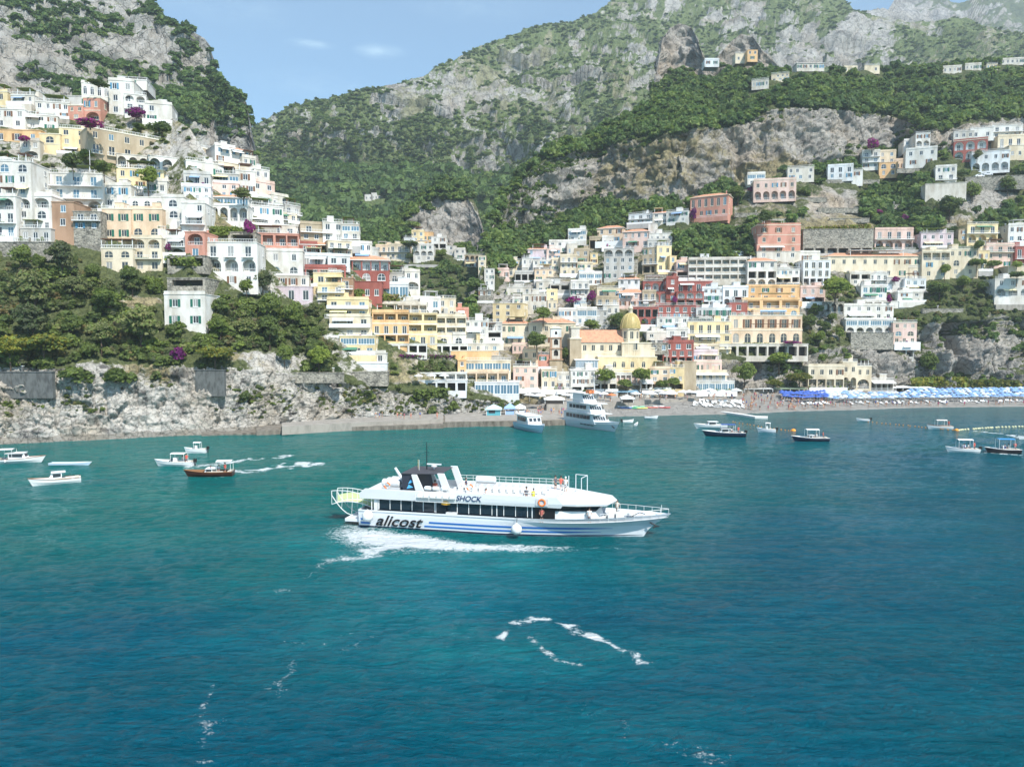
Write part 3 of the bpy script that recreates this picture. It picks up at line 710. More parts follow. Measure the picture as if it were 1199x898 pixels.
    if plain and rs.random() < .5 and W < 26:          # terrace in front of the lowest floor
        e = MB(); tm = rs.choice((wm, FRAMEW, STONE, CONC)); dpt = rs.uniform(1.4, 2.4); e.box(-.4, W + .3, -dpt, -.004, -2.2, -.02, tm)
        if rs.random() < .6: railing(e, -.4, W + .3, -dpt, -.02, .85, FRAMEW, True)
        else: railing(e, -.4, W + .3, -dpt, -.02, .9, rl)
        e.obj('terrace', root)
        if rs.random() < .5:
            n_ = int(W / 1.1)
            for q in range(n_):
                if rs.random() < .45: pb = MB(); x = q * 1.1; hh = rs.uniform(.5, 1.3); pb.lathe([(.12, -.02), (.5, .3), (.45, hh), (.05, hh + .25)], rs.choice((LM_DARK, LM_MID, LM_LIGHT, LM_OLIVE, LM_BOUG if rs.random() < .4 else LM_MID)), 6, x, -dpt + .6); pb.obj('potted_plant', root)
    if plain and rt_ok(floors) and rs.random() < .28:     # pergola on the roof
        e = MB(); xa_ = rs.uniform(.1, .35) * W; xb_ = xa_ + rs.uniform(.4, .6) * W; pm_ = rs.choice((FRAMEW, WOOD, FRAMEW))
        for x in (xa_, xb_):
            for y in (.5, 3.4): e = MB(); e.box(x - .07, x + .07, y, y + .14, Hw + .22, Hw + 2.4, pm_); e.obj('pergola_post', root)
        e = MB(); e.box(xa_ - .3, xb_ + .3, .2, 3.8, Hw + 2.4, Hw + 2.52, rs.choice((CLOTHW, CLOTHY, LM_MID, LM_DARK, WOOD))); e.obj('pergola', root)
    if plain and rs.random() < .3:                       # small awnings over openings
        e = MB(); cm = rs.choice((CLOTHW, CLOTHY, CLOTHW, pbr('green_canvas', (.08, .22, .14), .8), pbr('blue_stripe_canvas', (.25, .38, .58), .8)))
        z_ = Ht - rs.choice(range(nf)) * fh - fh * .15
        if z_ > fh * .7:
            x = rs.uniform(.05, .3) * W; w_ = rs.uniform(.3, .6) * W; e.quad((x, -.03, z_), (x + w_, -.03, z_), (x + w_, -1.5, z_ - .55), (x, -1.5, z_ - .55), cm); e.quad((x, -1.5, z_ - .55), (x + w_, -1.5, z_ - .55), (x + w_, -1.5, z_ - .75), (x, -1.5, z_ - .75), cm); e.obj('awning', root)
    if 'V' in opt or (plain and col in 'WQB' and rs.random() < .22 and 'T' not in opt):  # shallow vault on the roof
        e = MB(); w_ = min(W * .8, 5); x = rs.uniform(0, W - w_); n_ = 8; rr_ = w_ / 2
        R0 = [(x + rr_ - rr_ * math.cos(math.pi * q / n_), .4, Hw + .22 + rr_ * .5 * math.sin(math.pi * q / n_)) for q in range(n_ + 1)]
        e.loft([R0, [(a, dp - .4, c) for a, b_, c in R0]], wm, False); e.poly(R0[::-1], wm); e.obj('vault', root)
    if 'C' in opt or (rs.random() < .45 and not high and not small and 'q' not in opt): 
        cx = rs.uniform(.2, .7) * W; ch = MB(); ch.box(cx, cx + min(2.6, W * .3), dp * .35, dp * .75, Hw + .22, Hw + 2.4, wm); ch.box(cx - .1, cx + min(2.6, W * .3) + .1, dp * .35 - .1, dp * .75 + .1, Hw + 2.4, Hw + 2.52, trim); ch.obj('roof_hut', root)
    if not small and rs.random() < .5:
        cx = rs.uniform(.1, .9) * W; ch = MB(); ch.box(cx - .2, cx + .2, dp * .5, dp * .5 + .4, Hw + .1, Hw + 1.3 + (1.2 if rt == 'T' else 0), wm); ch.box(cx - .28, cx + .28, dp * .5 - .08, dp * .5 + .48, Hw + 1.3 + (1.2 if rt == 'T' else 0), Hw + 1.45 + (1.2 if rt == 'T' else 0), trim); ch.obj('chimney', root)
    m.obj('roof', root)
    if rt == 'D':
        d = MB(); r = min(W, dp) * .42; d.lathe([(r, Hw + .2), (r * .98, Hw + .2 + r * .25), (r * .8, Hw + .2 + r * .6), (r * .45, Hw + .2 + r * .85), (0.01, Hw + .2 + r * .93)], wm, 16, W / 2, dp / 2); d.obj('dome', root, True)
    if 'e' in opt:    # belt course / eaves between storeys
        e = MB()
        for i in range(1, nf): e.box(-.06, W + .06, -.07, -.004, Ht - i * fh - .09, Ht - i * fh + .09, trim)
        e.obj('string_course', root)
    if 'w' in opt:    # awning over the lowest floor
        e = MB(); zz = fh * .98; cm = CLOTHY if 'y' in opt else CLOTHW
        e.quad((.1, -.02, zz), (W - .1, -.02, zz), (W - .1, -2.2, zz - .55), (.1, -2.2, zz - .55), cm); e.quad((.1, -2.2, zz - .55), (W - .1, -2.2, zz - .55), (W - .1, -2.2, zz - .8), (.1, -2.2, zz - .8), cm); e.obj('awning', root)
    xa, xb, ya, yb_ = int(max(0, x0 - 1)), int(min(1199, x1 + 1)), int(max(0, yt)), int(min(899, yb + 1))
    if yb < 110: yb_ = ya + max(2, int((yb_ - ya) * .8))
    OCC[ya:yb_, xa:xb] = True; OCCD[ya:yb_, xa:xb] = np.minimum(OCCD[ya:yb_, xa:xb], D0)
    HOUSES.append((x0, x1, yt, yb, D0, label))
    return root
TOWN_H = [
# x0,x1,yt,yb,col,floors,yaw,opt,kind,label
(96,129,97,127,'W','A4/w4',25,'B','hotel','long white wing with a row of arched windows left of the white hilltop hotel'),
(128,158,94,135,'W','w2/w2/w2',10,'nC','hotel','tall white hilltop hotel block highest above the orange villa'),
(139,172,89,97,'W','t1/w1',10,'q','hotel','white rooftop pergola storey crowning the hilltop hotel'),
(146,172,110,137,'W','a2/b2/w2',20,'','hotel','white curved balcony front of the hilltop hotel above purple bougainvillea'),
(170,202,121,144,'W','w2/w2',15,'','house','low white annex at the right end of the hilltop hotel by the cliff'),
(98,118,115,144,'L','w2/a1',0,'ceq','villa','bright orange villa with big arched porch below the white hilltop hotel'),
(80,98,124,141,'L','w2/w1',0,'cq','house','low orange wing attached left of the orange villa'),
(-6,9,108,120,'Y','w1',0,'c','house','small yellow house at the far left under the striped cliff'),
(13,40,112,124,'Q','w3',0,'','house','cream low house between the yellow house and the white sheds on the left ridge'),
(42,82,119,139,'W','w4/w3',12,'','house','white two storey house with four small windows left of the orange villa'),
(62,96,113,121,'G','-',0,'qn','house','long pale grey flat roofed block behind the white house on the left ridge'),
(-8,30,128,150,'W','w3/w2',5,'','house','white stepped house at the left edge above the long tan building'),
(28,68,134,151,'W','w3/w2',15,'','house','white sloping house directly above the yellow chapel like house'),
(-8,48,152,168,'O','w3',5,'qn','house','long low ochre building at the left edge under the grey roof line'),
(47,71,157,181,'Y','A1/-',5,'ceq','chapel','yellow chapel like house with one arched window and white corners'),
(70,104,150,181,'Y','w2/w2/w1',15,'c','house','yellow house with tall windows between the chapel and the tan row'),
(24,47,165,186,'Q','w2/a1',5,'','house','cream house with purple creeper left of the yellow chapel like house'),
(103,256,149,179,'T','w9/i9',44,'nc','palazzo','very long tan palazzo with two rows of windows receding below the white hilltop hotel'),
(108,136,172,193,'Q','A1',15,'q','house','pale stone basement with a big blue glazed arch below the tan palazzo'),
(137,175,180,200,'Q','a3',25,'q','house','cream vaulted basement with wide arches below the tan palazzo'),
(174,218,182,202,'W','a3',30,'q','house','white vaulted wall with three shallow arches below the tan palazzo'),
(137,192,197,222,'Y','w4/w3',12,'c','house','yellow house half hidden behind the bright green tree'),
(172,196,212,228,'W','w2',10,'','house','small white house right of the bright green tree'),
(218,262,188,206,'W','g3',35,'n','house','long white house with three green shuttered windows'),
(256,292,189,207,'C','g3',45,'n','house','cream house with tall green shutters at the ridge end'),
(252,276,170,190,'W','w2/w2',40,'','house','white house on the skyline right of the tan palazzo'),
(268,292,174,194,'W','w2/w1',40,'T','house','white house with small red roof on the skyline right of the tan palazzo'),
(284,300,184,204,'Q','w2/w2',40,'','house','cream skyline house stepping down beside the red roofed one'),
(298,316,198,220,'W','w2/b2',40,'','house','white skyline house with a planted terrace above the peach wall'),
(215,247,203,219,'G','b3',15,'','house','grey glass verandah storey above the pale blue house'),
(215,247,218,235,'B','w3/w3',15,'q','house','pale blue grey house below the green shuttered white house'),
(245,280,203,215,'G','G3',15,'','house','glazed verandah house above the pink house'),
(245,280,214,231,'P','w3/w3',15,'q','house','pale pink house right of the pale blue grey house'),
(276,300,200,228,'W','w1/w2',20,'','house','tall white gabled house beside the glazed verandah'),
(296,322,212,234,'P','w2/w2',45,'','house','peach house with sloping side wall on the descending ridge'),
(318,338,228,250,'Q','b2/b2',50,'','house','upper of the cream stepped terrace houses on the descending ridge'),
(334,352,240,262,'G','b2/b2',50,'','house','grey stepped terrace house halfway down the descending ridge'),
(300,326,230,246,'W','b3/w3',40,'','house','white terraced house behind the small dark tree on the ridge'),
(322,348,248,266,'C','b3/w3',45,'','house','cream terraced house with yellow awnings low on the descending ridge'),
(-8,20,189,232,'W','A1/w2/w2',3,'B','hotel','white hotel section at the left edge with arched top windows'),
(19,39,190,272,'W','A1/w1/w1/a1/w1/w1',3,'','hotel','narrow white hotel section with one arched loggia at the left'),
(-8,20,230,278,'W','a1/b2/b2',3,'','hotel','white hotel base with hanging awnings and green terraces at the left edge'),
(37,63,205,232,'W','t1/w2',3,'','hotel','white hotel part with roof pergola between the two big arcaded blocks'),
(36,62,230,272,'W','a1/A1/w2',3,'','hotel','white hotel part with a very wide glazed window above the stone garden wall'),
(60,121,203,248,'W','b3/b3/a3',6,'z','hotel','large white hotel with blue balconies and big arched loggias'),
(62,88,237,284,'N','w1/w1/-',3,'qn','house','brown brick tower house under the large white hotel'),
(87,119,248,292,'S','b2/w2/-/-',3,'qn','house','rough grey stone house with a verandah right of the brown brick tower'),
(120,154,217,246,'W','w2/w2',5,'','house','white house with dark glazed top floor right of the large hotel'),
(152,193,231,250,'W','A3',3,'q','house','plain white wall house with one fan window above the peach house'),
(24,60,268,284,'G','b3',3,'','house','grey verandah house standing on the garden wall at the left'),
(120,154,245,282,'K','g2/g2',3,'cn','house','left upper half of the peach house with green shutters'),
(153,191,245,282,'K','g2/A2',3,'cn','house','right upper half of the peach house with green shutters and a dark balcony'),
(119,156,279,316,'C','t1/A2/W2',3,'pcn','house','left lower half of the peach house with a glazed arch and pink awning'),
(155,190,279,316,'C','a2/b2/W2',3,'cn','house','right lower half of the peach house with blue loggia and pergola'),
(190,217,231,270,'W','A1/A1/w2',5,'','house','tall white house with a large arched window and blue balcony'),
(213,241,238,276,'W','w2/b2/-',5,'','house','white house with pots above the wide arch of the salmon porch'),
(217,240,272,303,'L','a1/W1',0,'q','house','salmon porch house under a wide white arch'),
(192,219,279,300,'W','b2/a1',5,'','house','small white house with purple flowers on its left corner'),
(196,240,300,312,'S','x2',0,'qn','retaining_wall','grey retaining wall with vine pergola below the salmon porch'),
(233,291,230,242,'W','G4',8,'T','hotel','long glazed top storey with red eaves above the white arcade'),
(233,291,240,259,'W','a5',8,'q','hotel','white arcade of five arches above the hanging garden'),
(288,332,240,264,'W','w3/A3',28,'','house','white house with three fan windows right of the white arcade'),
(241,302,284,336,'W','i3/a3/w3',5,'p','villa','large blue white villa with three loggia arches above pink flowers'),
(240,300,272,284,'S','x2',5,'qn','retaining_wall','stone terrace wall between the hanging garden and the blue white villa'),
(286,347,262,276,'Q','b4',20,'','house','flat roofed cream house with a long glazed balcony above the salmon house'),
(293,350,273,302,'L','l4/-',12,'y','restaurant','salmon building with a yellow awned terrace of dark openings'),
(343,372,285,306,'R','b3/w2',15,'','house','dark red house with brown balcony roof right of the salmon building'),
(312,355,294,324,'W','w2/A2',8,'','villa','white villa with two pale blue fan windows above the stone terrace'),
(312,362,323,337,'Q','w4',8,'','house','cream terrace house with ledges directly below the villa with two fan windows'),
(316,366,336,352,'V','W3',5,'q','house','lilac white house with dark doors just above the treetops'),
(352,390,262,292,'T','b2/w3/w3',20,'n','house','tan stone building with flat roof on the ridge beside the white modern house'),
(378,402,260,284,'W','w2/w2',20,'','house','white modern house with flat roof on the ridge'),
(400,421,263,289,'Q','G2/b2/w2',10,'','house','cream modern house with glazed corner at the ridge end'),
(384,412,282,300,'C','b3/b3',25,'','house','cream balconied house below the white modern house'),
(408,436,285,306,'W','w3/a2',15,'','house','white house with sloping walls above the dark red hotel'),
(353,388,286,300,'N','l3',12,'T','house','brown wooden verandah floor under a red tiled eave'),
(353,390,299,313,'B','W3',12,'','house','blue white floor with big windows below the wooden verandah'),
(384,410,300,318,'B','W2/b2',18,'','house','blue balcony house between the verandah house and the dark red hotel'),
(357,405,313,326,'R','x3',10,'','house','low house with red awning and dark openings'),
(402,456,304,330,'R','l5/A3',8,'Tk','hotel','dark red hotel with brown roof and three arched windows'),
(413,447,330,352,'R','w3',5,'qn','hotel','lower red wing with cream window surrounds under the dark red hotel'),
(396,414,326,352,'N','b1/b1',8,'qn','house','narrow dark brown stair house left of the red wing'),
(446,478,320,334,'G','A3',5,'','restaurant','house with two round windows under yellow green vines'),
(446,478,333,350,'B','G3',5,'k','restaurant','dark glass restaurant terrace right of the red wing'),
(474,492,318,350,'Q','w2/a1/w2',20,'','house','cream house with stepped side right of the glass restaurant'),
(367,400,320,336,'Y','b2',5,'S','house','upper yellow terrace of the stepped house with white parapet'),
(372,404,334,352,'Y','b2/b2',5,'','house','middle yellow terrace with pink flower pots in the stepped house'),
(383,432,351,372,'Y','b3/b3',5,'S','house','broad yellow terrace floor with white balconies above the garden slope'),
(386,434,371,396,'C','b3/b3',5,'S','house','cream balcony floors with dark verandah in the stepped house'),
(398,440,394,416,'Y','G2/b3',5,'S','house','orange yellow lower floors of the stepped house with blue glazing'),
(411,452,414,427,'W','w3',5,'','house','white base floor with small black window under the stepped house'),
(415,453,426,437,'B','o4',5,'q','house','blue grey basement with round portholes on the stone wall'),
(402,454,436,449,'S','-',5,'qn','retaining_wall','grey stone wall carrying the porthole basement above the rocks'),
(424,500,356,367,'Q','l8',8,'p','restaurant','long roof terrace with brown pergola above the orange hotel'),
(436,479,366,404,'O','l3/W4/l3',8,'eS','hotel','orange left block of the big balcony hotel above the terrace'),
(478,512,367,404,'Y','l2/l2/W3',8,'eS','hotel','yellow middle block of the big balcony hotel'),
(510,546,371,405,'C','l3/l3/A2',10,'eS','hotel','cream right block of the big balcony hotel'),
(445,500,403,413,'W','x5',6,'q','restaurant','white terrace arcade with planters below the balcony hotel'),
(497,548,403,416,'W','x5',6,'qS','restaurant','white columned terrace above the long pink flower border'),
(492,516,350,372,'W','W2/a2',15,'C','house','white house with dome shaped chimney above the cream hotel block'),
(513,534,350,374,'C','w2/w2',10,'','house','cream crenellated house above the small pink house'),
(533,549,363,377,'L','w1/x1',5,'','house','small pink red house at the foot of the green gully'),
(514,530,370,392,'G','W1/w1',10,'','house','narrow grey house left of the white cluster'),
(528,545,374,400,'Q','w2/w1',10,'','house','cream scaffold like house left of the white cluster'),
(530,545,392,409,'W','A1',5,'','house','white block with a fan window beside the round hedge'),
(543,572,376,402,'W','w3/w2/-',5,'','house','bright white cluster house in front of the green gully'),
(558,562,392,406,'Y','-',5,'qn','house','thin yellow wall end beside the round hedge'),
(568,588,378,392,'G','w3',5,'','house','grey house with dark windows behind the brown porch'),
(568,588,388,402,'W','x1/w1',5,'p','house','white house with a deep brown porch'),
(545,584,403,416,'Q','w4',0,'','restaurant','pale house at the back of the crowded white terrace'),
(528,584,411,426,'O','-',5,'qc','restaurant','orange terrace building with scalloped wall and people dining on top'),
(536,546,422,440,'O','w1/W1',5,'q','restaurant','orange stair block left of the glass gallery'),
(545,598,423,437,'C','G5',5,'','restaurant','cream gallery of large dark windows below the orange terrace'),
(545,596,436,449,'K','l4',5,'e','restaurant','peach loggia floor below the dark windowed gallery'),
(484,546,437,447,'W','l5',0,'q','restaurant','white waterside deck with parasols above the rocks'),
(488,546,446,458,'B','x5',0,'qn','restaurant','stone bathing cabins under the white deck'),
(556,608,448,464,'B','G7',0,'q','restaurant','pale blue glass restaurant on the rocks by the pier'),
]
TOWN_R = [
(601,630,430,457,'P','w3/w2/w2',0,'c','house','pink house on the harbour front behind the parasols'),
(600,617,404,414,'P','w3',0,'c','house','small pinkish house with three windows below the palazzo garden'),
(612,630,411,432,'K','w2/w2',0,'c','house','peach house with balconies above the pink harbour house'),
(628,644,416,432,'L','w1/-',0,'','house','plain salmon wall house left of the bell tower'),
(586,621,379,405,'C','w4/w4',3,'Tc','palazzo','cream palazzo with terracotta roof and pink creeper'),
(619,674,378,405,'C','w4/w4',0,'Tc','palazzo','long cream palazzo with terracotta roof behind the bell tower'),
(634,652,433,456,'C','w2/w2',0,'','house','cream house in front of the bell tower foot'),
(651,669,438,456,'Q','w2/w2',0,'','house','pale house with roof plants between the cream and the white harbour houses'),
(668,697,434,460,'W','w4/w4/x2',0,'','house','white harbour house with rows of small windows'),
(720,752,437,450,'W','x5',0,'q','restaurant','low white restaurant with flat roof behind the promenade trees'),
(694,722,437,458,'Q','w3/x3',0,'','house','pale house hidden behind the first promenade tree'),
(761,784,432,456,'K','w2/w2/x1',0,'','house','peach beach house left of the bright yellow house'),
(782,801,431,456,'Y','w2/w2/x1',0,'','house','bright yellow beach house behind the promenade trees'),
(750,764,446,458,'W','x2',0,'w','restaurant','small white beach restaurant below the church terrace'),
(799,815,424,457,'T','-/-/-',0,'qn','house','tall blank tan wall house right of the yellow beach house'),
(812,845,424,437,'P','w5',0,'c','house','cream pink upper storey stepping back above the beach'),
(813,851,436,448,'C','b5',0,'w','house','cream middle storey with long awning above the beach'),
(815,860,447,459,'W','G6',0,'','restaurant','white glazed beach restaurant with flat roof'),
(946,988,429,456,'C','w4/l4',0,'c','villa','left half of the cream beach villa behind blue parasols'),
(986,1003,424,456,'C','w2/a2',0,'cC','villa','taller centre of the cream beach villa with arched porch'),
(1002,1020,429,456,'C','w2/a1',0,'c','villa','right part of the cream beach villa with an arched porch'),
(1019,1046,446,457,'Q','x4',0,'w','restaurant','low white beach bar right of the cream villa'),
# middle of the town
(577,613,356,379,'Y','w3/w3/w3',-12,'','house','large ochre yellow house above the palazzo roof'),
(612,640,345,366,'Q','w3/w3',-5,'','house','pale grey house right of the ochre house'),
(640,653,341,355,'Y','w1/w1',0,'','house','small yellow block beside the grey terrace house'),
(641,652,352,364,'C','w2',0,'','house','little cream house below the small yellow block'),
(600,614,350,358,'W','w2',0,'','house','flat white house behind the ochre house roof'),
(654,676,363,381,'W','w3/A3',0,'z','house','left half of the white blue house with fan windows above the palazzo'),
(675,699,362,381,'W','G2/w3',0,'z','house','right half of the white blue house with a long glazed terrace'),
(644,668,333,346,'G','x2/w2',0,'','house','grey terrace house with dark openings left of the purple bougainvillea'),
(668,690,330,356,'W','b3/w3/w2',0,'','house','white stepped modern house above the purple bougainvillea'),
(678,705,320,334,'W','G3/w3',0,'','house','white house with long dark eaves on the town ridge'),
(672,686,352,364,'B','G1/b1',0,'','house','small turquoise glazed house under the bougainvillea'),
(699,727,338,350,'C','b3',0,'','house','cream house with olive balcony bands left of the peach roof house'),
(698,724,349,366,'T','b3/b3',0,'','house','olive banded house with dark balconies above the domed church trees'),
(697,712,364,380,'G','w2/W2',0,'','house','narrow grey house beside the dark trees behind the church'),
(710,725,358,370,'Q','w2',0,'','house','pale house with grey blind window behind the church trees'),
(724,749,327,344,'B','w3/w2',-8,'T','house','pale blue house with red roof left of the red arcaded hotel'),
(724,757,343,360,'P','w4/w3',-5,'T','house','peach roofed stone house above the church dome'),
(752,768,342,362,'T','b2/w2',-5,'','house','tan terrace house right of the peach roofed house'),
(707,742,292,328,'G','a3/w4/w4/w4',-8,'','palazzo','big grey four storey house on the wooded slope'),
(734,747,304,322,'S','w1/-',0,'qn','house','dark narrow stone house right of the big grey house'),
(752,771,291,320,'T','w3/b3/x2',-25,'n','palazzo','shaded tan left flank of the big yellow villa'),  # tan wall colour stands in for the shade on this flank
(769,786,288,319,'Y','w2/w1/w2',10,'c','palazzo','bright yellow front of the big villa on the slope'),
(784,792,300,319,'Y','w1/w1',10,'','house','low yellow annex right of the big yellow villa'),
(758,784,282,292,'G','b4',-5,'','house','grey white house with long balcony behind the big yellow villa'),
(760,787,274,285,'W','w4',-5,'','house','white villa with flags above the grey balcony house'),
(699,730,268,286,'K','w3/w2',-20,'T','house','long peach roofed house on the upper left slope'),
(705,719,278,290,'W','w2',0,'','house','small white house in front of the long peach roofed house'),
(690,706,279,292,'T','x2',-10,'','house','low tan shed left of the small white house'),
(729,760,272,291,'P','w4/w3',-18,'T','house','pink roofed farmhouse in the upper slope trees'),
(736,764,252,264,'B','b3/w3',-22,'','house','blue grey house with pergola among the trees below the pink villas'),
(764,783,250,263,'Q','w2/w2',-15,'T','house','cream house with orange roof beside the long white wall house'),
(780,806,249,262,'W','w3/w2',-25,'','house','long white house leading to the stairway in the woods'),
(759,768,262,276,'W','-',-20,'q','house','white stair block descending through the trees'),
(665,686,270,283,'W','G2/w2',-15,'','house','white house alone in the woods left of the peach roofed house'),
(808,852,232,257,'L','W6/w5',-30,'Tc','villa','salmon pink villa with purple shutters and bougainvillea at its left end'),
(834,856,231,242,'K','w2',-20,'','house','small orange roofed house behind the salmon pink villa'),
(882,932,212,235,'P','w5/a5',-12,'c','villa','long pink villa with five dark arches in the woods'),
(875,896,204,217,'W','G2/b2',-10,'','house','white house with dark verandah behind the long pink villa'),
(922,953,197,212,'Q','w4/w3',-10,'','house','cream house on the slope right of the long pink villa'),
(886,937,264,298,'L','w3/w3/w3',-3,'ce','palazzo','large orange red palazzo with pale pilasters above the road'),
(886,937,295,304,'Q','w3',-3,'qn','house','pale grey basement of the large orange red palazzo'),
# red hotel rows
(753,782,330,343,'R','a3',-6,'','hotel','left block of the red hotel with three white arches'),
(753,782,342,355,'R','a3',-6,'q','hotel','lower arcade of the red hotel left of its tower'),
(780,794,326,354,'R','w1/w1/w1',-3,'C','hotel','red tower between the two arcaded blocks'),
(792,834,330,343,'R','W4',-6,'','hotel','upper right block of the red hotel with pale doors'),
(792,824,342,358,'R','a3/x3',-6,'q','hotel','lower right block of the red hotel above the bougainvillea'),
(739,771,360,383,'R','x4/a3',-4,'S','hotel','dark red arcaded building just right of the church dome'),
(769,816,358,374,'R','W5/w5',-4,'S','hotel','red and white striped building above the white round balcony'),
(769,806,372,388,'W','w4/b3',-4,'','house','white house with a round central balcony'),
(780,806,386,404,'W','b2/w2',-2,'','house','white grey house above the red and white balcony house'),
(776,812,401,425,'R','W3/W4/x4',-2,'S','house','red and white balcony house beside the domed church'),
(757,780,390,404,'Q','w2/x2',0,'','house','pale house tucked between the dome and the white grey house'),
(762,782,402,424,'S','w2/x1',0,'n','house','grey stone house right of the church transept'),
(822,848,338,359,'B','w3/W3/x3',-3,'g','house','blue white house with pink corners and teal doors'),
(846,876,337,360,'B','W3/a3',-3,'','house','violet blue house with verandah below the tiled white house'),
(792,824,307,326,'P','w3/x2',-3,'','house','pinkish stone house left of the long white terraces'),
(806,874,304,330,'Q','l7/l7/l7',-6,'eS','hotel','long cream hotel of three balcony floors below the road'),
(820,830,298,308,'B','w2',0,'q','house','small blue glazed roof house above the long cream hotel'),
(875,909,306,336,'W','w3/x3/a3',-3,'T','hotel','white house with tiled roof and three paired windows'),
(907,936,316,338,'W','w4/x3/G4',-3,'C','hotel','white house with a black white striped terrace left of the palm'),
(815,856,361,380,'B','W5/W5',-2,'gS','hotel','teal and white balcony hotel above the pale yellow block'),
(854,875,355,372,'R','W1/W2',-2,'S','house','small red white house at the left foot of the orange hotel'),
(873,936,336,353,'O','w4/b4',-2,'y','hotel','upper floors of the orange hotel with a yellow corner bay'),
(869,936,351,372,'O','l3/A5',-2,'','hotel','lower floors of the orange hotel with arched niches'),
(854,939,370,388,'K','i6',-2,'sce','hotel','peach hotel floor with six tall brown windows and iron balconies'),
(854,939,387,404,'K','A6',-2,'c','hotel','row of six large fan arches under the six tall brown windows'),
(840,946,403,417,'Q','x9',-2,'qn','retaining_wall','long white terrace with hanging vines below the fan arches'),
(805,856,377,392,'Y','W5',-2,'ec','hotel','pale yellow block with five big windows left of the peach hotel'),
(805,856,391,409,'Y','W5/b5',-2,'ec','hotel','lower pale yellow floors with orange bands left of the peach hotel'),
(812,842,405,416,'C','w2/w1',-1,'','house','cream annex below the pale yellow block'),
(812,840,412,427,'V','w3',-1,'','house','lilac house with flat roof above the stepped beach house'),
# right of the orange hotel
(936,960,296,308,'W','w2',0,'','house','small white house with two black windows under the road wall'),
(940,972,305,334,'B','W4/W4/x4',-2,'c','hotel','cream and blue curtained building left of the long church roof'),
(969,1080,300,326,'C','w9/w7',0,'Tc','monastery','very long cream building with terracotta roof'),
(937,966,337,356,'P','w3/x2',-3,'','house','salmon terrace house below the blue curtained building'),
(964,988,354,369,'S','a3',-3,'qn','retaining_wall','grey wall with three round arches beside the big round tree'),
(995,1020,320,334,'Q','x2/w2',0,'','house','cream house with two dark verandahs below the long church roof'),
(1017,1040,321,336,'W','b3/w3',0,'','house','white balcony house right of the two dark verandahs'),
(1008,1038,335,351,'W','W3/w2',0,'g','villa','white villa with turquoise doors below the terraces'),
(1001,1044,352,360,'W','x4',0,'q','house','long low white slab house above the white cliff hotel'),
(1064,1080,314,327,'C','A1',0,'','house','small cream house with a fan window at the right end of the long roof'),
(1038,1060,325,343,'G','w1/-',8,'qn','house','grey sloping gable house with purple bougainvillea on its ridge'),
(1059,1084,327,341,'B','W3/x2',0,'','house','blue white cottage right of the grey gable'),
(1051,1081,343,354,'W','w2/A1',0,'','house','low white cottage on a long pale platform'),
(1043,1082,353,359,'W','-',0,'qn','retaining_wall','long pale platform under the low white cottage'),
(988,1046,358,375,'W','w5/w5',-2,'C','hotel','white cliff hotel upper floors above the beach rock'),
(990,1046,374,391,'W','G4/a5',-2,'q','hotel','white cliff hotel lower floors with a row of black arches'),
(996,1046,390,407,'S','-',-2,'qn','retaining_wall','tall stone wall under the white cliff hotel'),
(1045,1073,378,403,'P','w3/A2/w3',-2,'c','house','pink house perched on the cliff right of the white cliff hotel'),
(1052,1070,402,418,'G','x2',-2,'','house','grey shelter under the pink cliff house'),
(940,1022,269,299,'S','-/-/x6',-3,'qn','retaining_wall','tall mossy retaining wall with dark niches along the road'),
(1024,1069,269,293,'P','b4/a4',-3,'','house','pinkish house with red walls and long balconies above the road'),
(1078,1116,274,291,'V','w4/b4',-5,'','house','lilac grey house behind the green shrubs'),
(1122,1134,269,282,'T','w1/w1',-3,'','house','small olive house attached left of the bright yellow house'),
(1132,1168,263,285,'Y','b3/a3',-3,'','house','bright yellow house with two arched doors under the cliff'),
(1180,1207,264,285,'W','w3/b3',-5,'','house','white blue house at the right edge level with the bright yellow house'),
(1079,1112,295,326,'C','l3/w2/w2',-3,'c','palazzo','left half of the large cream palazzo with a loggia'),
(1110,1145,292,324,'C','w4/A2/w2',-3,'c','palazzo','right half of the large cream palazzo with a dark arched window'),
(1143,1158,294,318,'Y','w2/w1',-3,'','house','pale yellow house behind the two umbrella pines'),
(1154,1187,287,314,'P','b3/w3/w2',-3,'c','house','pink house with white top terrace at the right'),
(1188,1207,289,318,'R','b2/w1',-3,'','house','dark red house at the right edge beside the pink house'),
(1164,1207,327,357,'W','w3/a3/-',-5,'','villa','white villa with black arches at the right edge above the cliff'),
(1180,1207,312,328,'C','-',-3,'q','house','blank cream wall house above the right edge villa'),
# upper right
(969,999,195,211,'B','W3/w3',-14,'','house','pale blue terrace house left of the little white tower'),
(997,1010,200,216,'W','w1/-',-10,'','house','little white tower house on the upper terraces'),
(1009,1030,178,198,'W','b2/b2/w2',-12,'','house','white balconied house under the magenta bougainvillea'),
(1028,1049,178,193,'C','w2/w2',-12,'','house','cream house right of the magenta bougainvillea'),
(1029,1051,191,207,'O','A2/w2',-12,'','house','orange yellow house below the cream one on the upper terraces'),
(1048,1061,188,200,'K','w2',-12,'','house','small peach house between the orange yellow house and the white villa'),
(1060,1097,176,196,'W','w3/w2',-22,'','villa','plain white villa with sloping roof line on the upper terraces'),
(1058,1075,165,178,'W','w2/-',-12,'','house','low white house behind the plain white villa'),
(1072,1089,157,172,'W','w2/a2',-12,'','house','white house with small tower on the upper slope'),
(1116,1140,155,173,'G','w3/w3',-14,'','house','grey white house behind the deep red villa'),
(1136,1163,151,164,'W','w2',-14,'','house','plain white house above the deep red villa'),
(1161,1197,148,163,'W','b3/w3',-8,'','house','white balconied house high at the right'),
(1168,1207,160,174,'C','b4',-6,'','house','cream low house with flat terrace high at the right edge'),
(1181,1207,171,186,'C','w3',-6,'','house','cream stone house below the flat terrace at the right edge'),
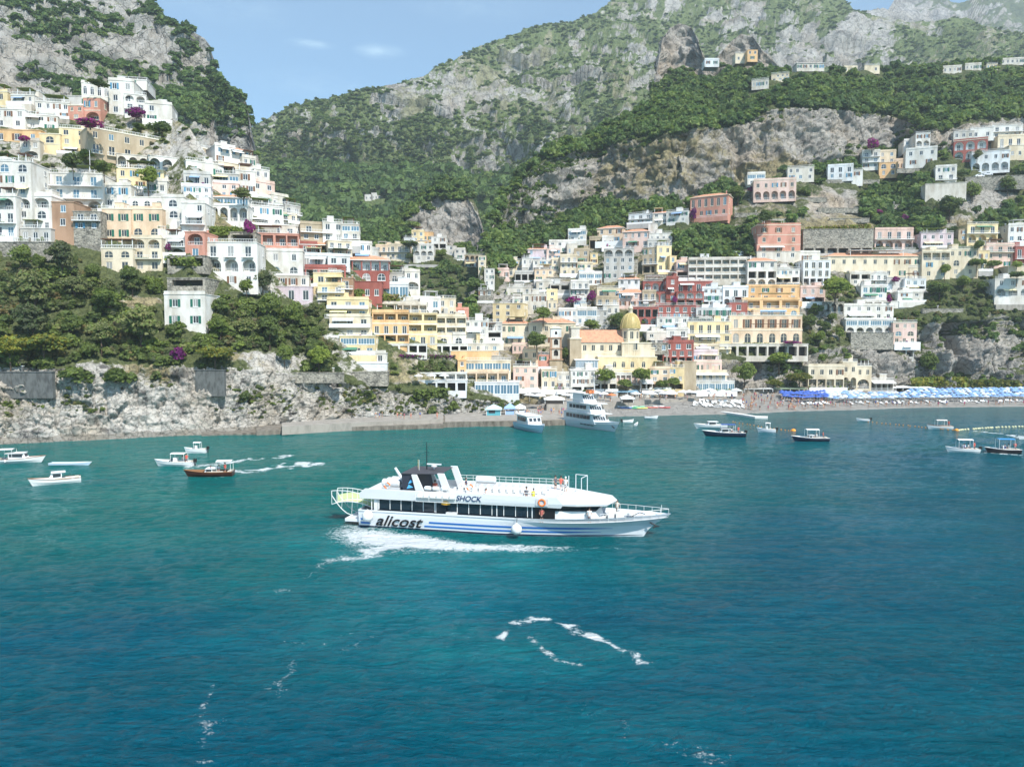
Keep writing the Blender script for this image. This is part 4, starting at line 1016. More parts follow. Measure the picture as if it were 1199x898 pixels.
(1116,1156,166,189,'R','a3/a3',-22,'c','villa','deep red villa with white ringed arches'),
(1137,1182,179,202,'B','w4/a4',-16,'','house','blue white house with pink flowers below the deep red villa'),
(1095,1120,196,212,'W','w3/b2',-16,'','house','white terraced house left of the parked cars'),
(1083,1131,216,236,'Q','-',-14,'qn','retaining_wall','long smooth white retaining wall among the trees'),
(1130,1199,208,222,'S','-',-10,'qn','retaining_wall','grey stone road wall below the blue white house'),
(875,887,59,71,'O','w2/w1',0,'','house','orange castle like house on the rocky crest'),
(861,876,63,73,'C','w2',0,'','house','cream house left of the orange castle like house on the crest'),
(933,965,74,82,'Q','w5',0,'T','house','long white house on the wooded crest'),
(903,924,88,96,'C','w4/w3',-15,'','house','stepped pale houses below the crest, upper group'),
(880,900,95,104,'Q','w4',-18,'','house','lower pale house stepping down below the crest'),
(988,1004,79,85,'C','w3',0,'','house','small pale house on the crest left of the long skyline village'),
(1012,1030,77,85,'C','w2',0,'','house','tiny cream house in the middle of the wooded crest'),
(1104,1126,79,86,'Q','w4',-10,'','house','white skyline house left of the right hand crest village'),
(1130,1149,76,83,'Q','w4',-10,'','house','white skyline house in the middle of the crest village'),
(1155,1168,76,82,'C','w3',-10,'','house','pale skyline house in a dip of the crest village'),
(1172,1199,70,76,'Q','w5',-8,'','house','long pale house at the right end of the crest village'),
(825,842,70,77,'B','w2',0,'','house','tiny pale blue house left of the rocky crest'),
(560,569,300,318,'C','w1/w1/w1',0,'','house','narrow cream house at the end of the viaduct'),
(567,579,315,335,'W','w2/w2/w2',0,'','house','narrow white three storey house right of the viaduct'),
(579,596,316,327,'P','w3',0,'','house','small pinkish house right of the narrow white one'),
(594,603,315,325,'C','w1',0,'','house','tiny cream house with a single window in the centre'),
(598,613,306,319,'C','w2/w2',0,'','house','cream hill house under the woods left of the pink roofed house'),
(611,624,303,320,'W','w2/w2',0,'','house','white hill house left of the pink roofed house'),
(618,642,292,308,'V','w3/w2',0,'T','house','pink roofed hill house below the woods'),
(640,656,292,305,'P','w2/w2',0,'','house','peach hill house at the top of the centre cluster'),
(643,668,283,296,'W','w3/w2',0,'','house','white and pink house crowning the centre cluster'),
(624,647,305,319,'W','w3/x3',0,'','house','white terrace house in the heart of the centre cluster'),
(626,648,316,330,'K','w3/w2',0,'','house','orange cream house in the lower centre cluster'),
(646,662,304,318,'C','w2/w2',0,'','house','cream house right of the white terrace house in the centre cluster'),
(656,676,300,323,'C','b3/w3/w2',0,'','house','tall cream house at the right of the centre cluster'),
(603,626,319,331,'G','x3',0,'','house','grey arcaded house at the lower left of the centre cluster'),
(672,690,293,310,'T','w2/w2',-5,'','house','tan grey hill house left of the vivid yellow tower'),
(691,700,297,309,'Y','w1/w1',-5,'','house','vivid yellow small tower house'),
(664,676,286,300,'Q','w2',0,'','house','pale house above the tan grey hill house'),
(676,694,309,322,'C','w2/w2',0,'','house','cream gable house below the vivid yellow tower'),
(593,622,337,346,'Q','w3',0,'','house','low pale houses row on the lane above the ochre house'),
(628,648,330,342,'Q','w2/w2',0,'','house','pale house in the middle of the valley'),
(560,577,340,355,'S','w2/-',0,'','house','rough stone cottage left of the ochre house'),
]
TOWN_V = [
(482,497,271,285,'Y','w2/w2',0,'','house','yellow house under the pinnacle rock'),
(495,507,272,284,'O','w2',0,'','house','orange house beside the yellow one under the pinnacle rock'),
(505,523,278,291,'W','w2/x2',0,'','house','white house at the foot of the pinnacle rock'),
(484,508,287,306,'W','w3/a3/w2',0,'','villa','white villa with arches in the centre above the viaduct'),
(473,486,279,290,'B','w3',0,'','house','blue grey roofed house left of the white villa'),
(456,480,287,304,'C','b3/b3',0,'','house','cream balcony house left of the white villa above the viaduct'),
(440,459,288,303,'K','b3/w2',0,'','house','peach house left of the cream balcony house in the valley'),
(430,443,292,306,'W','w2/w2',0,'','house','white house next to the left ridge in the valley'),
(522,534,288,300,'W','w1/w1',0,'','house','small white house right of the valley gardens'),
(532,545,292,304,'W','w2/w1',0,'','house','white house stepping down toward the viaduct end'),
(544,568,299,314,'T','a4/w3',0,'','palazzo','tan arcaded palazzo at the foot of the pinnacle'),
]
TOWN_M = [
(427,436,228,235,'W','w2',0,'','house','small white house alone in the mountain forest'),
(435,446,226,235,'W','w3',0,'','house','white arcaded house in the mountain forest beside the small one'),
(447,450,225,235,'C','w1',0,'','house','narrow cream house at the right of the mountain forest pair'),
]
# ------------------------------------------------------------------ build terrain
MT_H = terrain_mat('headland_ground', 5.0, bump=.55, rock=((.11, .105, .10), (.40, .38, .345), (.42, .36, .28)))
MT_R = terrain_mat('coast_ground', 11.0, bump=.7, rock=((.13, .125, .115), (.335, .31, .275), (.46, .365, .265)))
MT_M = terrain_mat('mountain_ground', 24.0, bump=.7, rock=((.17, .165, .155), (.39, .375, .345), (.44, .385, .31)), green=((.085, .12, .045), (.19, .23, .095)), dry=(.34, .33, .20))
def hv(PX, PY, v, d):      # headland: rocks bare at the waterline, greener on top
    v = v - .5 * sstep(395, 440, PX) * (PY > 440) * 0
    low = sstep(470, 500, PY); v = v - .5 * low; d = d - .5 * sstep(445, 470, PY)
    gap = sstep(0, 1, 1 - np.hypot((PX - 268) / 60, (PY - 415) / 14)); v = v - .6 * gap; d = d + .5 * gap
    gap = sstep(0, 1, 1 - np.hypot((PX - 165) / 55, (PY - 352) / 14)); v = v - .8 * gap; d = d + .6 * gap
    gap = sstep(0, 1, 1 - np.hypot((PX - 320) / 90, (PY - 425) / 22)); v = v - .55 * gap; d = d + .3 * gap
    gap = sstep(0, 1, 1 - np.hypot((PX - 130) / 90, (PY - 432) / 16)); v = v - .5 * gap; d = d + .3 * gap
    return v - .12 * (PY > 436), d
def rv(PX, PY, v, d):
    def blob(x, y, rx, ry): return sstep(0, 1, 1.2 - np.hypot((PX - x) / rx, (PY - y) / ry))
    for q in ((630, 232, 50, 34), (705, 205, 60, 34), (785, 200, 60, 36), (850, 178, 55, 32), (925, 165, 60, 30), (1000, 158, 55, 24)): v = v - .62 * blob(*q)
    v = v - .22 * (PX > 860) * (PY > 188) * (PY < 300); d = d + .28 * (PX > 860) * (PY > 188) * (PY < 300) - .1 * (PY > 340)
    v = v - .7 * blob(1110, 415, 48, 34) - .4 * blob(1170, 400, 40, 40) - .5 * blob(1020, 428, 34, 26)
    v = v - .9 * blob(985, 272, 60, 26) - .5 * blob(980, 240, 45, 22) - .55 * blob(1150, 235, 60, 24) - .8 * blob(1115, 262, 45, 12)
    d = d + .35 * blob(985, 272, 60, 26) - .3 * blob(1150, 235, 60, 30)
    v = v + .3 * blob(1090, 430, 25, 30) - .5 * blob(880, 440, 40, 18) - .5 * blob(1020, 425, 30, 25) - .3 * blob(1140, 410, 60, 40)
    v = v - .35 * (PY > 340) * (PX < 880) * (PY > 420)
    return v, d
build_layer(LH, 'headland_ground', -320, 614, 900, 360, 3.2, 9, MT_H, hv)
build_layer(LR, 'coast_ground', 545, 1520, 900, 380, 8.5, 30, MT_R, rv, extra=lambda PX, PY: 9 * np.exp(-((PX - (1122 + (PY - 400) * .16)) / 7.5) ** 2) * sstep(368, 384, PY) * sstep(447, 440, PY) - 4 * np.exp(-((PX - 1104) / 9) ** 2) * sstep(384, 400, PY) * sstep(450, 430, PY) - 4 * np.exp(-((PX - 1150) / 12) ** 2) * sstep(384, 400, PY) * sstep(450, 430, PY))
build_layer(LV, 'valley_ground', 360, 605, 190, 150, 5.0, 22, MT_R, lambda PX, PY, v, d: (v - .45 * (PY < 285) * (PY > 235) * (PX > 478), d))
build_layer(LC, 'crag_ground', 764, 930, 130, 80, 8, 24, MT_R, lambda PX, PY, v, d: (v - .5 * (PY < 78), d - .2))
def lv(PX, PY, v, d):
    u = fbm(np.stack([PX * 1.0, PY * 2.6 - PX * .9, PX * 0], -1), 60, 4)
    def blob(x, y, rx, ry): return sstep(0, 1, 1.2 - np.hypot((PX - x) / rx, (PY - y) / ry))
    v = v - .5 * blob(165, 52, 55, 24) - .5 * blob(236, 72, 20, 36) - .7 * blob(262, 166, 42, 28) - .5 * blob(30, 106, 70, 12) - .3 * blob(290, 200, 20, 40) + .25 * blob(60, 30, 60, 25)
    v = v + .14 + .75 * u + .25 * sstep(150, 260, PX) * sstep(60, 110, PY) * (1 - sstep(130, 160, PY)) - .35 * sstep(85, 105, PY) * (PX < 90) * (1 - sstep(125, 135, PY)) - .5 * sstep(150, 175, PY) * sstep(190, 215, PX)
    return v, d
build_layer(LL, 'left_mountain', -340, 320, 420, 260, 12, 45, MT_M, lv)
def mv(PX, PY, v, d):
    v = v + .55 * sstep(0, 60, PY - (150 - (PX - 300) * .08)) * (PX < 520) - .25 * sstep(400, 440, PX) * (1 - sstep(640, 700, PX)) * (PY < 190) * (PY > 90)
    st = ridge(np.stack([PX * 1.0 + PY * .55, PY * .9 - PX * .45, PX * 0], -1), 34, 5, .62) - .62
    v = v - 1.1 * st * (PY < 210); d = d + .5 * fbm(np.stack([PX, PY, PX * 0 + 9], -1), 40, 4)
    v = v + .12 + .12 * (PX > 900) - .12 * sstep(150, 100, PY) - .25 * np.exp(-((PY - 190) / 26.0) ** 2) * (PX > 380) * (PX < 720)
    return v, d
build_layer(LM, 'big_mountain', 225, 1540, 900, 400, 40, 170, MT_M, mv)
MT_F = terrain_mat('far_peaks_ground', 60.0, rock=((.22, .21, .20), (.46, .44, .41), (.46, .42, .36)), green=((.09, .12, .06), (.18, .21, .10)), dry=(.32, .31, .21))
build_layer(LF, 'far_peaks', 880, 1560, 240, 90, 70, 260, MT_F)
# ------------------------------------------------------------------ sea
def build_sea():
    nx, ny = 620, 430
    px = np.linspace(-80, 1280, nx)
    py = 476 + (930 - 476) * (np.linspace(0, 1, ny) ** 1.25)
    PX, PY = np.meshgrid(px, py[::-1])
    ax = (PX - CX) / F; b = (CY - PY) / F; y = cp + b * sp; zz = (-sp + b * cp) / y; D = -CZ / zz
    X, Y = ax / y * D, D
    def wave(X, Y):
        P = np.stack([X, Y, X * 0], -1)
        w = .16 * fbm(P * np.array([.8, 1.3, 1]), 9, 3) + .10 * (ridge(P * np.array([.75, 1.35, 1]), 3.4, 3) - .6) + .05 * fbm(P + 40, 1.3, 2)
        return w
    fade = sstep(260, 120, Y) * .75 + .25
    Z = wave(X, Y) * fade * .8
    V = np.stack([X, Y, Z], -1)
    # foam and stirred water where the photograph has it
    fo = np.zeros_like(X); aq = np.zeros_like(X)
    def W(px_, py_): p = sea(px_, py_); return p.x, p.y
    def blob(x, y, rx, ry, ang=0):
        cx_, cy_ = W(x, y); c, s = math.cos(ang), math.sin(ang)
        u = ((X - cx_) * c + (Y - cy_) * s) / rx; v = (-(X - cx_) * s + (Y - cy_) * c) / ry
        return np.clip(1.15 - np.hypot(u, v), 0, 1)
    def line(pts, w, k=1.0):
        r = np.zeros_like(X); q = [W(*p) for p in pts]
        jx = .5 * fbm(np.stack([X, Y, X * 0], -1), 2.0, 3) * w * 2.2; jy = .5 * fbm(np.stack([X + 50, Y, X * 0], -1), 2.0, 3) * w * 2.2
        for (ax_, ay_), (bx_, by_) in zip(q[:-1], q[1:]):
            dx, dy = bx_ - ax_, by_ - ay_; t = np.clip(((X - ax_) * dx + (Y - ay_) * dy) / (dx * dx + dy * dy), 0, 1)
            r = np.maximum(r, np.clip(1 - np.hypot(X + jx - ax_ - t * dx, Y + jy - ay_ - t * dy) / w, 0, 1))
        return r * k
    a = R(-12)
    fo += .72 * blob(452, 627, 8.5, 4.2, a) + .62 * blob(505, 637, 12, 3.6, a) + .5 * blob(570, 640, 12, 2.0, a) + .3 * blob(640, 643, 12, 1.4, a) + .5 * blob(415, 616, 6, 5, 0) + .2 * blob(700, 643, 8, 1.2, a) + .45 * blob(430, 645, 12, 7, a) + line([(590, 634), (660, 641), (735, 641)], .8, .55)
    aq += 1.0 * blob(470, 640, 17, 8, a) + .7 * blob(560, 652, 22, 6, a) + .5 * blob(450, 690, 20, 12) + .7 * blob(640, 762, 12, 5) + .4 * blob(420, 760, 16, 10) + .35 * blob(700, 850, 12, 5)
    fo += line([(585, 745), (598, 732), (622, 723), (645, 724), (668, 733)], .95, 1.0) + line([(628, 745), (632, 760), (655, 768), (680, 774)], .7, .85) + line([(690, 746), (715, 756), (742, 765), (748, 775)], .95, 1.0) + line([(520, 742), (560, 748), (590, 745)], 1.0, .5) + line([(668, 733), (690, 746)], 1.0, .8)
    fo += line([(455, 640), (400, 655), (372, 662), (366, 676)], 1.4, .6) + line([(372, 690), (330, 690), (305, 692)], 1.2, .55) + line([(420, 740), (380, 752), (340, 748)], 1.2, .52) + line([(345, 775), (330, 800), (338, 808)], 1.2, .62) + line([(245, 800), (238, 830), (246, 850), (220, 868), (236, 885), (250, 897)], 1.0, .68) + line([(680, 830), (720, 838), (735, 858), (750, 845)], 1.5, .56) + line([(780, 872), (830, 882), (845, 890)], 1.0, .58) + line([(380, 772), (420, 760), (440, 745)], .9, .5)
    # wakes of the small boats
    fo += line([(272, 553), (310, 549), (362, 543)], 3.0, 1.35) + line([(222, 547), (270, 541), (340, 534)], 2.4, 1.15) + line([(222, 553), (250, 559), (276, 556)], .7, .8) + line([(1160, 530), (1180, 532), (1205, 533)], 1.6, .9) + line([(1148, 505), (1175, 508), (1199, 512), (1225, 515)], 2.4, 1.3) + line([(1110, 519), (1070, 514), (1030, 510)], 1.2, .5) + line([(1165, 530), (1195, 532)], .7, .8)
    # surf along the rocks and the beach
    for q in ([(100, 515), (150, 512), (200, 510), (238, 508)], [(0, 521), (60, 518), (100, 516)]): fo += line(q, .8, .5)
    fo += line([(700, 488), (760, 487), (800, 486), (850, 485.5), (880, 484.5), (900, 483), (950, 481.3), (1000, 480), (1050, 478.4), (1090, 477.3), (1199, 476.2), (1280, 476)], 1.4, .75)
    fo += line([(585, 498), (680, 500)], .8, .25)
    shal = sstep(40, 0, np.abs(Y - 0) * 0 + (PY - np.interp(PX, [-80, 100, 300, 500, 680, 900, 1280], [521, 516, 505, 492, 489, 483, 476])))
    near_left = sstep(760, 540, PY) * (1 - .8 * sstep(560, 1050, PX))
    rightdark = sstep(760, 1000, PX) * sstep(900, 560, PY)
    teal = np.clip(.95 * near_left + .25 * (fbm(np.stack([X, Y * 1.6, X * 0], -1), 26, 3)) + .25 * sstep(200, 60, PX) * 0, 0, 1)
    at3 = np.stack([np.clip(fo, 0, 1.2), np.clip(aq, 0, 1), teal, np.clip(shal * (PX > 640), 0, 1)], -1)
    me = npmesh('sea', V.reshape(-1, 3), gridq(ny, nx), [])
    at_ = me.attributes.new('wet', 'FLOAT_COLOR', 'POINT'); at_.data.foreach_set('color', at3.reshape(-1).astype(np.float32))
    m = bpy.data.materials.new('sea_water'); nt, N, L, bs = nodes(m)
    bs.inputs['IOR'].default_value = 1.33; bs.inputs['Roughness'].default_value = .12; bs.inputs['Specular IOR Level'].default_value = .16
    g = N.new('ShaderNodeNewGeometry'); A = N.new('ShaderNodeAttribute'); A.attribute_name = 'wet'; sx = N.new('ShaderNodeSeparateColor'); L.new(A.outputs['Color'], sx.inputs[0])
    def noise(scale, det=4, ro=.6, st=(1, 1, 1), dist=0):
        mp = N.new('ShaderNodeMapping'); mp.inputs['Scale'].default_value = st; n = N.new('ShaderNodeTexNoise'); n.inputs['Scale'].default_value = scale; n.inputs['Detail'].default_value = det; n.inputs['Roughness'].default_value = ro; n.inputs['Distortion'].default_value = dist
        L.new(g.outputs['Position'], mp.inputs[0]); L.new(mp.outputs[0], n.inputs[0]); return n.outputs[0]
    def math_(op, a, b=None, c=None, clamp=False):
        x = N.new('ShaderNodeMath'); x.operation = op; x.use_clamp = clamp
        for i, v in enumerate((a, b, c)):
            if v is None: continue
            if isinstance(v, (int, float)): x.inputs[i].default_value = v
            else: L.new(v, x.inputs[i])
        return x.outputs[0]
    def mix(f, a, c):
        x = N.new('ShaderNodeMix'); x.data_type = 'RGBA'
        for s_, v in ((x.inputs[0], f), (x.inputs[6], a), (x.inputs[7], c)):
            if isinstance(v, tuple): s_.default_value = (*v, 1)
            elif isinstance(v, float): s_.default_value = v
            else: L.new(v, s_)
        return x.outputs[2]
    bs.inputs['Specular Tint'].default_value = (.25, .85, 1.0, 1); deep, teal_c, aqua = (.0001, .086, .135), (.0001, .142, .130), (.010, .22, .235)
    big = noise(.05, 4, .6, (1, 1.7, 1))
    tf = math_('MULTIPLY_ADD', math_('SUBTRACT', big, .5), .7, sx.outputs[2], True)
    c = mix(tf, deep, teal_c)
    c = mix(math_('MULTIPLY', math_('MULTIPLY_ADD', noise(.25, 4, .6), 1.4, -.15, True), sx.outputs[1]), c, aqua)
    c = mix(math_('MULTIPLY', A.outputs['Alpha'], .55), c, (.02, .10, .09))
    fn = math_('MULTIPLY_ADD', noise(3.4, 8, .8, (1, 1.25, 1), .6), 1.0, 0)
    f2 = math_('ABSOLUTE', math_('SUBTRACT', noise(.55, 6, .7, (1, 1.25, 1), 1.2), .5)); fil = math_('MULTIPLY_ADD', f2, -7.5, 1.0, True)
    val = math_('ADD', math_('MULTIPLY_ADD', fil, .22, -.08), math_('MULTIPLY_ADD', fn, 1.25, -.625)); val = math_('MULTIPLY_ADD', sx.outputs[0], .66, val)
    ff = math_('MULTIPLY', math_('SUBTRACT', val, .44), 4.2, clamp=True)
    mask = math_('MULTIPLY', ff, math_('MULTIPLY', sx.outputs[0], 6.0, clamp=True))
    c2 = mix(mask, c, (.80, .84, .84)); L.new(c2, bs.inputs['Base Color'])
    L.new(math_('MULTIPLY_ADD', mask, .7, .10), bs.inputs['Roughness'])
    h = math_('ADD', math_('MULTIPLY', noise(.5, 5, .65, (.75, 1.6, 1), .8), 1.1), math_('ADD', math_('MULTIPLY', noise(1.7, 6, .72, (.75, 1.5, 1), .6), .62), math_('MULTIPLY', noise(6, 3, .6), .05)))
    h = math_('MULTIPLY', h, math_('MULTIPLY_ADD', noise(.035, 4, .65, (1, 2.6, 1), .5), 1.9, .05))
    bp = N.new('ShaderNodeBump'); bp.inputs['Strength'].default_value = .9; bp.inputs['Distance'].default_value = 1.25; L.new(h, bp.inputs['Height']); L.new(bp.outputs[0], bs.inputs['Normal'])
    me.materials.append(m)
    o = link('sea', me); tag(o, kind='structure')
    # outer sheet joining at the sides, behind the camera and out to the horizon
    q = MB(); E = 9000
    xl = float(X[:, 0].min())
    # a border ring slightly lower; the fine sheet overlaps it
    q.quad((-E, -E, -.25), (E, -E, -.25), (E, 420, -.25), (-E, 420, -.25), m)
    oo = q.obj('open_sea'); a2 = oo.data.attributes.new('wet', 'FLOAT_COLOR', 'POINT'); a2.data.foreach_set('color', np.tile([0, 0, .35, 0], 4).astype(np.float32)); tag(oo, kind='structure')
build_sea()
for T, k in ((TOWN_H, 'H'), (TOWN_R, 'R'), (TOWN_V, 'V'), (TOWN_M, 'M')):
    for r in T:
        house(*r[:5], r[5], r[6], r[7], r[8], r[9], layer=k)
def gp(L_, px, py): return at(px, py, L_.d(px, py))
def zat(px, py, z):
    a, s = ray(px, py); D = (z - CZ) / s; return Vector((a * D, D, z))
def occ_px(x0, x1, y0, y1, D):
    OCC[int(y0):int(y1), int(max(0, x0)):int(x1)] = True; OCCD[int(y0):int(y1), int(max(0, x0)):int(x1)] = np.minimum(OCCD[int(y0):int(y1), int(max(0, x0)):int(x1)], D)
# ------------------------------------------------------------------ the domed church and its bell tower
def church():
    D = LR.d(720, 436); s = D / F; px0, pyb = 667, 437
    O = at(px0, pyb, D)
    root = thing('church', 'cream church with a tiled majolica dome and orange nave roof above the beach', 'church', O)
    X = lambda p: (p - px0) * s
    Z = lambda p: (pyb - p) * s
    cw = wallmat('C'); yw = wallmat('Y'); st = wallmat('T'); tr = pbr('cream_trim', (.74, .67, .52), .6); qw = wallmat('Q')
    # nave
    x0, x1 = X(680), X(731); H = Z(401); m = MB(); ops = []
    for k in range(5):
        xc = x0 + (x1 - x0) * (k + .5) / 5; ops.append(dict(x0=xc - .65 - x0, x1=xc + .65 - x0, z0=Z(411), z1=Z(404), dep=.25, bm=DARK))
    facade(m, x1 - x0, 0, H, ops, cw); m.quad((x1 - x0, 0, 0), (x1 - x0, 9, 0), (x1 - x0, 9, H), (x1 - x0, 0, H), cw); m.quad((0, 9, 0), (0, 0, 0), (0, 0, H), (0, 9, H), cw)
    m.box(-.1, x1 - x0 + .1, -.12, -.004, H - .5, H - .2, tr); m.box(-.1, x1 - x0 + .1, -.12, -.004, Z(413.5), Z(412.5), tr)
    nv = m.obj('nave', root, loc=(x0, 2, 0))
    for o in ops: link('window', window_mesh(1.3, Z(404) - Z(411), 0, None, tr), nv, ((o['x0'] + o['x1']) / 2, 0, o['z0']))
    m = MB(); z2 = Z(389.5); m.quad((x0 - .3, 1.6, H), (x1, 1.6, H), (x1, 6.5, z2 + 1), (x0 - .3, 6.5, z2 + 1), TILE); m.quad((x1, 11.4, H), (x0 - .3, 11.4, H), (x0 - .3, 6.5, z2 + 1), (x1, 6.5, z2 + 1), TILE); m.poly([(x0 - .3, 1.6, H), (x0 - .3, 6.5, z2 + 1), (x0 - .3, 11.4, H)], cw)
    m.obj('nave_roof', root)
    # the tall facade seen from its flank
    m = MB(); a, b = X(667.5), X(681); m.box(a, b, 1.2, 12, -3, Z(396), st); m.box(a + .5, b - .6, 1.6, 11.5, Z(396) + .003, Z(384), qw); m.box(a + .2, b - .3, 1.3, 11.8, Z(384) + .002, Z(383) + .1, tr); m.box(a - .1, b + .12, 1.0, 12.1, Z(397), Z(395.6), tr); m.obj('facade_block', root)
    # transept block and stepped base of the drum
    m = MB(); m.box(X(728), X(762), -.6, 10, 0, Z(402), cw); m.box(X(727.4), X(762.6), -.8, 10.2, Z(402) + .002, Z(401), tr); m.box(X(758), X(767), .5, 8, 0, Z(408), cw); m.box(X(757.7), X(767.5), .3, 8.2, Z(408) + .002, Z(407), tr)
    for q in (735, 742): m.box(X(q), X(q) + .12, -.68, -.6, Z(416), Z(402), tr)
    tb = m.obj('transept', root); link('window', window_mesh(1.5, 2.6, 0, None, tr, GLASS, 1), tb, (X(743.5), -.62, Z(410)))
    cx, cy = X(740.3), 4.6
    m = MB(); r = 10.8 * s; m.lathe([(r, Z(402)), (r, Z(386.2)), (r + .35, Z(385.8)), (r + .35, Z(384.6)), (r - .4, Z(384.4))], cw, 8, cx, cy, R(22.5), R(382.5)); dr = m.obj('drum', root)
    for k, an in enumerate((-90, -45, -135, 0, 180)):
        o = link('window', window_mesh(1.3, 2.7, 0, None, tr, GLASS, 1), dr, (cx + math.cos(R(an)) * (r * math.cos(R(22.5)) + .02), cy + math.sin(R(an)) * (r * math.cos(R(22.5)) + .02), Z(397))); o.rotation_euler = (0, 0, R(an + 90))
    m = MB(); rd = 12.0 * s; zc = Z(384.5); pr = [(rd * math.cos(R(t)) * (1 if t < 80 else 1), zc + 18.5 * s * math.sin(R(t))) for t in (0, 8, 17, 27, 37, 47, 57, 67, 76, 84)]
    m.lathe(pr, DOME, 32, cx, cy); dm = m.obj('dome', root, True)
    rb = MB()
    for k in range(12):
        a_ = 2 * math.pi * k / 12; rb.tube([(cx + (q[0] + .02) * math.cos(a_), cy + (q[0] + .02) * math.sin(a_), q[1]) for q in pr], .11, pbr('dome_rib', (.58, .47, .2), .5), 4)
    rb.obj('dome_rib', dm)
    m = MB(); m.lathe([(2.6 * s, Z(367)), (2.5 * s, Z(361.5)), (3.0 * s, Z(361.2)), (2.8 * s, Z(360)), (1.6 * s, Z(358.4)), (.25, Z(357.4)), (.12, Z(355))], cw, 12, cx, cy); m.obj('lantern', root, True)
    # lower yellow body with arched windows
    m = MB(); W = X(767) - X(699); ops = []
    for q in (717, 727, 737.5, 750.5): ops.append(dict(x0=X(q + 1) - X(699) - .65, x1=X(q + 1) - X(699) + .65, z0=Z(430), z1=Z(423), dep=.3, arch=1, bm=DARK))
    facade(m, W, -4, Z(418), ops, yw); m.quad((W, 0, -4), (W, 8, -4), (W, 8, Z(418)), (W, 0, Z(418)), yw); m.quad((0, 8, -4), (0, 0, -4), (0, 0, Z(418)), (0, 8, Z(418)), yw); m.box(-.1, W + .1, -.1, 8, Z(418) + .002, Z(417), tr); m.box(-.03, W + .03, -.1, -.003, Z(433.5), Z(432.5), tr)
    lb = m.obj('lower_body', root, loc=(X(699), -3.2, 0))
    for o in ops: link('window', window_mesh(1.3, o['z1'] - o['z0'], 1, None, tr), lb, ((o['x0'] + o['x1']) / 2, .02, o['z0']))
    m = MB(); m.box(X(672), X(699), -3.4, 6, -4, Z(431), qw); m.box(X(672) - .1, X(700), -3.6, 6, Z(421.5), Z(420.5), FRAMEW); cs = m.obj('conservatory', root)
    for k in range(7): link('window', window_mesh(1.0, 2.5, 0, None, FRAMEW, GLASSB, 1), cs, (X(675) + 1.05 * k, -3.3, Z(430.6)))
    m = MB(); m.box(X(690), X(766), -4.6, 3, -8, -.15, wallmat('P')); m.obj('basement', root)
    m2 = MB(); m2.box(X(673), X(699), -3.1, 5.6, Z(431), Z(421.6), pbr('pale_curtain', (.5, .55, .58), .4)); m2.obj('conservatory_glass', root)
    occ_px(667, 767, 357, 446, D - 6)
    # bell tower
    D2 = LR.d(650, 434); s2 = D2 / F; O2 = at(643.5, 434, D2)
    bt = thing('bell_tower', 'square white and brown bell tower of four storeys left of the church', 'bell tower', O2)
    w = 15 * s2; br = wallmat('N'); gw = wallmat('Q')
    tiers = [(434, 420.5, st), (420.5, 407.5, gw), (407.5, 395, gw), (395, 383.5, wallmat('B'))]
    for i, (a, b, wm) in enumerate(tiers):
        z0, z1 = (434 - a) * s2, (434 - b) * s2; k = .12 * i; m = MB()
        ww = w - 2 * k; ops = [] if i == 0 else [dict(x0=ww / 2 - (.75 if i < 3 else .4), x1=ww / 2 + (.75 if i < 3 else .4), z0=(z1 - z0) * .28, z1=(z1 - z0) * (.82 if i < 3 else .6), dep=.8, arch=1, bm=DARK)]
        facade(m, ww, 0 if i else -4, z1 - z0 - .35, ops, wm)
        m.quad((ww, 0, -4 if i == 0 else 0), (ww, ww, -4 if i == 0 else 0), (ww, ww, z1 - z0 - .35), (ww, 0, z1 - z0 - .35), wm); m.quad((0, ww, -4 if i == 0 else 0), (0, 0, -4 if i == 0 else 0), (0, 0, z1 - z0 - .35), (0, ww, z1 - z0 - .35), wm)
        if i in (1, 2):
            for xx in (0, ww - .7): m.box(xx, xx + .7, -.06, -.003, 0, z1 - z0 - .36, br)
        m.obj('bell_tower_storey', bt, loc=(k, k, z0))
        m = MB(); m.box(k - .3, w - k + .3, k - .3, w - k + .3, z1 - .35, z1 - .003, br if i < 3 else tr); m.obj('cornice', bt)
    m = MB(); m.box(.9, w - .9, .9, w - .9, (434 - 383.5) * s2, (434 - 382.3) * s2, tr); m.obj('roof', bt)
    occ_px(643, 660, 382, 434, D2)
church()
# ------------------------------------------------------------------ quays, promenade, roads
def slab(name, front, back, z, zb, mat, kind='structure', label=None, cat=None):
    m = MB(); A = [zat(x, y, z) for x, y in front]; B = [zat(x, y, z) for x, y in back]
    for i in range(len(A) - 1):
        m.quad(A[i], A[i + 1], B[i + 1], B[i], mat)
        d = Vector((0, 0, zb - z)); m.quad(A[i] + d, A[i + 1] + d, A[i + 1], A[i], mat); m.quad(B[i], B[i + 1], B[i + 1] + d, B[i] + d, mat)
    d = Vector((0, 0, zb - z)); m.quad(A[0], B[0], B[0] + d, A[0] + d, mat); m.quad(B[-1], A[-1], A[-1] + d, B[-1] + d, mat)
    o = m.obj(name); tag(o, label, cat, None, kind if not cat else None); return o
QM = pbr('quay_concrete', (.22, .195, .16), .9, dirt=(.10, .088, .07), scale=.7, bump=.4, bscale=2)
QL = pbr('quay_paving', (.33, .30, .26), .9, dirt=(.24, .22, .19), scale=.6)
slab('quay_ledge', [(236, 508.5), (270, 507.5), (310, 506)], [(236, 503), (270, 502), (310, 501)], .45, -2, QM)
slab('quay', [(300, 504.6), (330, 503), (400, 500), (460, 498.6), (519, 497)], [(300, 499), (330, 497), (400, 494), (460, 491), (519, 488)], 1.0, -2, QM)
slab('quay_upper_path', [(330, 499.5), (400, 495.5), (460, 493), (519, 491)], [(330, 495), (400, 490), (460, 487), (519, 484)], 2.0, 0, QL)
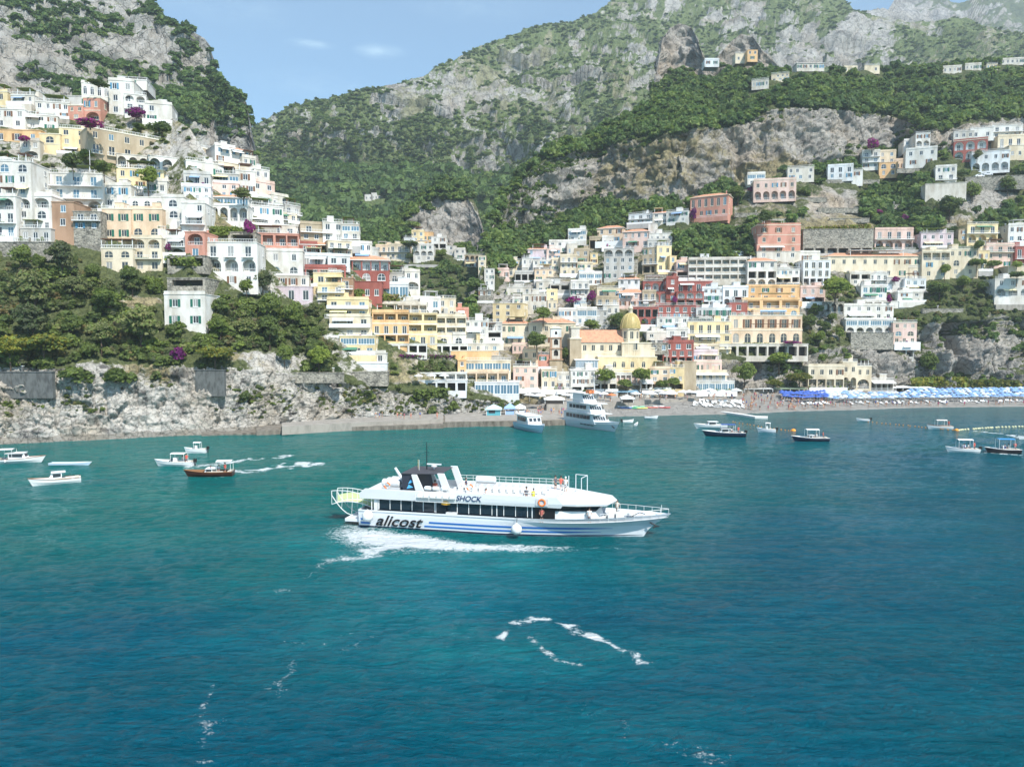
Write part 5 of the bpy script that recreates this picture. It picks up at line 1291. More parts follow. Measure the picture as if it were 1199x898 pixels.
slab('pier', [(519, 494.4), (560, 493.4), (604, 493), (640, 492.4), (686, 491)], [(519, 487), (560, 484), (604, 478), (640, 472), (686, 471)], 1.35, -2, QM)
slab('pier_paving', [(521, 493.3), (560, 492.5), (604, 492), (640, 491.3), (683, 489.6)], [(521, 486), (560, 482), (604, 476), (640, 471), (683, 470)], 1.5, 1.3, QL)
slab('promenade', [(640, 473.6), (700, 471.5), (760, 468.5), (820, 466), (870, 464)], [(640, 462), (700, 459), (760, 457), (820, 456), (870, 456)], 3.3, 0, QL)
slab('breakwater', [(836, 480.8), (868, 485.3), (884, 487.9), (899, 488.4)], [(838, 480.2), (870, 484.4), (886, 486.9), (899, 487.2)], .5, -.5, pbr('white_ramp', (.72, .70, .66), .8), None, 'white landing ramp on dark floats running out from the beach', 'jetty')
# road with its wall across the right slope
def strip(name, pts, wid, h, mat, wall, kind='structure', parapet=.9):
    m = MB(); A = [at(x, y, d) for x, y, d in pts]
    for i in range(len(A) - 1):
        a, b = A[i], A[i + 1]; bk = Vector((0, wid, 0)); dn = Vector((0, 0, -h)); up = Vector((0, 0, parapet)); th = Vector((0, .3, 0))
        m.quad(a, b, b + bk, a + bk, mat); m.quad(a + dn, b + dn, b + up, a + up, wall); m.quad(a + up, b + up, b + up + th, a + up + th, wall); m.quad(b + th, a + th, a + th + up, b + th + up, wall)
    o = m.obj(name); tag(o, kind=kind); return o
ASPH = pbr('asphalt', (.07, .07, .075), .9, dirt=(.05, .05, .05), scale=.5)
rd = [(836, 306), (880, 304.5), (940, 301.5), (1022, 299), (1072, 296.5), (1110, 294)]
rp = [(x, y - 1.5, LR.d(x, y) + .5) for x, y in rd]
strip('coast_road', rp, 7, 5, ASPH, CONC)
vp = [(462, 311.5), (480, 309.5), (510, 310), (535, 313.5), (553, 317.5)]
vd = min(LV.d(x, y + 3) for x, y in vp)
m = MB(); A = [at(x, y, vd + i * 2) for i, (x, y) in enumerate(vp)]
for i in range(4):
    a, b = A[i], A[i + 1]; u = Vector((0, 0, -1.6)); bk = Vector((0, 6, 0)); m.quad(a + u, b + u, b, a, CONC); m.quad(a, b, b + bk, a + bk, ASPH); m.quad(a + u + bk, b + u + bk, b + u, a + u, CONC)
    for t in (0, .5):
        p = a.lerp(b, t); m.box(p.x - .6, p.x + .6, p.y + .2, p.y + 5, p.z - 6, p.z - 1.6, STONE)
vo = m.obj('road_viaduct'); tag(vo, 'long grey road viaduct on piers below the white valley villas', 'viaduct')
# ------------------------------------------------------------------ cars and bus on the road
def car(px, pyb, Y, col, label, L=4.2, H=1.45, van=False, group=None, cat='car'):
    p = at(px, pyb, Y); root = thing('parked_bus' if L > 8 else 'parked_van' if van else 'parked_car', label, cat, p, 0, group)
    bm_ = pbr('car_paint_%02d%02d%02d' % tuple(int(c * 99) for c in col), col, .3, spec=.6); m = MB(); w = 1.75 if L < 8 else 2.4
    def prof(P, hw, mat):
        n = len(P); ring = lambda y: [(x, y, z) for x, z in P]
        m.loft([ring(-hw), ring(hw)], mat, True, True)
    if van or L > 8: prof([(0, .35), (L, .35), (L, H * .55), (L - .3, H * .97), (L - .5, H), (.15, H), (0, H * .9)], w / 2, bm_)
    else: prof([(0, .3), (L, .3), (L, .75), (L - .9, .92), (L - 1.5, H), (1.2, H), (.5, .95), (0, .85)], w / 2, bm_)
    m.obj('body', root)
    g = MB()
    if van or L > 8:
        n = max(2, int(L / 1.6))
        for i in range(n): g.box(.3 + (L - .6) * i / n, .3 + (L - .6) * (i + .85) / n, -w / 2 - .012, w / 2 + .012, H * .55, H * .88, GLASS)
    else:
        g.box(1.15, 2.1, -w / 2 - .012, w / 2 + .012, .95, H - .1, GLASS); g.box(2.2, L - 1.55, -w / 2 - .012, w / 2 + .012, .95, H - .1, GLASS)
    g.obj('side_window', root)
    for x in (L * .19, L * .8):
        for y in (-w / 2 - .01, w / 2 - .17):
            t = MB(); t.tube([(x, y, .32), (x, y + .18, .32)], .32, RAILD, 10); t.obj('wheel', root)
cy_ = lambda x: LR.d(x, 300) + 3.2
for (x, c, lb, k) in ((949, (.05, .06, .08), 'dark car on the road under the mossy wall, nearest the orange red palazzo', {}), (966, (.10, .11, .13), 'dark grey car in the middle of the mossy wall road', {}), (985, (.75, .76, .78), 'white van parked on the road under the mossy wall', dict(van=True, L=5, H=2.1)), (1000, (.35, .5, .7), 'pale blue car right of the white van', {}), (1012, (.6, .1, .08), 'red car near the foot of the white stair wall', {}),
                     (1086, (.7, .7, .7), 'silver car in front of the lilac grey house', {})):
    car(x, 298.2 if x < 1030 else 295, cy_(x), c, lb, **k)
car(856, 303, LR.d(856, 303) + 3, (.74, .78, .82), 'white blue bus on the road left of the orange red palazzo', L=9.5, H=3, cat='bus')
for (x, y, c, lb) in ((1141, 208, (.75, .75, .75), 'white car on the upper road below the blue white house'), (1151, 206, (.6, .62, .65), 'silver car right of the white one on the upper road')): car(x, y, LR.d(x, y + 3) - .5, c, lb)
# ------------------------------------------------------------------ waterfront kiosks and canopies
def gazebo(px, pyb, wpx, hpx, roof, body, label, open_=True, z=None, kind='kiosk'):
    p = zat(px, pyb, z) if z is not None else gp(LR, px, pyb); s = p.y / F; w, h = wpx * s, hpx * s
    root = thing(kind, label, kind, p); m = MB()
    for x in (-w / 2, w / 2 - .12):
        for y in (0, 3): m.box(x, x + .12, y, y + .12, 0, h * .62, FRAMEW)
    m.obj('post', root); m = MB(); e = .3
    c = [(-w / 2 - e, -e, h * .62), (w / 2 + e, -e, h * .62), (w / 2 + e, 3.3, h * .62), (-w / 2 - e, 3.3, h * .62)]; t = (0, 1.6, h)
    for i in range(4): m.poly([c[i], c[(i + 1) % 4], t], roof)
    for i in range(4): m.quad(Vector(c[i]) - Vector((0, 0, .35)), Vector(c[(i + 1) % 4]) - Vector((0, 0, .35)), c[(i + 1) % 4], c[i], roof)
    m.obj('roof', root)
    m = MB(); m.box(-w / 2 + .15, w / 2 - .15, .15, 2.8, 0, h * .3 if open_ else h * .6, body); m.obj('counter', root)
    if not open_:
        m = MB(); m.box(-w * .35, w * .1, .12, .15, h * .2, h * .5, GLASS); m.obj('hatch', root)
    return root
TEAL = pbr('teal_paint', (.10, .36, .42), .5); BLUEC = pbr('blue_canvas', (.30, .45, .72), .7); DBLUE = pbr('dark_blue_canvas', (.06, .12, .40), .7); LBLUE = pbr('light_blue_canvas', (.22, .36, .62), .8); ORC = pbr('orange_canvas', (.62, .20, .08), .8)
gazebo(578, 486.5, 17, 13, pbr('pale_teal_roof', (.50, .68, .68), .6), TEAL, 'teal kiosk with pale roof on the pier', False, 1.5)
gazebo(597, 485.5, 11, 13, BLUEC, BLUEC, 'blue tent kiosk beside the teal kiosk on the pier', True, 1.5)
gazebo(609, 484, 11, 11, CLOTHW, CLOTHW, 'white tent right of the blue tent kiosk', True, 1.5, 'tent')
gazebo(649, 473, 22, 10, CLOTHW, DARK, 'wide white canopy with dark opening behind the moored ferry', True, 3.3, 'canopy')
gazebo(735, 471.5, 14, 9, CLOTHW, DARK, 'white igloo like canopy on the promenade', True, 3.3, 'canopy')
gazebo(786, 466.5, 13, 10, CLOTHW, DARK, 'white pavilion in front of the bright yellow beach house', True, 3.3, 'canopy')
def awning(px0, px1, py, hpx, mat, label, dpt=4):
    p = gp(LR, px0, py); s = p.y / F; w = (px1 - px0) * s; h = hpx * s; root = thing('beach_awning', label, 'awning', p); m = MB()
    n = max(2, int(w / 3)); sg = w / n
    for i in range(n): m.quad((i * sg, 0, h * .8), ((i + 1) * sg - .12, 0, h * .8), ((i + 1) * sg - .12, dpt, h), (i * sg, dpt, h), mat); m.quad((i * sg, 0, h * .65), ((i + 1) * sg - .12, 0, h * .65), ((i + 1) * sg - .12, 0, h * .8), (i * sg, 0, h * .8), mat)
    m.obj('canvas', root); q = MB()
    for i in range(n + 1): q.box(i * sg - .06, i * sg + .06, .05, .17, 0, h * .8, FRAMEW)
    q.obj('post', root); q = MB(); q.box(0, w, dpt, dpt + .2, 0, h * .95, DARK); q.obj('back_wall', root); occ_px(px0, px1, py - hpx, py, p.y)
awning(604, 636, 465, 8, CLOTHW, 'long white restaurant awning under the pink harbour house')
awning(652, 672, 464, 7, CLOTHW, 'white awning in front of the cream harbour houses')
awning(722, 748, 464, 7, pbr('blue_grey_canvas', (.22, .36, .46), .8), 'blue grey awning under the promenade trees')
awning(750, 766, 463, 6, CLOTHW, 'short white awning beside the blue grey one')
awning(764, 790, 462, 7, CLOTHY, 'cream awning left of the tan wall house')
awning(820, 870, 461, 5, pbr('dark_green_canvas', (.10, .18, .10), .8), 'long dark green awning right of the glazed beach restaurant')
awning(872, 905, 459, 5, pbr('grey_canvas', (.5, .5, .48), .8), 'grey awning beneath the seaside trees')
awning(905, 946, 459, 5, pbr('green_grey_canvas', (.20, .26, .18), .8), 'low green awning left of the cream beach villa')
awning(1046, 1092, 457.5, 5, CLOTHW, 'long white beach club canopy right of the beach bar')
awning(1094, 1199, 456.5, 4, CLOTHW, 'very long white beach club canopy under the right hand cliff')
# ------------------------------------------------------------------ parasols on the beach
def parasol_mesh(r, h, mat, sq=False):
    m = MB(); n = 4 if sq else 8; a0 = math.pi / 4 if sq else 0; P = [(r * math.cos(a0 + 2 * math.pi * i / n), r * math.sin(a0 + 2 * math.pi * i / n), h * .78) for i in range(n)]
    for i in range(n): m.poly([P[i], P[(i + 1) % n], (0, 0, h)], mat); m.quad(Vector(P[i]) - Vector((0, 0, .18)), Vector(P[(i + 1) % n]) - Vector((0, 0, .18)), P[(i + 1) % n], P[i], mat)
    return m.mesh('canopy')
pm = MB(); pm.tube([(0, 0, 0), (0, 0, 2.3)], .04, FRAMEW, 5); POLE = pm.mesh('pole')
def parasol(mesh, p, label, group, sc=1, i=0):
    t = thing('parasol', label, 'parasol', p, random.Random(i).uniform(0, 3), group); link('canopy', mesh, t, None, None, (sc, sc, sc)); link('pole', POLE, t, None, None, (1, 1, sc)); return t
rs = random.Random(5)
PD, PL, PWb, PWw = parasol_mesh(1.05, 2.4, DBLUE), parasol_mesh(1.08, 2.4, LBLUE), parasol_mesh(1.08, 2.4, pbr('white_blue_canvas', (.55, .63, .74), .8)), parasol_mesh(1.9, 2.7, CLOTHW, True)
PO = parasol_mesh(1.6, 2.6, ORC, True)
k = 0
for j, y in enumerate((464.2, 465.8, 467.6, 469.4)):
    for i in range(13):
        x = 915 + i * 4.1 + j * 1.5 + rs.uniform(-1.3, 1.3); y = y + rs.uniform(-.6, .6)
        parasol(PD, gp(LR, x, y), 'dark blue parasol in the blue rows left of the cream beach villa', 'dark blue parasols on the beach', 1, k); k += 1
for j, y in enumerate((463.0, 465.0, 467.2, 469.6, 472.0)):
    for i in range(46):
        x = 966 + i * 5.3 + j * 1.9 + rs.uniform(-1.5, 1.5)
        if x < 1058 and j == 0 or x > 1205: continue
        if 1010 < x < 1062 and j < 2: continue
        w_ = rs.random() < (.5 if x < 1060 else .35)
        parasol(PWb if w_ else PL, gp(LR, x, y + rs.uniform(-.55, .55) - (x - 966) * .012), 'pale %s parasol in the long beach rows' % ('white' if w_ else 'blue'), 'pale parasols in rows on the right hand beach', 1, k); k += 1
for (x, y) in ((612, 468), (620, 470), (631, 472), (640, 468), (657, 468), (664, 470), (672, 466), (679, 471), (700, 467), (707, 469), (714, 466), (744, 468), (756, 467), (763, 469), (771, 466), (778, 469), (800, 467), (807, 466), (815, 467), (823, 466), (831, 465), (838, 467), (846, 465), (853, 467), (862, 465)):
    parasol(PWw, zat(x, y, 3.3), 'large square white parasol on the promenade by the restaurants', 'white parasols on the promenade', rs.uniform(.9, 1.15), k); k += 1
for n_, (x, y) in enumerate(((694, 466.5), (716, 470))): parasol(PO, zat(x, y, 3.3), ('orange parasol under the first promenade tree', 'orange parasol beside the igloo like canopy')[n_], None, 1, k); k += 1
for n_, (x, y) in enumerate(((490, 447), (505, 446.5), (520, 446.5))):
    parasol(PWw, at(x, y, LH.d(x, 452) - 1), 'white parasol on the waterside deck above the rocks', 'parasols on the deck above the rocks', .8, k); k += 1
# sun loungers and upturned boats
lm = MB(); lm.box(-.32, .32, -.95, .35, .26, .36, FRAMEW)
for x in (-.28, .22):
    for y in (-.9, .3): lm.box(x, x + .06, y, y + .06, 0, .26, FRAMEW)
lb = MB(); lb.quad((-.32, .35, .36), (.32, .35, .36), (.32, .95, .75), (-.32, .95, .75), FRAMEW); SEAT, BACK = lm.mesh('seat'), lb.mesh('backrest')
for i in range(70):
    x = rs.uniform(812, 872); y = rs.uniform(469.5, 477) + (x - 812) * .02
    t = thing('sun_lounger', 'white sun lounger on the grey beach left of the landing ramp', 'sun lounger', gp(LR, x, y), rs.choice((0, .1, 1.5, -.2)), 'white sun loungers on the beach'); link('seat', SEAT, t); link('backrest', BACK, t)
for i in range(60):
    x = rs.uniform(940, 1199); y = rs.uniform(472.5, 474.5) - (x - 940) * .012
    t = thing('sun_lounger', 'pale sun lounger in front of the beach parasols', 'sun lounger', gp(LR, x, y), rs.uniform(-.2, .2), 'sun loungers in front of the parasols'); link('seat', SEAT, t); link('backrest', BACK, t)
def kayak_mesh(L_, w, mat):
    m = MB(); rg = []
    for i in range(9):
        t = i / 8; b = w * math.sin(math.pi * min(max(t, .02), .98)) ** .7; rg.append([(L_ * (t - .5), b * math.cos(a), .22 + .2 * math.sin(a) + .12 * abs(t - .5)) for a in [2 * math.pi * q / 8 for q in range(8)]])
    m.loft(rg, mat, True, True); return m.mesh('hull', True)
for i, (x, y, c, nm) in enumerate(((727, 477, (.7, .7, .7), 'white'), (733, 478.5, (.1, .2, .5), 'blue'), (738, 477, (.62, .64, .6), 'grey'), (743, 478.6, (.10, .5, .25), 'green'), (748, 477.2, (.3, .65, .4), 'pale green'), (752, 478.8, (.65, .6, .15), 'yellow'), (764, 478, (.65, .2, .15), 'red'), (771, 476.8, (.7, .7, .68), 'cream'), (778, 478, (.55, .1, .1), 'dark red'))):
    t = thing('beached_kayak', '%s kayak lying on the beach right of the moored white ferry' % nm, 'kayak', gp(LR, x, y), rs.uniform(-.3, .3)); link('hull', kayak_mesh(3.6, .42, pbr('kayak_' + nm.replace(' ', '_'), c, .4)), t)
    q = MB(); q.box(-.4, .4, -.2, .2, .40, .46, DARK); q.obj('cockpit', t)
# hedge at the foot of the right cliff and vines
def hedge(name, pts, n, size, mats, label, L_, cat='hedge', ht=1.5, seed=1):
    r_ = np.random.RandomState(seed); V, Q = [], []; nq = 0
    P = []
    for i in range(n):
        t = r_.rand() * (len(pts) - 1); a = int(t); f = t - a; x = pts[a][0] * (1 - f) + pts[a + 1][0] * f; y = pts[a][1] * (1 - f) + pts[a + 1][1] * f; p = at(x, y, L_.d(x, y) - .3)
        P.append((p.x + r_.normal() * .5, p.y + r_.normal() * .7, p.z + r_.rand() * ht))
    P = np.array(P); nn = r_.normal(size=(n, 3)); nn[:, 1] -= .8; nn[:, 2] += .6; nn /= np.linalg.norm(nn, axis=1, keepdims=True); tt = np.cross(nn, r_.normal(size=(n, 3))); tt /= np.linalg.norm(tt, axis=1, keepdims=True); uu = np.cross(nn, tt); s = size * r_.uniform(.6, 1.4, (n, 1))
    V = np.stack([P - tt * s - uu * s, P + tt * s - uu * s, P + tt * s + uu * s, P - tt * s + uu * s], 1).reshape(-1, 3)
    me = npmesh(name, V, np.arange(4 * n).reshape(-1, 4), mats, False, r_.randint(0, len(mats), n)); o = link(name, me); tag(o, label, cat); return o
hedge('hedge', [(1070, 453), (1100, 451), (1130, 452)], 1600, .45, [LM_LIGHT, LM_PINE], 'bright green hedge at the foot of the cliff beside the beach', LR, ht=3)
hedge('hedge', [(1128, 453), (1160, 453), (1190, 454)], 1600, .45, [LM_PINE, LM_MID], 'yellow green hedge in front of the dark cliff crevice', LR, ht=2.4, seed=2)
hedge('hanging_vine', [(860, 408), (885, 407), (915, 408)], 1100, .35, [LM_MID, LM_LIGHT], 'green vines hanging along the white terrace under the fan arches', LR, 'vine', 1.5, 3)
hedge('hanging_vine', [(243, 277), (262, 276), (281, 277)], 900, .25, [LM_MID, LM_LIGHT], 'hanging garden strip below the white arcade', LH, 'vine', 2.6, 4)
hedge('flower_border', [(470, 417.5), (500, 418), (545, 418)], 700, .2, [LM_BOUG, LM_MID], 'long pink flower border along the white columned terrace', LH, 'flower border', .5, 5)
hedge('hanging_vine', [(198, 309), (215, 311), (238, 311)], 900, .28, [LM_MID, LM_DARK], 'vine pergola on the grey wall below the salmon porch', LH, 'vine', 2.2, 6)
hedge('hanging_vine', [(447, 352), (462, 352), (478, 352)], 600, .25, [LM_MID, LM_DRY], 'dry green planting under the dark glass restaurant', LH, 'vine', 1.8, 7)
hedge('hanging_vine', [(448, 322), (460, 321), (470, 322)], 450, .22, [LM_PINE, LM_LIGHT], 'yellow green vine roof above the two round windows', LH, 'vine', .9, 8)
hedge('hanging_vine', [(487, 466), (505, 465), (522, 464)], 1100, .3, [LM_MID, LM_DARK], 'green hedge under the bathing cabins above the rocks', LH, 'hedge', 2.2, 9)
hedge('ivy_cover', [(945, 272), (980, 270), (1018, 268)], 2200, .4, [LM_DRY, LM_LIGHT, LM_PINE], 'yellow green plants spilling over the mossy road wall', LR, 'ivy', 1.8, 10)
# ------------------------------------------------------------------ trees one can tell apart
TREES = [
('round',24,322,38,28,'H','dark round tree at the left edge just under the stone garden wall'),
('olive',73,326,46,36,'H','big dark olive tree below the brown brick tower house'),
('cypress',89,318,26,9,'H','thin pointed conifer leaning on the rough grey stone house'),
('fresh',46,322,26,18,'H','ragged palm like tree between the two dark trees under the white hotel'),
('round',108,332,24,22,'H','small dark tree below the corner of the rough stone house'),
('round',155,345,34,30,'H','round dark tree under the lower half of the peach house'),
('bush',178,338,16,18,'H','shrub beside the dark tree under the peach house'),
('olive',42,372,58,56,'H','wide grey green tree filling the left slope'),
('olive',88,356,34,40,'H','grey green tree above the slope middle, right of the widest one'),
('fresh',128,376,42,46,'H','dense bright tree in the middle of the headland slope'),
('olive',40,404,52,48,'H','big olive tree standing above the yellow green pines'),
('round',83,398,30,28,'H','rounded tree just above the right hand yellow green pine'),
('olive',119,414,46,38,'H','pale leaved tree in the middle of the lower headland slope'),
('olive',165,412,58,56,'H','largest dark tree left of the small white villa with green shutters'),
('bush',206,396,22,32,'H','dark clipped hedge tree in front of the small white villa with green shutters'),
('pine',13,438,46,42,'H','yellow green pine at the left edge on the cliff top'),
('pine',53,432,40,52,'H','yellow green pine with flat crown on the cliff top, second from the left edge'),
('pine',252,434,28,46,'H','yellow green pine leaning over the dark wall on the cliff top'),
('bloom',209,428,26,20,'H','purple bougainvillea on the cliff below the small white villa'),
('round',258,376,28,32,'H','dark tree right of the small white villa with green shutters'),
('fresh',258,400,28,30,'H','green tree below the dark tree right of the small white villa'),
('olive',286,400,32,32,'H','brownish green tree at the middle of the cliff top garden'),
('bush',90,454,26,46,'H','spreading green bush hanging over the left cliff'),
('bush',143,454,26,48,'H','second spreading green bush hanging over the cliff'),
('olive',308,350,40,26,'H','dark olive tree in front of the villa with two fan windows'),
('fresh',289,350,24,20,'H','bright green tree under the blue white villa'),
('round',314,380,38,32,'H','dark tree on the garden slope below the lilac white house'),
('round',343,390,40,30,'H','dark green tree beside the foot of the stepped yellow house'),
('olive',366,378,26,22,'H','olive tree against the pale side wall of the stepped house'),
('round',316,408,40,34,'H','large dark tree lower on the garden slope'),
('fresh',374,440,38,30,'H','bright green tree on the rocks left of the porthole basement'),
('round',333,432,30,24,'H','dark bush above the rocks in the garden slope'),
('cypress',395,446,24,12,'H','ivy covered stump beside the porthole basement'),
('fresh',174,226,32,28,'H','bright green tree in front of the yellow house'),
('round',86,206,28,26,'H','dense garden tree left of the flagpole'),
('fresh',104,202,26,26,'H','light green garden tree behind the flagpole'),
('round',122,210,24,26,'H','dark garden tree right of the flagpole'),
('olive',285,238,18,28,'H','small dark tree on the descending ridge'),
('bush',190,158,18,34,'H','green terrace planting below the white hilltop hotel'),
('fresh',165,156,12,22,'H','light green shrub on the terrace above the long tan palazzo'),
('bush',115,103,8,30,'H','low planting on the roof edge left of the hilltop hotel'),
('bloom',160,142,16,24,'H','purple bougainvillea under the curved balconies of the hilltop hotel'),
('bloom',106,151,13,36,'H','wide purple bougainvillea in front of the orange villa'),
('bloom',293,280,24,15,'H','dark purple bougainvillea at the corner of the white arcade'),
('bloom',29,168,9,14,'H','purple creeper left of the yellow chapel like house'),
('bloom',197,297,16,8,'H','purple flowers on the corner of the small white house'),
('bush',421,350,12,18,'H','green bush in front of the lower red wing'),
('umbrella',480,296,14,20,'V','flat topped pine beside the white valley villa'),
('cypress',479,308,14,11,'V','dark pointed trees under the flat topped pine'),
('fresh',517,306,14,18,'V','light green tree right of the white valley villa'),
('round',636,379,20,26,'R','bright round tree between the ochre house and the white blue house'),
('round',629,416,30,28,'R','large dark tree left of the bell tower'),
('fresh',662,426,20,12,'R','green tree between bell tower and church'),
('fresh',694,392,18,26,'R','tree behind the orange nave roof, left one'),
('round',722,390,26,24,'R','tree behind the orange nave roof, next to the dome'),
('bloom',670,358,12,24,'R','purple bougainvillea spreading under the white stepped modern house'),
('bloom',693,357,17,12,'R','dark purple bougainvillea column right of the white stepped modern house'),
('umbrella',708,462,30,25,'R','tall pine with rounded crown on the promenade in front of the church'),
('umbrella',733,462,18,20,'R','small promenade pine between the two taller ones'),
('umbrella',751,461,30,22,'R','tall promenade pine right of the church'),
('umbrella',776,461,16,18,'R','low promenade pine left of the bright yellow house front'),
('umbrella',790,460,18,17,'R','promenade pine right in front of the bright yellow house'),
('bush',684,465,10,18,'R','low green tree at the left end of the promenade'),
('round',872,457,36,32,'R','dense tree group at the foot of the rock left of the cream beach villa'),
('pine',936,457,20,30,'R','yellow green tree beside the cream beach villa'),
('fresh',912,434,22,34,'R','green tree climbing the rock below the fan arches'),
('pine',905,458,14,24,'R','low tree behind the parasols left of the cream beach villa'),
('fresh',977,357,34,40,'R','big bright round tree below the long church like roof'),
('bush',953,370,16,20,'R','grey green bush left of the three arched wall'),
('round',947,390,24,20,'R','dark tree on the slope right of the peach hotel'),
('fresh',974,380,14,16,'R','light tree under the three arched wall'),
('round',966,391,14,14,'R','small dark tree in the rocky garden'),
('fresh',958,406,20,20,'R','green tree low in the rocky garden'),
('fresh',983,402,20,14,'R','green tree beside the stone wall of the white cliff hotel'),
('fresh',1088,446,34,24,'R','bright bush growing down the cliff under the pink cliff house'),
('round',1100,352,24,32,'R','dark round tree below the large cream palazzo'),
('fresh',1127,342,20,20,'R','green tree right of the dark round tree below the palazzo'),
('round',1151,347,18,14,'R','round tree left of the right edge white villa'),
('umbrella',1143,320,17,20,'R','flat umbrella pine in front of the pale yellow house'),
('umbrella',1162,320,15,17,'R','flat umbrella pine in front of the pink house'),
('fresh',1106,326,17,13,'R','small round bright tree before the large cream palazzo'),
('umbrella',1190,332,14,20,'R','umbrella pine above the right edge white villa'),
('fresh',1190,318,13,14,'R','bright tree at the dark red house'),
('round',1145,297,16,13,'R','dark bush under the bright yellow house'),
('round',1112,258,30,32,'R','large dark tree below the long smooth white wall'),
('round',1138,240,28,22,'R','dark tree at the right end of the long smooth white wall'),
('olive',1144,191,16,11,'R','grey green tree in front of the deep red villa'),
('round',1125,213,16,11,'R','dark tree right of the white terraced house'),
('round',1180,232,26,24,'R','dark tree under the grey stone road wall'),
('bloom',1021,179,17,16,'R','round magenta bougainvillea against the grey cliff'),
('bloom',1027,252,8,15,'R','low magenta bush on the bare slope'),
('bloom',1060,262,12,10,'R','dull purple bush under the smooth white wall'),
('fresh',864,240,22,22,'R','bright tree between the salmon and the long pink villa'),
('round',897,267,22,22,'R','dark tree above the large orange red palazzo'),
('bloom',880,228,11,12,'R','purple bougainvillea at the left end of the long pink villa'),
('bloom',812,262,19,10,'R','purple bougainvillea at the left end of the salmon pink villa'),
('bloom',790,358,13,7,'R','magenta bougainvillea at the foot of the red tower'),
('bloom',1048,333,10,12,'R','purple bougainvillea on the grey gable'),
('bloom',1041,358,14,7,'R','purple flowers beside the white slab house'),
('bloom',928,404,6,26,'R','purple flower band under the fan arches'),
]
for i, (k, x, yb, h, w, l, lb) in enumerate(TREES):
    Lr = dict(H=LH, R=LR, V=LV)[l]; D = Lr.d(x, yb)
    hit = [q for q in HOUSES if q[0] - 2 < x < q[1] + 2 and q[2] < yb + 1 and yb - h * .5 < q[3] + 4 and q[4] < D + 2.5 + w * D / F * .4 and abs(q[4] - D) < 22]
    if hit and k != 'cypress': D = min(q[4] for q in hit) - w * D / F * .42
    tree(k, x, yb, D, h, w, lb, None, i)
# flagpole
fp = MB(); fp.tube([(0, 0, 0), (0, 0, 9)], [.09, .06], FRAMEW, 6); o = fp.obj('flagpole', loc=at(106, 213, LH.d(106, 208) - 3)); tag(o, 'tall bare white pole standing before the garden trees', 'flagpole')
for (a, b, y0, y1, lb) in ((925, 968, 232, 235, 'low terrace wall high on the bare slope below the cream house'), (958, 1005, 244, 247.5, 'long terrace wall crossing the bare slope'), (972, 1018, 256, 259, 'terrace wall just above the mossy road wall'), (1035, 1080, 240, 243, 'terrace wall among trees left of the smooth white wall'), (1078, 1120, 262, 265, 'terrace wall above the lilac grey house'), (965, 1030, 211, 213.5, 'garden terrace wall under the little white tower'),
    (1050, 1100, 198, 201, 'garden wall under the plain white villa'), (860, 900, 250, 252.5, 'path wall in the woods under the long pink villa'), (1080, 1128, 362, 365, 'curved garden wall on top of the right hand cliff'), (640, 668, 325, 328, 'lane wall below the centre hill houses'), (755, 800, 322, 325, 'garden wall under the big yellow villa')):
    house(a, b, y0, y1, 'S', '-', 0, 'qn', 'retaining_wall', lb, layer='R', dep=1.0)
# the small villa on the slope
house(193, 241, 345, 384, 'W', 'g2/g2', 0, 'n', 'villa', 'small white villa with dark green shutters alone on the green slope', layer='H')
house(196, 241, 326, 344, 'S', 'x1/-', 0, 'qn', 'retaining_wall', 'ruined grey stone wall with one dark opening above the small white villa', layer='H')
for (a, b, y0, y1, lb) in ((229, 263, 434, 460, 'dark stone buttress wall under the leaning pine'), (0, 62, 436, 462, 'long dark stone wall under the yellow green pines'), (-8, 62, 284, 302, 'tall stone garden wall under the left edge hotel'), (300, 402, 437, 445, 'grey path wall running above the cliff')):
    house(a, b, y0, y1, 'D' if 'dark' in lb else 'S', '-', 0, 'qn', 'retaining_wall', lb, layer='H', dep=1.0)
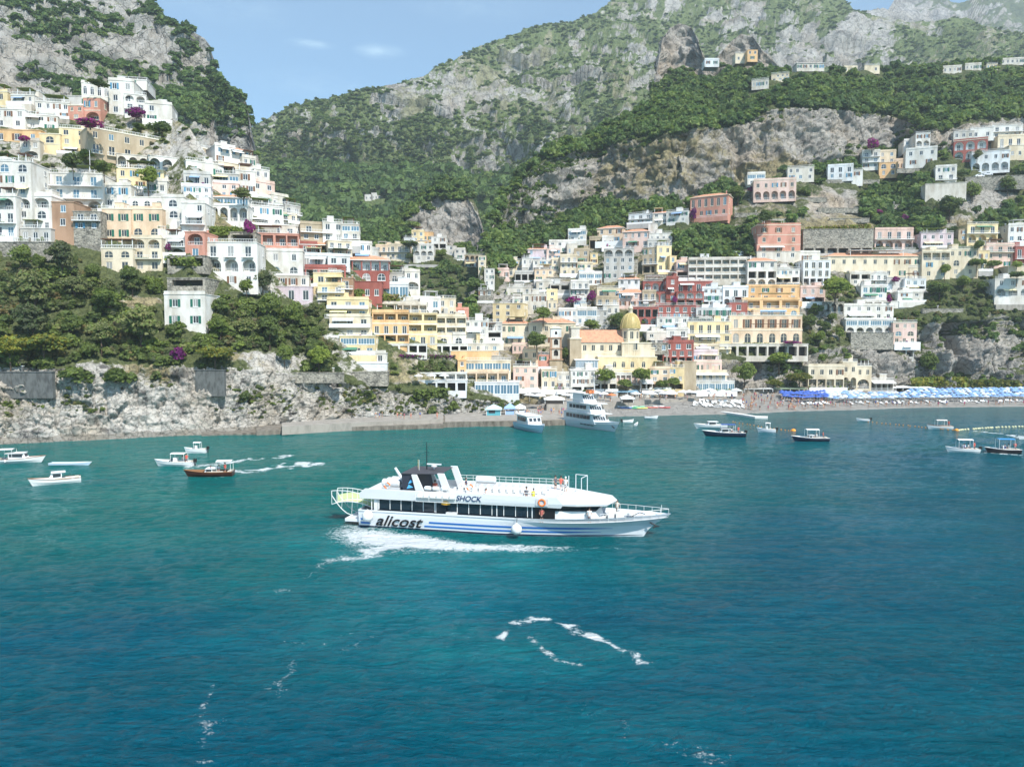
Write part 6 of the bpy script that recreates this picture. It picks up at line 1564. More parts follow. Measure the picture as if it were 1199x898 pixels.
# ------------------------------------------------------------------ people
SKIN = pbr('skin', (.50, .29, .20), .6); HAIR = pbr('dark_hair', (.04, .025, .02), .7); CLOTH = {}
def cloth(c):
    k = 'cloth_%02d%02d%02d' % tuple(int(v * 99) for v in c)
    return pbr(k, c, .85)
def skin_body(pose):
    # joints: z up, facing -y; metres for a 1.72 m figure
    J = {}
    if pose == 'stand':
        J = dict(pel=(0, 0, .93), che=(0, .01, 1.32), nek=(0, .0, 1.47), hd1=(0, -.01, 1.55), hd2=(0, -.015, 1.66), ls=(-.18, 0, 1.39), le=(-.25, .02, 1.12), lh=(-.24, -.08, .88), rs=(.18, 0, 1.39), re=(.27, .0, 1.13), rh=(.22, -.18, .98),
                 lk=(-.10, -.01, .49), lf=(-.11, .02, .07), lt=(-.12, -.15, .03), rk=(.11, -.04, .49), rf=(.12, .03, .07), rt=(.14, -.14, .03))
    elif pose == 'sit':
        J = dict(pel=(0, 0, .50), che=(0, .04, .88), nek=(0, .03, 1.03), hd1=(0, .01, 1.11), hd2=(0, 0, 1.22), ls=(-.18, .03, .95), le=(-.26, -.02, .70), lh=(-.16, -.24, .60), rs=(.18, .03, .95), re=(.27, -.03, .70), rh=(.15, -.26, .58),
                 lk=(-.11, -.44, .50), lf=(-.12, -.42, .08), lt=(-.12, -.58, .04), rk=(.12, -.43, .51), rf=(.14, -.50, .08), rt=(.15, -.66, .04))
    else:  # leaning on a rail / reaching
        J = dict(pel=(0, .08, .92), che=(0, -.06, 1.27), nek=(0, -.12, 1.41), hd1=(0, -.17, 1.48), hd2=(0, -.2, 1.58), ls=(-.18, -.08, 1.33), le=(-.26, -.22, 1.12), lh=(-.12, -.42, 1.1), rs=(.18, -.08, 1.33), re=(.27, -.24, 1.12), rh=(.12, -.44, 1.1),
                 lk=(-.10, .03, .49), lf=(-.11, .1, .07), lt=(-.12, -.06, .03), rk=(.11, .0, .49), rf=(.12, .08, .07), rt=(.14, -.1, .03))
    names = list(J); E = [('pel', 'che'), ('che', 'nek'), ('nek', 'hd1'), ('hd1', 'hd2'), ('che', 'ls'), ('ls', 'le'), ('le', 'lh'), ('che', 'rs'), ('rs', 're'), ('re', 'rh'), ('pel', 'lk'), ('lk', 'lf'), ('lf', 'lt'), ('pel', 'rk'), ('rk', 'rf'), ('rf', 'rt')]
    rad = dict(pel=(.15, .11), che=(.15, .10), nek=(.055, .055), hd1=(.075, .085), hd2=(.085, .095), ls=(.06, .06), le=(.042, .042), lh=(.035, .03), rs=(.06, .06), re=(.042, .042), rh=(.035, .03), lk=(.062, .062), lf=(.042, .045), lt=(.04, .03), rk=(.062, .062), rf=(.042, .045), rt=(.04, .03))
    me = bpy.data.meshes.new('body_src'); me.from_pydata([J[n] for n in names], [(names.index(a), names.index(b)) for a, b in E], [])
    o = bpy.data.objects.new('body_src', me); COL.objects.link(o)
    o.modifiers.new('skin', 'SKIN'); sub = o.modifiers.new('sub', 'SUBSURF'); sub.levels = 2; sub.render_levels = 2
    for i, n in enumerate(names): me.skin_vertices[0].data[i].radius = rad[n]
    me.skin_vertices[0].data[0].use_root = True
    bpy.context.view_layer.update(); dg = bpy.context.evaluated_depsgraph_get()
    out = bpy.data.meshes.new_from_object(o.evaluated_get(dg)); out.name = 'body_' + pose
    bpy.data.objects.remove(o); out.materials.clear(); out.materials.append(SKIN)
    return out, J
BODIES = {p: skin_body(p) for p in ('stand', 'sit', 'lean')}
def person(parent_loc, pose, rz, top, bottom, label, hair=None, hat=None, group=None, scale=1.0, legs=True, M=None):
    body, J = BODIES[pose]
    t = thing('person', label, 'person', parent_loc, rz, group); t.scale = (scale,) * 3
    link('body', body, t)
    V = lambda k: Vector(J[k])
    m = MB(); c1, c2 = V('pel') + Vector((0, 0, .02)), V('che')
    def ring(c, a, b, tilt=0): return [(c.x + a * math.cos(q), c.y + b * math.sin(q), c.z) for q in [2 * math.pi * i / 12 for i in range(12)]]
    m.loft([ring(c1 + Vector((0, 0, -.10)), .185, .135), ring(c1.lerp(c2, .35), .165, .125), ring(c1.lerp(c2, .8), .19, .13), ring(c2 + (V('nek') - c2) * .55, .17, .10), ring(c2 + (V('nek') - c2) * .9, .075, .07)], cloth(top), True, False)
    for s in ('l', 'r'): m.tube([V(s + 's') + Vector((0, 0, .01)), V(s + 's').lerp(V(s + 'e'), .7)], [.078, .06], cloth(top), 8)
    m.obj('shirt', t, True)
    m = MB()
    for s in ('l', 'r'): m.tube([V('pel').lerp(V(s + 'k'), .05) + Vector((-.05 if s == 'l' else .05, 0, .03)), V('pel').lerp(V(s + 'k'), .5), V('pel').lerp(V(s + 'k'), .9)], [.12, .105, .085], cloth(bottom), 8)
    m.obj('shorts', t, True)
    m = MB(); h = V('hd2'); m.lathe([(.02, .14), (.07, .125), (.105, .06), (.11, -.02), (.095, -.06)], hat or hair or HAIR, 10)
    link('hat' if hat else 'hair', m.mesh('hair', True), t, h + Vector((0, .015, .0)))
    return t
# ------------------------------------------------------------------ the ferry
HULLW = pbr('ferry_white_paint', (.66, .69, .72), .35, spec=.5); FW = pbr('ferry_white_upper', (.68, .69, .69), .4, spec=.5); FGL = pbr('ferry_dark_glazing', (.008, .012, .02), .12, spec=.6)
FBL = pbr('ferry_blue_stripe', (.03, .16, .50), .4); FBK = pbr('ferry_black', (.012, .012, .015), .4); DECKG = pbr('ferry_deck_grey', (.52, .54, .55), .8); STEEL = pbr('ferry_rail_steel', (.72, .72, .70), .35); BOOT = pbr('ferry_boot_top', (.02, .03, .06), .5)
def lettering(body, size, loc, parent, mat, shear=.3, ext=.02, bold=0, sx=1, name='lettering', rot=(math.pi / 2, 0, 0)):
    cu = bpy.data.curves.new(name, 'FONT'); cu.body = body; cu.size = size; cu.shear = shear; cu.extrude = ext; cu.offset = bold; cu.materials.append(mat)
    tmp = bpy.data.objects.new('tmp', cu); COL.objects.link(tmp); bpy.context.view_layer.update()
    me = bpy.data.meshes.new_from_object(tmp.evaluated_get(bpy.context.evaluated_depsgraph_get())); bpy.data.objects.remove(tmp)
    o = link(name, me, parent, loc); o.rotation_euler = rot; o.scale = (sx, 1, 1); return o
def ferry():
    p = sea(420, 616.5); rz = R(-12.6)
    O = Vector((p.x, p.y, 0)) + Matrix.Rotation(rz, 3, 'Z') @ Vector((0, 3.5, 0))
    root = thing('ferry', 'long white passenger ferry with blue stripes and black lettering crossing the bay', 'ferry', O, rz)
    NS, LX = 37, 36.3
    def hb(t, lev):          # half beam at station t (0..1), level 0..1
        base = 3.55
        if lev < .5: f = 1 - max(0, (t - .50) / .50) ** 1.9 ; low = 1
        else: f = 1 - max(0, (t - .60) / .40) ** 2.1
        w0 = 1 - max(0, (t - .45) / .55) ** 1.7; w1 = 1 - max(0, (t - .62) / .38) ** 2.2
        f = w0 * (1 - lev) + w1 * lev
        return max(.03, base * f * (.94 + .06 * min(1, lev * 2.2)))
    def zs(t): return 2.12 + .55 * max(0, (t - .55) / .45) ** 1.6
    levels = [(-.9, 0.0, .0), (0, .12, .25), (.22, .2, .6), (.5, .35, 1.3), (.75, .65, 2.2), (1.0, 1.0, 3.2)]
    rings = []
    for i in range(NS):
        t = i / (NS - 1); r = []
        for side in (-1, 1):
            L_ = levels[::-1] if side == -1 else levels
            for (z, lv, rk) in L_:
                zz = z if z < 0 else z * zs(t)
                xx = t * 33.1 + rk * t ** 3 + (0 if lv > .1 else 0)
                r.append((xx, side * hb(t, lv) * (.82 if z < 0 else 1), zz))
        rings.append(r)
    m = MB(); m.loft(rings, HULLW, False); m.poly([q for q in rings[0]], HULLW)
    hull = m.obj('hull', root, False)
    # dark boot at the waterline and stripes follow the hull side (2 cm proud)
    def band(z0, z1, x0, x1, mat, nm, off=.03, sd=1):
        m = MB()
        for side in (sd,):
            pr = None
            for i in range(33):
                t = (x0 + (x1 - x0) * i / 32) / 34.6
                def P(z):
                    zf = z / zs(t); lv = np.interp(zf, [0, .22, .5, .75, 1], [.12, .2, .35, .65, 1]); rk = np.interp(zf, [0, .22, .5, .75, 1], [.25, .6, 1.3, 2.2, 3.2])
                    return Vector((t * 33.1 + rk * t ** 3, side * (hb(t, lv) + off), z))
                k = 1 if i < 26 else 1 - (i - 26) / 6 * .85
                a, b = P(z0 + (z1 - z0) * (1 - k) * .5), P(z1 - (z1 - z0) * (1 - k) * .5)
                if pr: m.quad(pr[0], a, b, pr[1], mat) if side < 0 else m.quad(a, pr[0], pr[1], b, mat)
                pr = (a, b)
        return m.obj(nm, hull)
    for sd in (-1, 1):
        band(.02, .2, .05, 34.4, BOOT, 'boot_stripe', .04, sd)
        for (a_, b_, c_, d_) in ((.88, 1.10, 9.2, 30.5), (.42, .62, 8.6, 29.5), (.88, 1.10, .3, 1.9), (.42, .62, .3, 1.6)): band(a_, b_, c_, d_, FBL, 'stripe', .03, sd)
        band(1.95, 2.1, .05, 34.4, FW, 'rubbing_strake', .09, sd)
    lettering('alicost', 1.75, (2.15, -3.60, .36), hull, FBK, .38, .03, .022, 1.25)
    # name on the quarter
    m = MB(); m.box(-1.9, .2, -3.2, 3.2, .5, .85, HULLW); m.poly([(-1.9, -3.2, .85), (-1.9, 3.2, .85), (-1.9, 3.2, .5), (-1.9, -3.2, .5)], HULLW); m.obj('stern_platform', root)
    # main deck
    m = MB(); pts = []
    def dk(x): t = min(1, x / 34.6); return hb(t, 1) - .05
    xs = [i * 36.0 / 30 for i in range(31)]
    for i in range(30):
        a, b = xs[i], xs[i + 1]; ta, tb = a / 36.2, b / 36.2; za, zb_ = zs(ta) - .42, zs(tb) - .42
        m.quad((a, -dk(a * .955), za), (b, -dk(b * .955), zb_), (b, dk(b * .955), zb_), (a, dk(a * .955), za), DECKG)
    m.obj('deck', root)
    # saloon: dark glazed band with white mullions
    sal = MB(); sal.box(2.0, 23.6, -3.2, 3.2, 1.7, 3.45, FGL); sal.box(1.9, 2.3, -3.3, 3.3, 1.7, 3.45, FW)
    sl = sal.obj('saloon', root)
    for i in range(15):
        x = 2.5 + i * 1.38; mu = MB(); [mu.box(x - .02, x + .06, y, y + .03, 2.2, 3.4, STEEL) for y in (-3.25, 3.22)]; mu.obj('mullion', sl)
        m = MB()
        for y in (-3.245, 3.205): m.box(x + .08, x + 1.28, y, y + .04, 2.22, 3.32, pbr('saloon_window_glass', (.012, .02, .032), .06, spec=.8))
        m.obj('window', sl)
    m = MB()
    for x in (2.4, 9.6, 16.9, 21.0):
        for y in (-3.30, 3.22): m.box(x - .05, x + .05, y, y + .08, 2.12, 3.45, FW)
    m.obj('mullion', sl)
    m = MB(); m.box(9.95, 10.95, -3.5, -3.2, 2.0, 3.45, FGL); m.box(10.9, 12.2, -3.56, -3.22, .9 + .75, 2.32, FW); m.obj('side_door', sl)
    m = MB(); m.box(21.3, 23.6, -3.28, -3.22, 1.9, 3.4, FBK); m.obj('boarding_entrance', sl)
    # forward cabin with the wheelhouse
    m = MB(); m.loft([[(23.6, -3.15, 1.7), (28.4, -2.3, 1.7), (28.9, 0, 1.7), (28.4, 2.3, 1.7), (23.6, 3.15, 1.7)], [(23.6, -3.15, 3.0), (28.0, -2.2, 3.0), (28.5, 0, 3.0), (28.0, 2.2, 3.0), (23.6, 3.15, 3.0)]], FW, True, True); fc = m.obj('forward_cabin', root)
    m = MB(); m.loft([[(23.4, -3.05, 3.0), (28.05, -2.15, 3.0), (28.55, 0, 3.0), (28.05, 2.15, 3.0), (23.4, 3.05, 3.0)], [(23.4, -3.0, 3.75), (28.75, -2.3, 3.75), (29.2, 0, 3.75), (28.75, 2.3, 3.75), (23.4, 3.0, 3.75)]], FGL, True, True); m.obj('wheelhouse_window', fc)
    m = MB(); m.loft([[(22.0, -3.6, 3.7), (26.0, -3.35, 3.7), (29.3, -2.5, 3.72), (30.1, 0, 3.72), (29.3, 2.5, 3.72), (26, 3.35, 3.7), (22, 3.6, 3.7)], [(22.0, -3.6, 3.95), (26.0, -3.4, 3.95), (29.5, -2.5, 3.92), (30.3, 0, 3.92), (29.5, 2.5, 3.92), (26, 3.4, 3.95), (22, 3.6, 3.95)], [(22.3, -3.45, 4.6), (25.0, -3.1, 4.42), (28.2, -2.0, 4.06), (29.2, 0, 4.02), (28.2, 2.0, 4.06), (25.0, 3.1, 4.42), (22.3, 3.45, 4.6)]], FW, True, True); m.obj('wheelhouse_roof', root)
    # upper deck and its white fascia
    m = MB(); m.box(.4, 22.2, -3.5, 3.5, 3.46, 3.75, DECKG); m.obj('upper_deck', root)
    m = MB()
    for s in (-1, 1):
        y0, y1 = (-3.68, -3.50) if s < 0 else (3.50, 3.68)
        R1 = [(.2, 3.46), (24.3, 3.46), (24.6, 3.9), (23.9, 4.66), (.9, 4.66), (.2, 4.1)]
        m.loft([[(x, y0 + (.10 if s < 0 and z < 3.6 else 0), z) for x, z in R1], [(x, y1, z) for x, z in R1]], FW, True, True)
    m.box(.2, .4, -3.5, 3.5, 3.46, 4.1, FW)
    fa = m.obj('bulwark', root)
    lettering('SHOCK', .86, (12.15, -3.695, 3.78), fa, pbr('ferry_navy', (.01, .04, .12), .4), .25, .015, .012, 1.02)
    m = MB()
    for s in (-1, 1):
        y = -3.6 * -s if s > 0 else -3.6
        for z in (5.0, 5.35): m.tube([(10.5, y, z), (24.0, y * .97, z)], .03, STEEL, 5)
        for i in range(17): m.tube([(10.5 + i * .84, y * (1 - .03 * i / 16), 4.6), (10.5 + i * .84, y * (1 - .03 * i / 16), 5.35)], .025, STEEL, 5)
    m.tube([(24, -3.5, 5.35), (24.4, 0, 5.35), (24, 3.5, 5.35)], .03, STEEL, 5); m.tube([(24, -3.5, 5.0), (24.4, 0, 5.0), (24, 3.5, 5.0)], .03, STEEL, 5)
    m.obj('railing', root)
    # seats
    SM = pbr('ferry_seat_white', (.72, .73, .72), .5)
    for i in range(13):
        for j, (y0, y1) in enumerate(((-2.9, -.5), (.5, 2.9))):
            x = 11.2 + i * .86; m = MB(); m.box(x, x + .42, y0, y1, 4.12, 4.2, SM); m.box(x - .05, x + .03, y0, y1, 4.15, 4.72, SM); m.box(x + .1, x + .3, y0 + .2, y0 + .3, 3.75, 4.12, STEEL); m.box(x + .1, x + .3, y1 - .3, y1 - .2, 3.75, 4.12, STEEL); m.obj('bench', root)
    # funnel casing with emblem, arch, roof and mast
    m = MB(); m.loft([[(5.3, -2.6, 3.75), (7.4, -2.6, 3.75), (7.4, 2.6, 3.75), (5.3, 2.6, 3.75)], [(5.0, -2.3, 6.35), (6.9, -2.3, 6.35), (6.9, 2.3, 6.35), (5.0, 2.3, 6.35)]], pbr('ferry_casing_dark', (.03, .035, .05), .5), True, True); cs = m.obj('casing', root)
    m = MB(); EB = pbr('ferry_emblem_blue', (.10, .42, .72), .4)
    m.poly([(5.75, -2.56, 4.65), (6.6, -2.56, 4.85), (6.0, -2.50, 5.15)], EB); m.poly([(5.9, -2.46, 5.2), (6.5, -2.42, 5.45), (6.2, -2.38, 5.75)], EB); em = m.obj('emblem', cs); em.location = (0, -.06, 0)
    m = MB(); m.loft([[(5.0, -2.5, 6.36), (9.9, -2.3, 6.46), (9.9, 2.3, 6.46), (5.0, 2.5, 6.36)], [(5.0, -2.5, 6.45), (9.9, -2.3, 6.55), (9.9, 2.3, 6.55), (5.0, 2.5, 6.45)]], pbr('ferry_canopy_dark', (.06, .06, .07), .6), True, True); m.obj('canopy', root)
    m = MB()
    for y in (-2.75, 2.45):
        m.loft([[(7.1, y, 3.8), (8.2, y, 3.8), (8.2, y + .3, 3.8), (7.1, y + .3, 3.8)], [(6.4, y, 6.36), (7.0, y, 6.36), (7.0, y + .3, 6.36), (6.4, y + .3, 6.36)]], FW, True, True)
        m.loft([[(10.6, y, 3.8), (11.5, y, 3.8), (11.5, y + .3, 3.8), (10.6, y + .3, 3.8)], [(9.6, y, 6.62), (10.4, y, 6.62), (10.4, y + .3, 6.62), (9.6, y + .3, 6.62)]], FW, True, True)
    m.obj('arch', root)
    m = MB(); m.tube([(7.3, .2, 6.55), (7.3, .2, 9.9)], [.07, .035], FBK, 6); m.tube([(6.6, -.6, 6.55), (6.6, -.6, 7.8)], .03, STEEL, 5); m.tube([(6.0, .7, 6.55), (6.0, .7, 7.6)], .03, pbr('gold_pole', (.5, .36, .1), .5), 5); m.tube([(6.95, .2, 8.6), (7.65, .2, 8.6)], .03, FBK, 5); m.obj('mast', root)
    m = MB(); m.lathe([(.05, 6.6), (.12, 6.9), (.35, 6.92), (.38, 7.05), (.1, 7.12)], FW, 14, 8.3, 0); m.box(7.4, 9.2, -.08, .08, 7.15, 7.3, FW); m.obj('radar', root)
    # rafts, canister, crane
    def can(x0, x1, y, z, r, nm='liferaft'):
        m = MB(); m.tube([(x0, y, z), (x0 + .12, y, z), (x1 - .12, y, z), (x1, y, z)], [r * .75, r, r, r * .75], FW, 14)
        m.tube([((x0 + x1) / 2 - .06, y, z), ((x0 + x1) / 2 + .06, y, z)], r * 1.04, STEEL, 14)
        return m.obj(nm, root, False)
    can(2.3, 4.6, -1.6, 5.05, .48); can(2.6, 4.4, .6, 5.0, .42)
    m = MB(); m.box(2.4, 4.7, -2.2, -1.0, 3.75, 4.6, DECKG); m.box(2.6, 4.4, .1, 1.1, 3.75, 4.6, DECKG); m.obj('raft_cradle', root)
    m = MB(); m.tube([(4.7, -.8, 5.1), (3.6, -.8, 6.75)], [.22, .16], FW, 8); m.tube([(4.7, -.8, 3.8), (4.7, -.8, 5.1)], .18, FW, 8); m.obj('crane', root)
    can(12.9, 15.4, 2.3, 5.15, .42)
    m = MB(); m.box(13, 15.3, 1.9, 2.7, 3.75, 4.75, DECKG); m.obj('raft_cradle', root)
    for i in range(6):
        m = MB(); x = 7.6 + i * .78; m.tube([(x, -3.98, 4.15), (x + .08, -3.98, 4.15), (x + .58, -3.98, 4.15), (x + .66, -3.98, 4.15)], [.2, .28, .28, .2], pbr('raft_grey_white', (.62, .64, .63), .5), 12); m.obj('liferaft', root)
    for i in range(3): can(8.2 + i * 1.0, 9.0 + i * 1.0, -3.2, 4.95, .26)
    m = MB()
    for x in (7.5, 9.1, 10.7, 12.3):
        m.tube([(x, -3.7, 3.5), (x, -4.3, 3.62), (x, -4.3, 4.5)], .035, STEEL, 5)
    m.tube([(7.5, -4.3, 3.62), (12.3, -4.3, 3.62)], .035, STEEL, 5); m.tube([(7.5, -4.3, 4.1), (12.3, -4.3, 4.1)], .03, STEEL, 5); m.obj('raft_rack', root)
    # lifebuoy, orange light housing
    def torus(r, rr, c, mats, nm, ax='y'):
        m = MB(); n = 20
        for k in range(4):
            pts = []
            for i in range(n // 4 + 1):
                a = 2 * math.pi * (k * (n // 4) + i) / n; pts.append((c[0] + r * math.cos(a), c[1], c[2] + r * math.sin(a)))
            m.tube(pts, rr, mats[k % 2], 8, False)
        return m.obj(nm, root, True)
    OR = pbr('lifebuoy_orange', (.80, .20, .05), .5)
    torus(.36, .10, (22.2, -3.78, 4.05), [OR, OR], 'lifebuoy'); torus(.34, .09, (13.6, -2.9, 5.2), [OR, FW], 'lifebuoy'); torus(.34, .09, (3.4, -2.9, 5.0), [OR, FW], 'lifebuoy')
    m = MB(); m.box(21.5, 22.9, -3.75, -3.69, 3.66, 4.45, pbr('ferry_panel_grey', (.55, .55, .56), .5)); m.obj('lifebuoy_holder', root)
    m = MB(); m.lathe([(.45, 0), (.42, .2), (.25, .36), (.02, .42)], pbr('yellow_orange', (.80, .42, .05), .5), 14); o = m.obj('lamp_housing', root); o.location = (10.9, -3.6, 3.25); o.scale = (1.2, .6, 1)
    # fenders
    for (x, z, r) in ((1.5, 1.55, .66), (19.4, 1.0, .62)):
        m = MB(); m.lathe([(.001, -r)] + [(r * math.cos(R(a)), r * math.sin(R(a))) for a in range(-75, 80, 15)] + [(.1, r), (.1, r + .12), (.001, r + .14)], FW, 18); o = m.obj('fender', root, True); o.location = (x, -3.62 - r, z)
        q = MB(); q.tube([(0, 0, r), (0, r * .7, 2.2 - z + .3)], .03, FBK, 5); f = q.obj('rope', o)
    # foredeck: bulwark posts, rail, winch, anchor, hatch
    m = MB()
    for s in (-1, 1):
        P = []
        for i in range(9):
            x = 28.6 + i * .93; t = x / 36.2; P.append((x, s * (hb(x * .955 / 34.6, 1) - .08), zs(t)))
        m.tube([(a, b, c + .55) for a, b, c in P], .03, STEEL, 5)
        for a, b, c in P: m.tube([(a, b, c - .3), (a, b, c + .55)], .025, STEEL, 5)
    m.obj('bow_rail', root)
    m = MB(); m.tube([(30.6, -.5, 2.5), (30.6, .5, 2.5)], .3, DECKG, 12); m.box(30.2, 31.0, -.7, -.5, 2.0, 2.7, FW); m.box(30.2, 31, .5, .7, 2.0, 2.7, FW); m.obj('windlass', root)
    m = MB(); m.tube([(31.9, 0, 2.3), (31.9, 0, 2.6)], [.5, .5], STEEL, 12); m.tube([(32.0, -.6, 2.3), (32.8, .1, 2.6), (33.4, .5, 2.35)], .05, FBK, 5); m.obj('mooring_gear', root)
    m = MB(); m.box(29.3, 30.0, -.9, .4, 2.0, 2.35, FW); m.obj('hatch', root)
    m = MB(); m.tube([(35.2, 0, 2.7), (35.25, 0, 3.6)], .03, STEEL, 5); m.obj('jackstaff', root)
    m = MB(); m.tube([(34.0, -.75, 1.75), (34.7, -.62, 1.35)], .09, FBK, 6); m.tube([(34.35, -.95, 1.2), (34.7, -.62, 1.3), (35.0, -.35, 1.25)], .09, FBK, 6); m.obj('anchor', root)
    # stanchions and frames on the wheelhouse roof
    m = MB()
    for x, y, h in ((24.9, -1.6, 2.6), (25.3, 1.6, 2.2), (26.3, -1.2, 2.3), (26.7, 1.2, 2.2)): m.tube([(x, y, 4.3), (x, y, 4.2 + h)], .045, FW, 6)
    m.tube([(25.3, 1.6, 6.4), (26.7, 1.2, 6.4)], .04, FW, 6); m.tube([(26.3, -1.2, 6.5), (26.7, 1.2, 6.4)], .04, FW, 6); m.obj('signal_frame', root)
    # curved stern gangway
    GY = pbr('gangway_net', (.58, .66, .34), .6); m = MB(); side = {}
    for s in (-2.0, -.4):
        for z0, k in ((2.0, 0), (3.1, 1)):
            pts = []
            for i in range(9):
                t = i / 8; x = 1.2 - 5.4 * t; z = z0 + 1.15 * math.sin(t * 1.75) * (1 - .28 * t) - (.65 * t * t if k == 0 else .1 * t)
                pts.append((x, s, z))
            side[(s, k)] = pts; m.tube(pts, .05, STEEL, 6)
        for i in range(9): m.tube([side[(s, 0)][i], side[(s, 1)][i]], .03, STEEL, 5)
        low = [(1.0 - 5.2 * t, s, 1.7 - .9 * math.sin(t * 3.0) - 0.2 * t + 1.9 * t ** 3) for t in [i / 8 for i in range(9)]]
        m.tube(low, .05, STEEL, 6); m.tube([low[-1], side[(s, 1)][-1]], .05, STEEL, 6); m.tube([low[0], side[(s, 0)][0]], .05, STEEL, 6)
        for i in (2, 4, 6): m.tube([low[i], side[(s, 0)][i]], .025, STEEL, 5)
    m.obj('gangway_frame', root)
    m = MB()
    for i in range(8):
        a, b = side[(-2.0, 0)][i], side[(-2.0, 0)][i + 1]; c, d = side[(-.4, 0)][i + 1], side[(-.4, 0)][i]
        m.quad(a, b, c, d, GY); m.quad((a[0], -.42, a[2] + .1), (b[0], -.42, b[2] + .1), (b[0], -.42, b[2] + .8), (a[0], -.42, a[2] + .8), GY)
    m.obj('gangway_net', root)
    m = MB(); m.tube([(1.6, -3.3, 2.1), (1.6, -3.3, 3.5)], .06, STEEL, 6); m.tube([(1.6, 3.3, 2.1), (1.6, 3.3, 3.5)], .06, STEEL, 6); m.obj('stern_post', root)
    # people on board
    MR = Matrix.Translation(O) @ Matrix.Rotation(rz, 4, 'Z')
    W_ = lambda x, y, z: (MR @ Vector((x, y, z)))
    P = [
        (12.0, 1.0, 3.76, 'stand', 1.6, (.03, .04, .09), (.03, .03, .05), 'person in dark clothes standing near the black canopy of the ferry', None),
        (8.8, -1.2, 3.76, 'stand', .4, (.55, .12, .08), (.08, .08, .12), 'person in a red top under the ferry canopy', None),
        (9.6, .6, 3.76, 'stand', 2.2, (.7, .7, .68), (.1, .12, .2), 'person in a white shirt under the ferry canopy', None),
        (20.2, -2.6, 3.76, 'stand', .5, (.12, .12, .14), (.05, .05, .06), 'dark dressed person at the ferry rail beside the one in yellow', None),
        (21.0, -2.5, 4.0 - .42, 'stand', -.2, (.70, .66, .06), (.70, .66, .06), 'person in bright yellow leaning by the ferry rail', None),
        (22.9, 1.4, 4.45, 'stand', 1.0, (.10, .10, .12), (.06, .06, .06), 'person in black standing above the wheelhouse of the ferry', None),
        (23.6, 1.2, 4.45, 'stand', .2, (.62, .14, .10), (.5, .5, .5), 'person in a red top above the wheelhouse of the ferry', None),
        (24.2, .8, 4.45, 'stand', -.4, (.74, .74, .72), (.2, .2, .22), 'person in a white top above the wheelhouse of the ferry', CLOTHW),
        (22.1, -3.35, 1.72, 'stand', .1, (.42, .12, .10), (.03, .03, .04), 'person in dark red standing in the side entrance of the ferry', None),
        (27.4, -2.75, 1.76, 'stand', .1, (.72, .72, .72), (.30, .30, .34), 'crew member in white beside the forward cabin of the ferry', None),
        (30.2, 1.0, 2.0, 'stand', -.5, (.70, .68, .62), (.45, .42, .38), 'person in pale clothes on the ferry foredeck', None),
        (15.2, -1.6, 3.66, 'sit', -1.57, (.66, .20, .12), (.1, .1, .15), 'person in an orange red top seated on a ferry bench', None)]
    for (x, y, z, ps, a, tp, bt, lb, hat) in P: person(W_(x, y, z), ps, rz + a, tp, bt, lb, None, hat)
    for (x, c) in ((15.3, (.7, .7, .7)), (16.2, (.3, .4, .6)), (12.3, (.5, .5, .48)), (18.7, (.55, .2, .15))): pass
ferry()
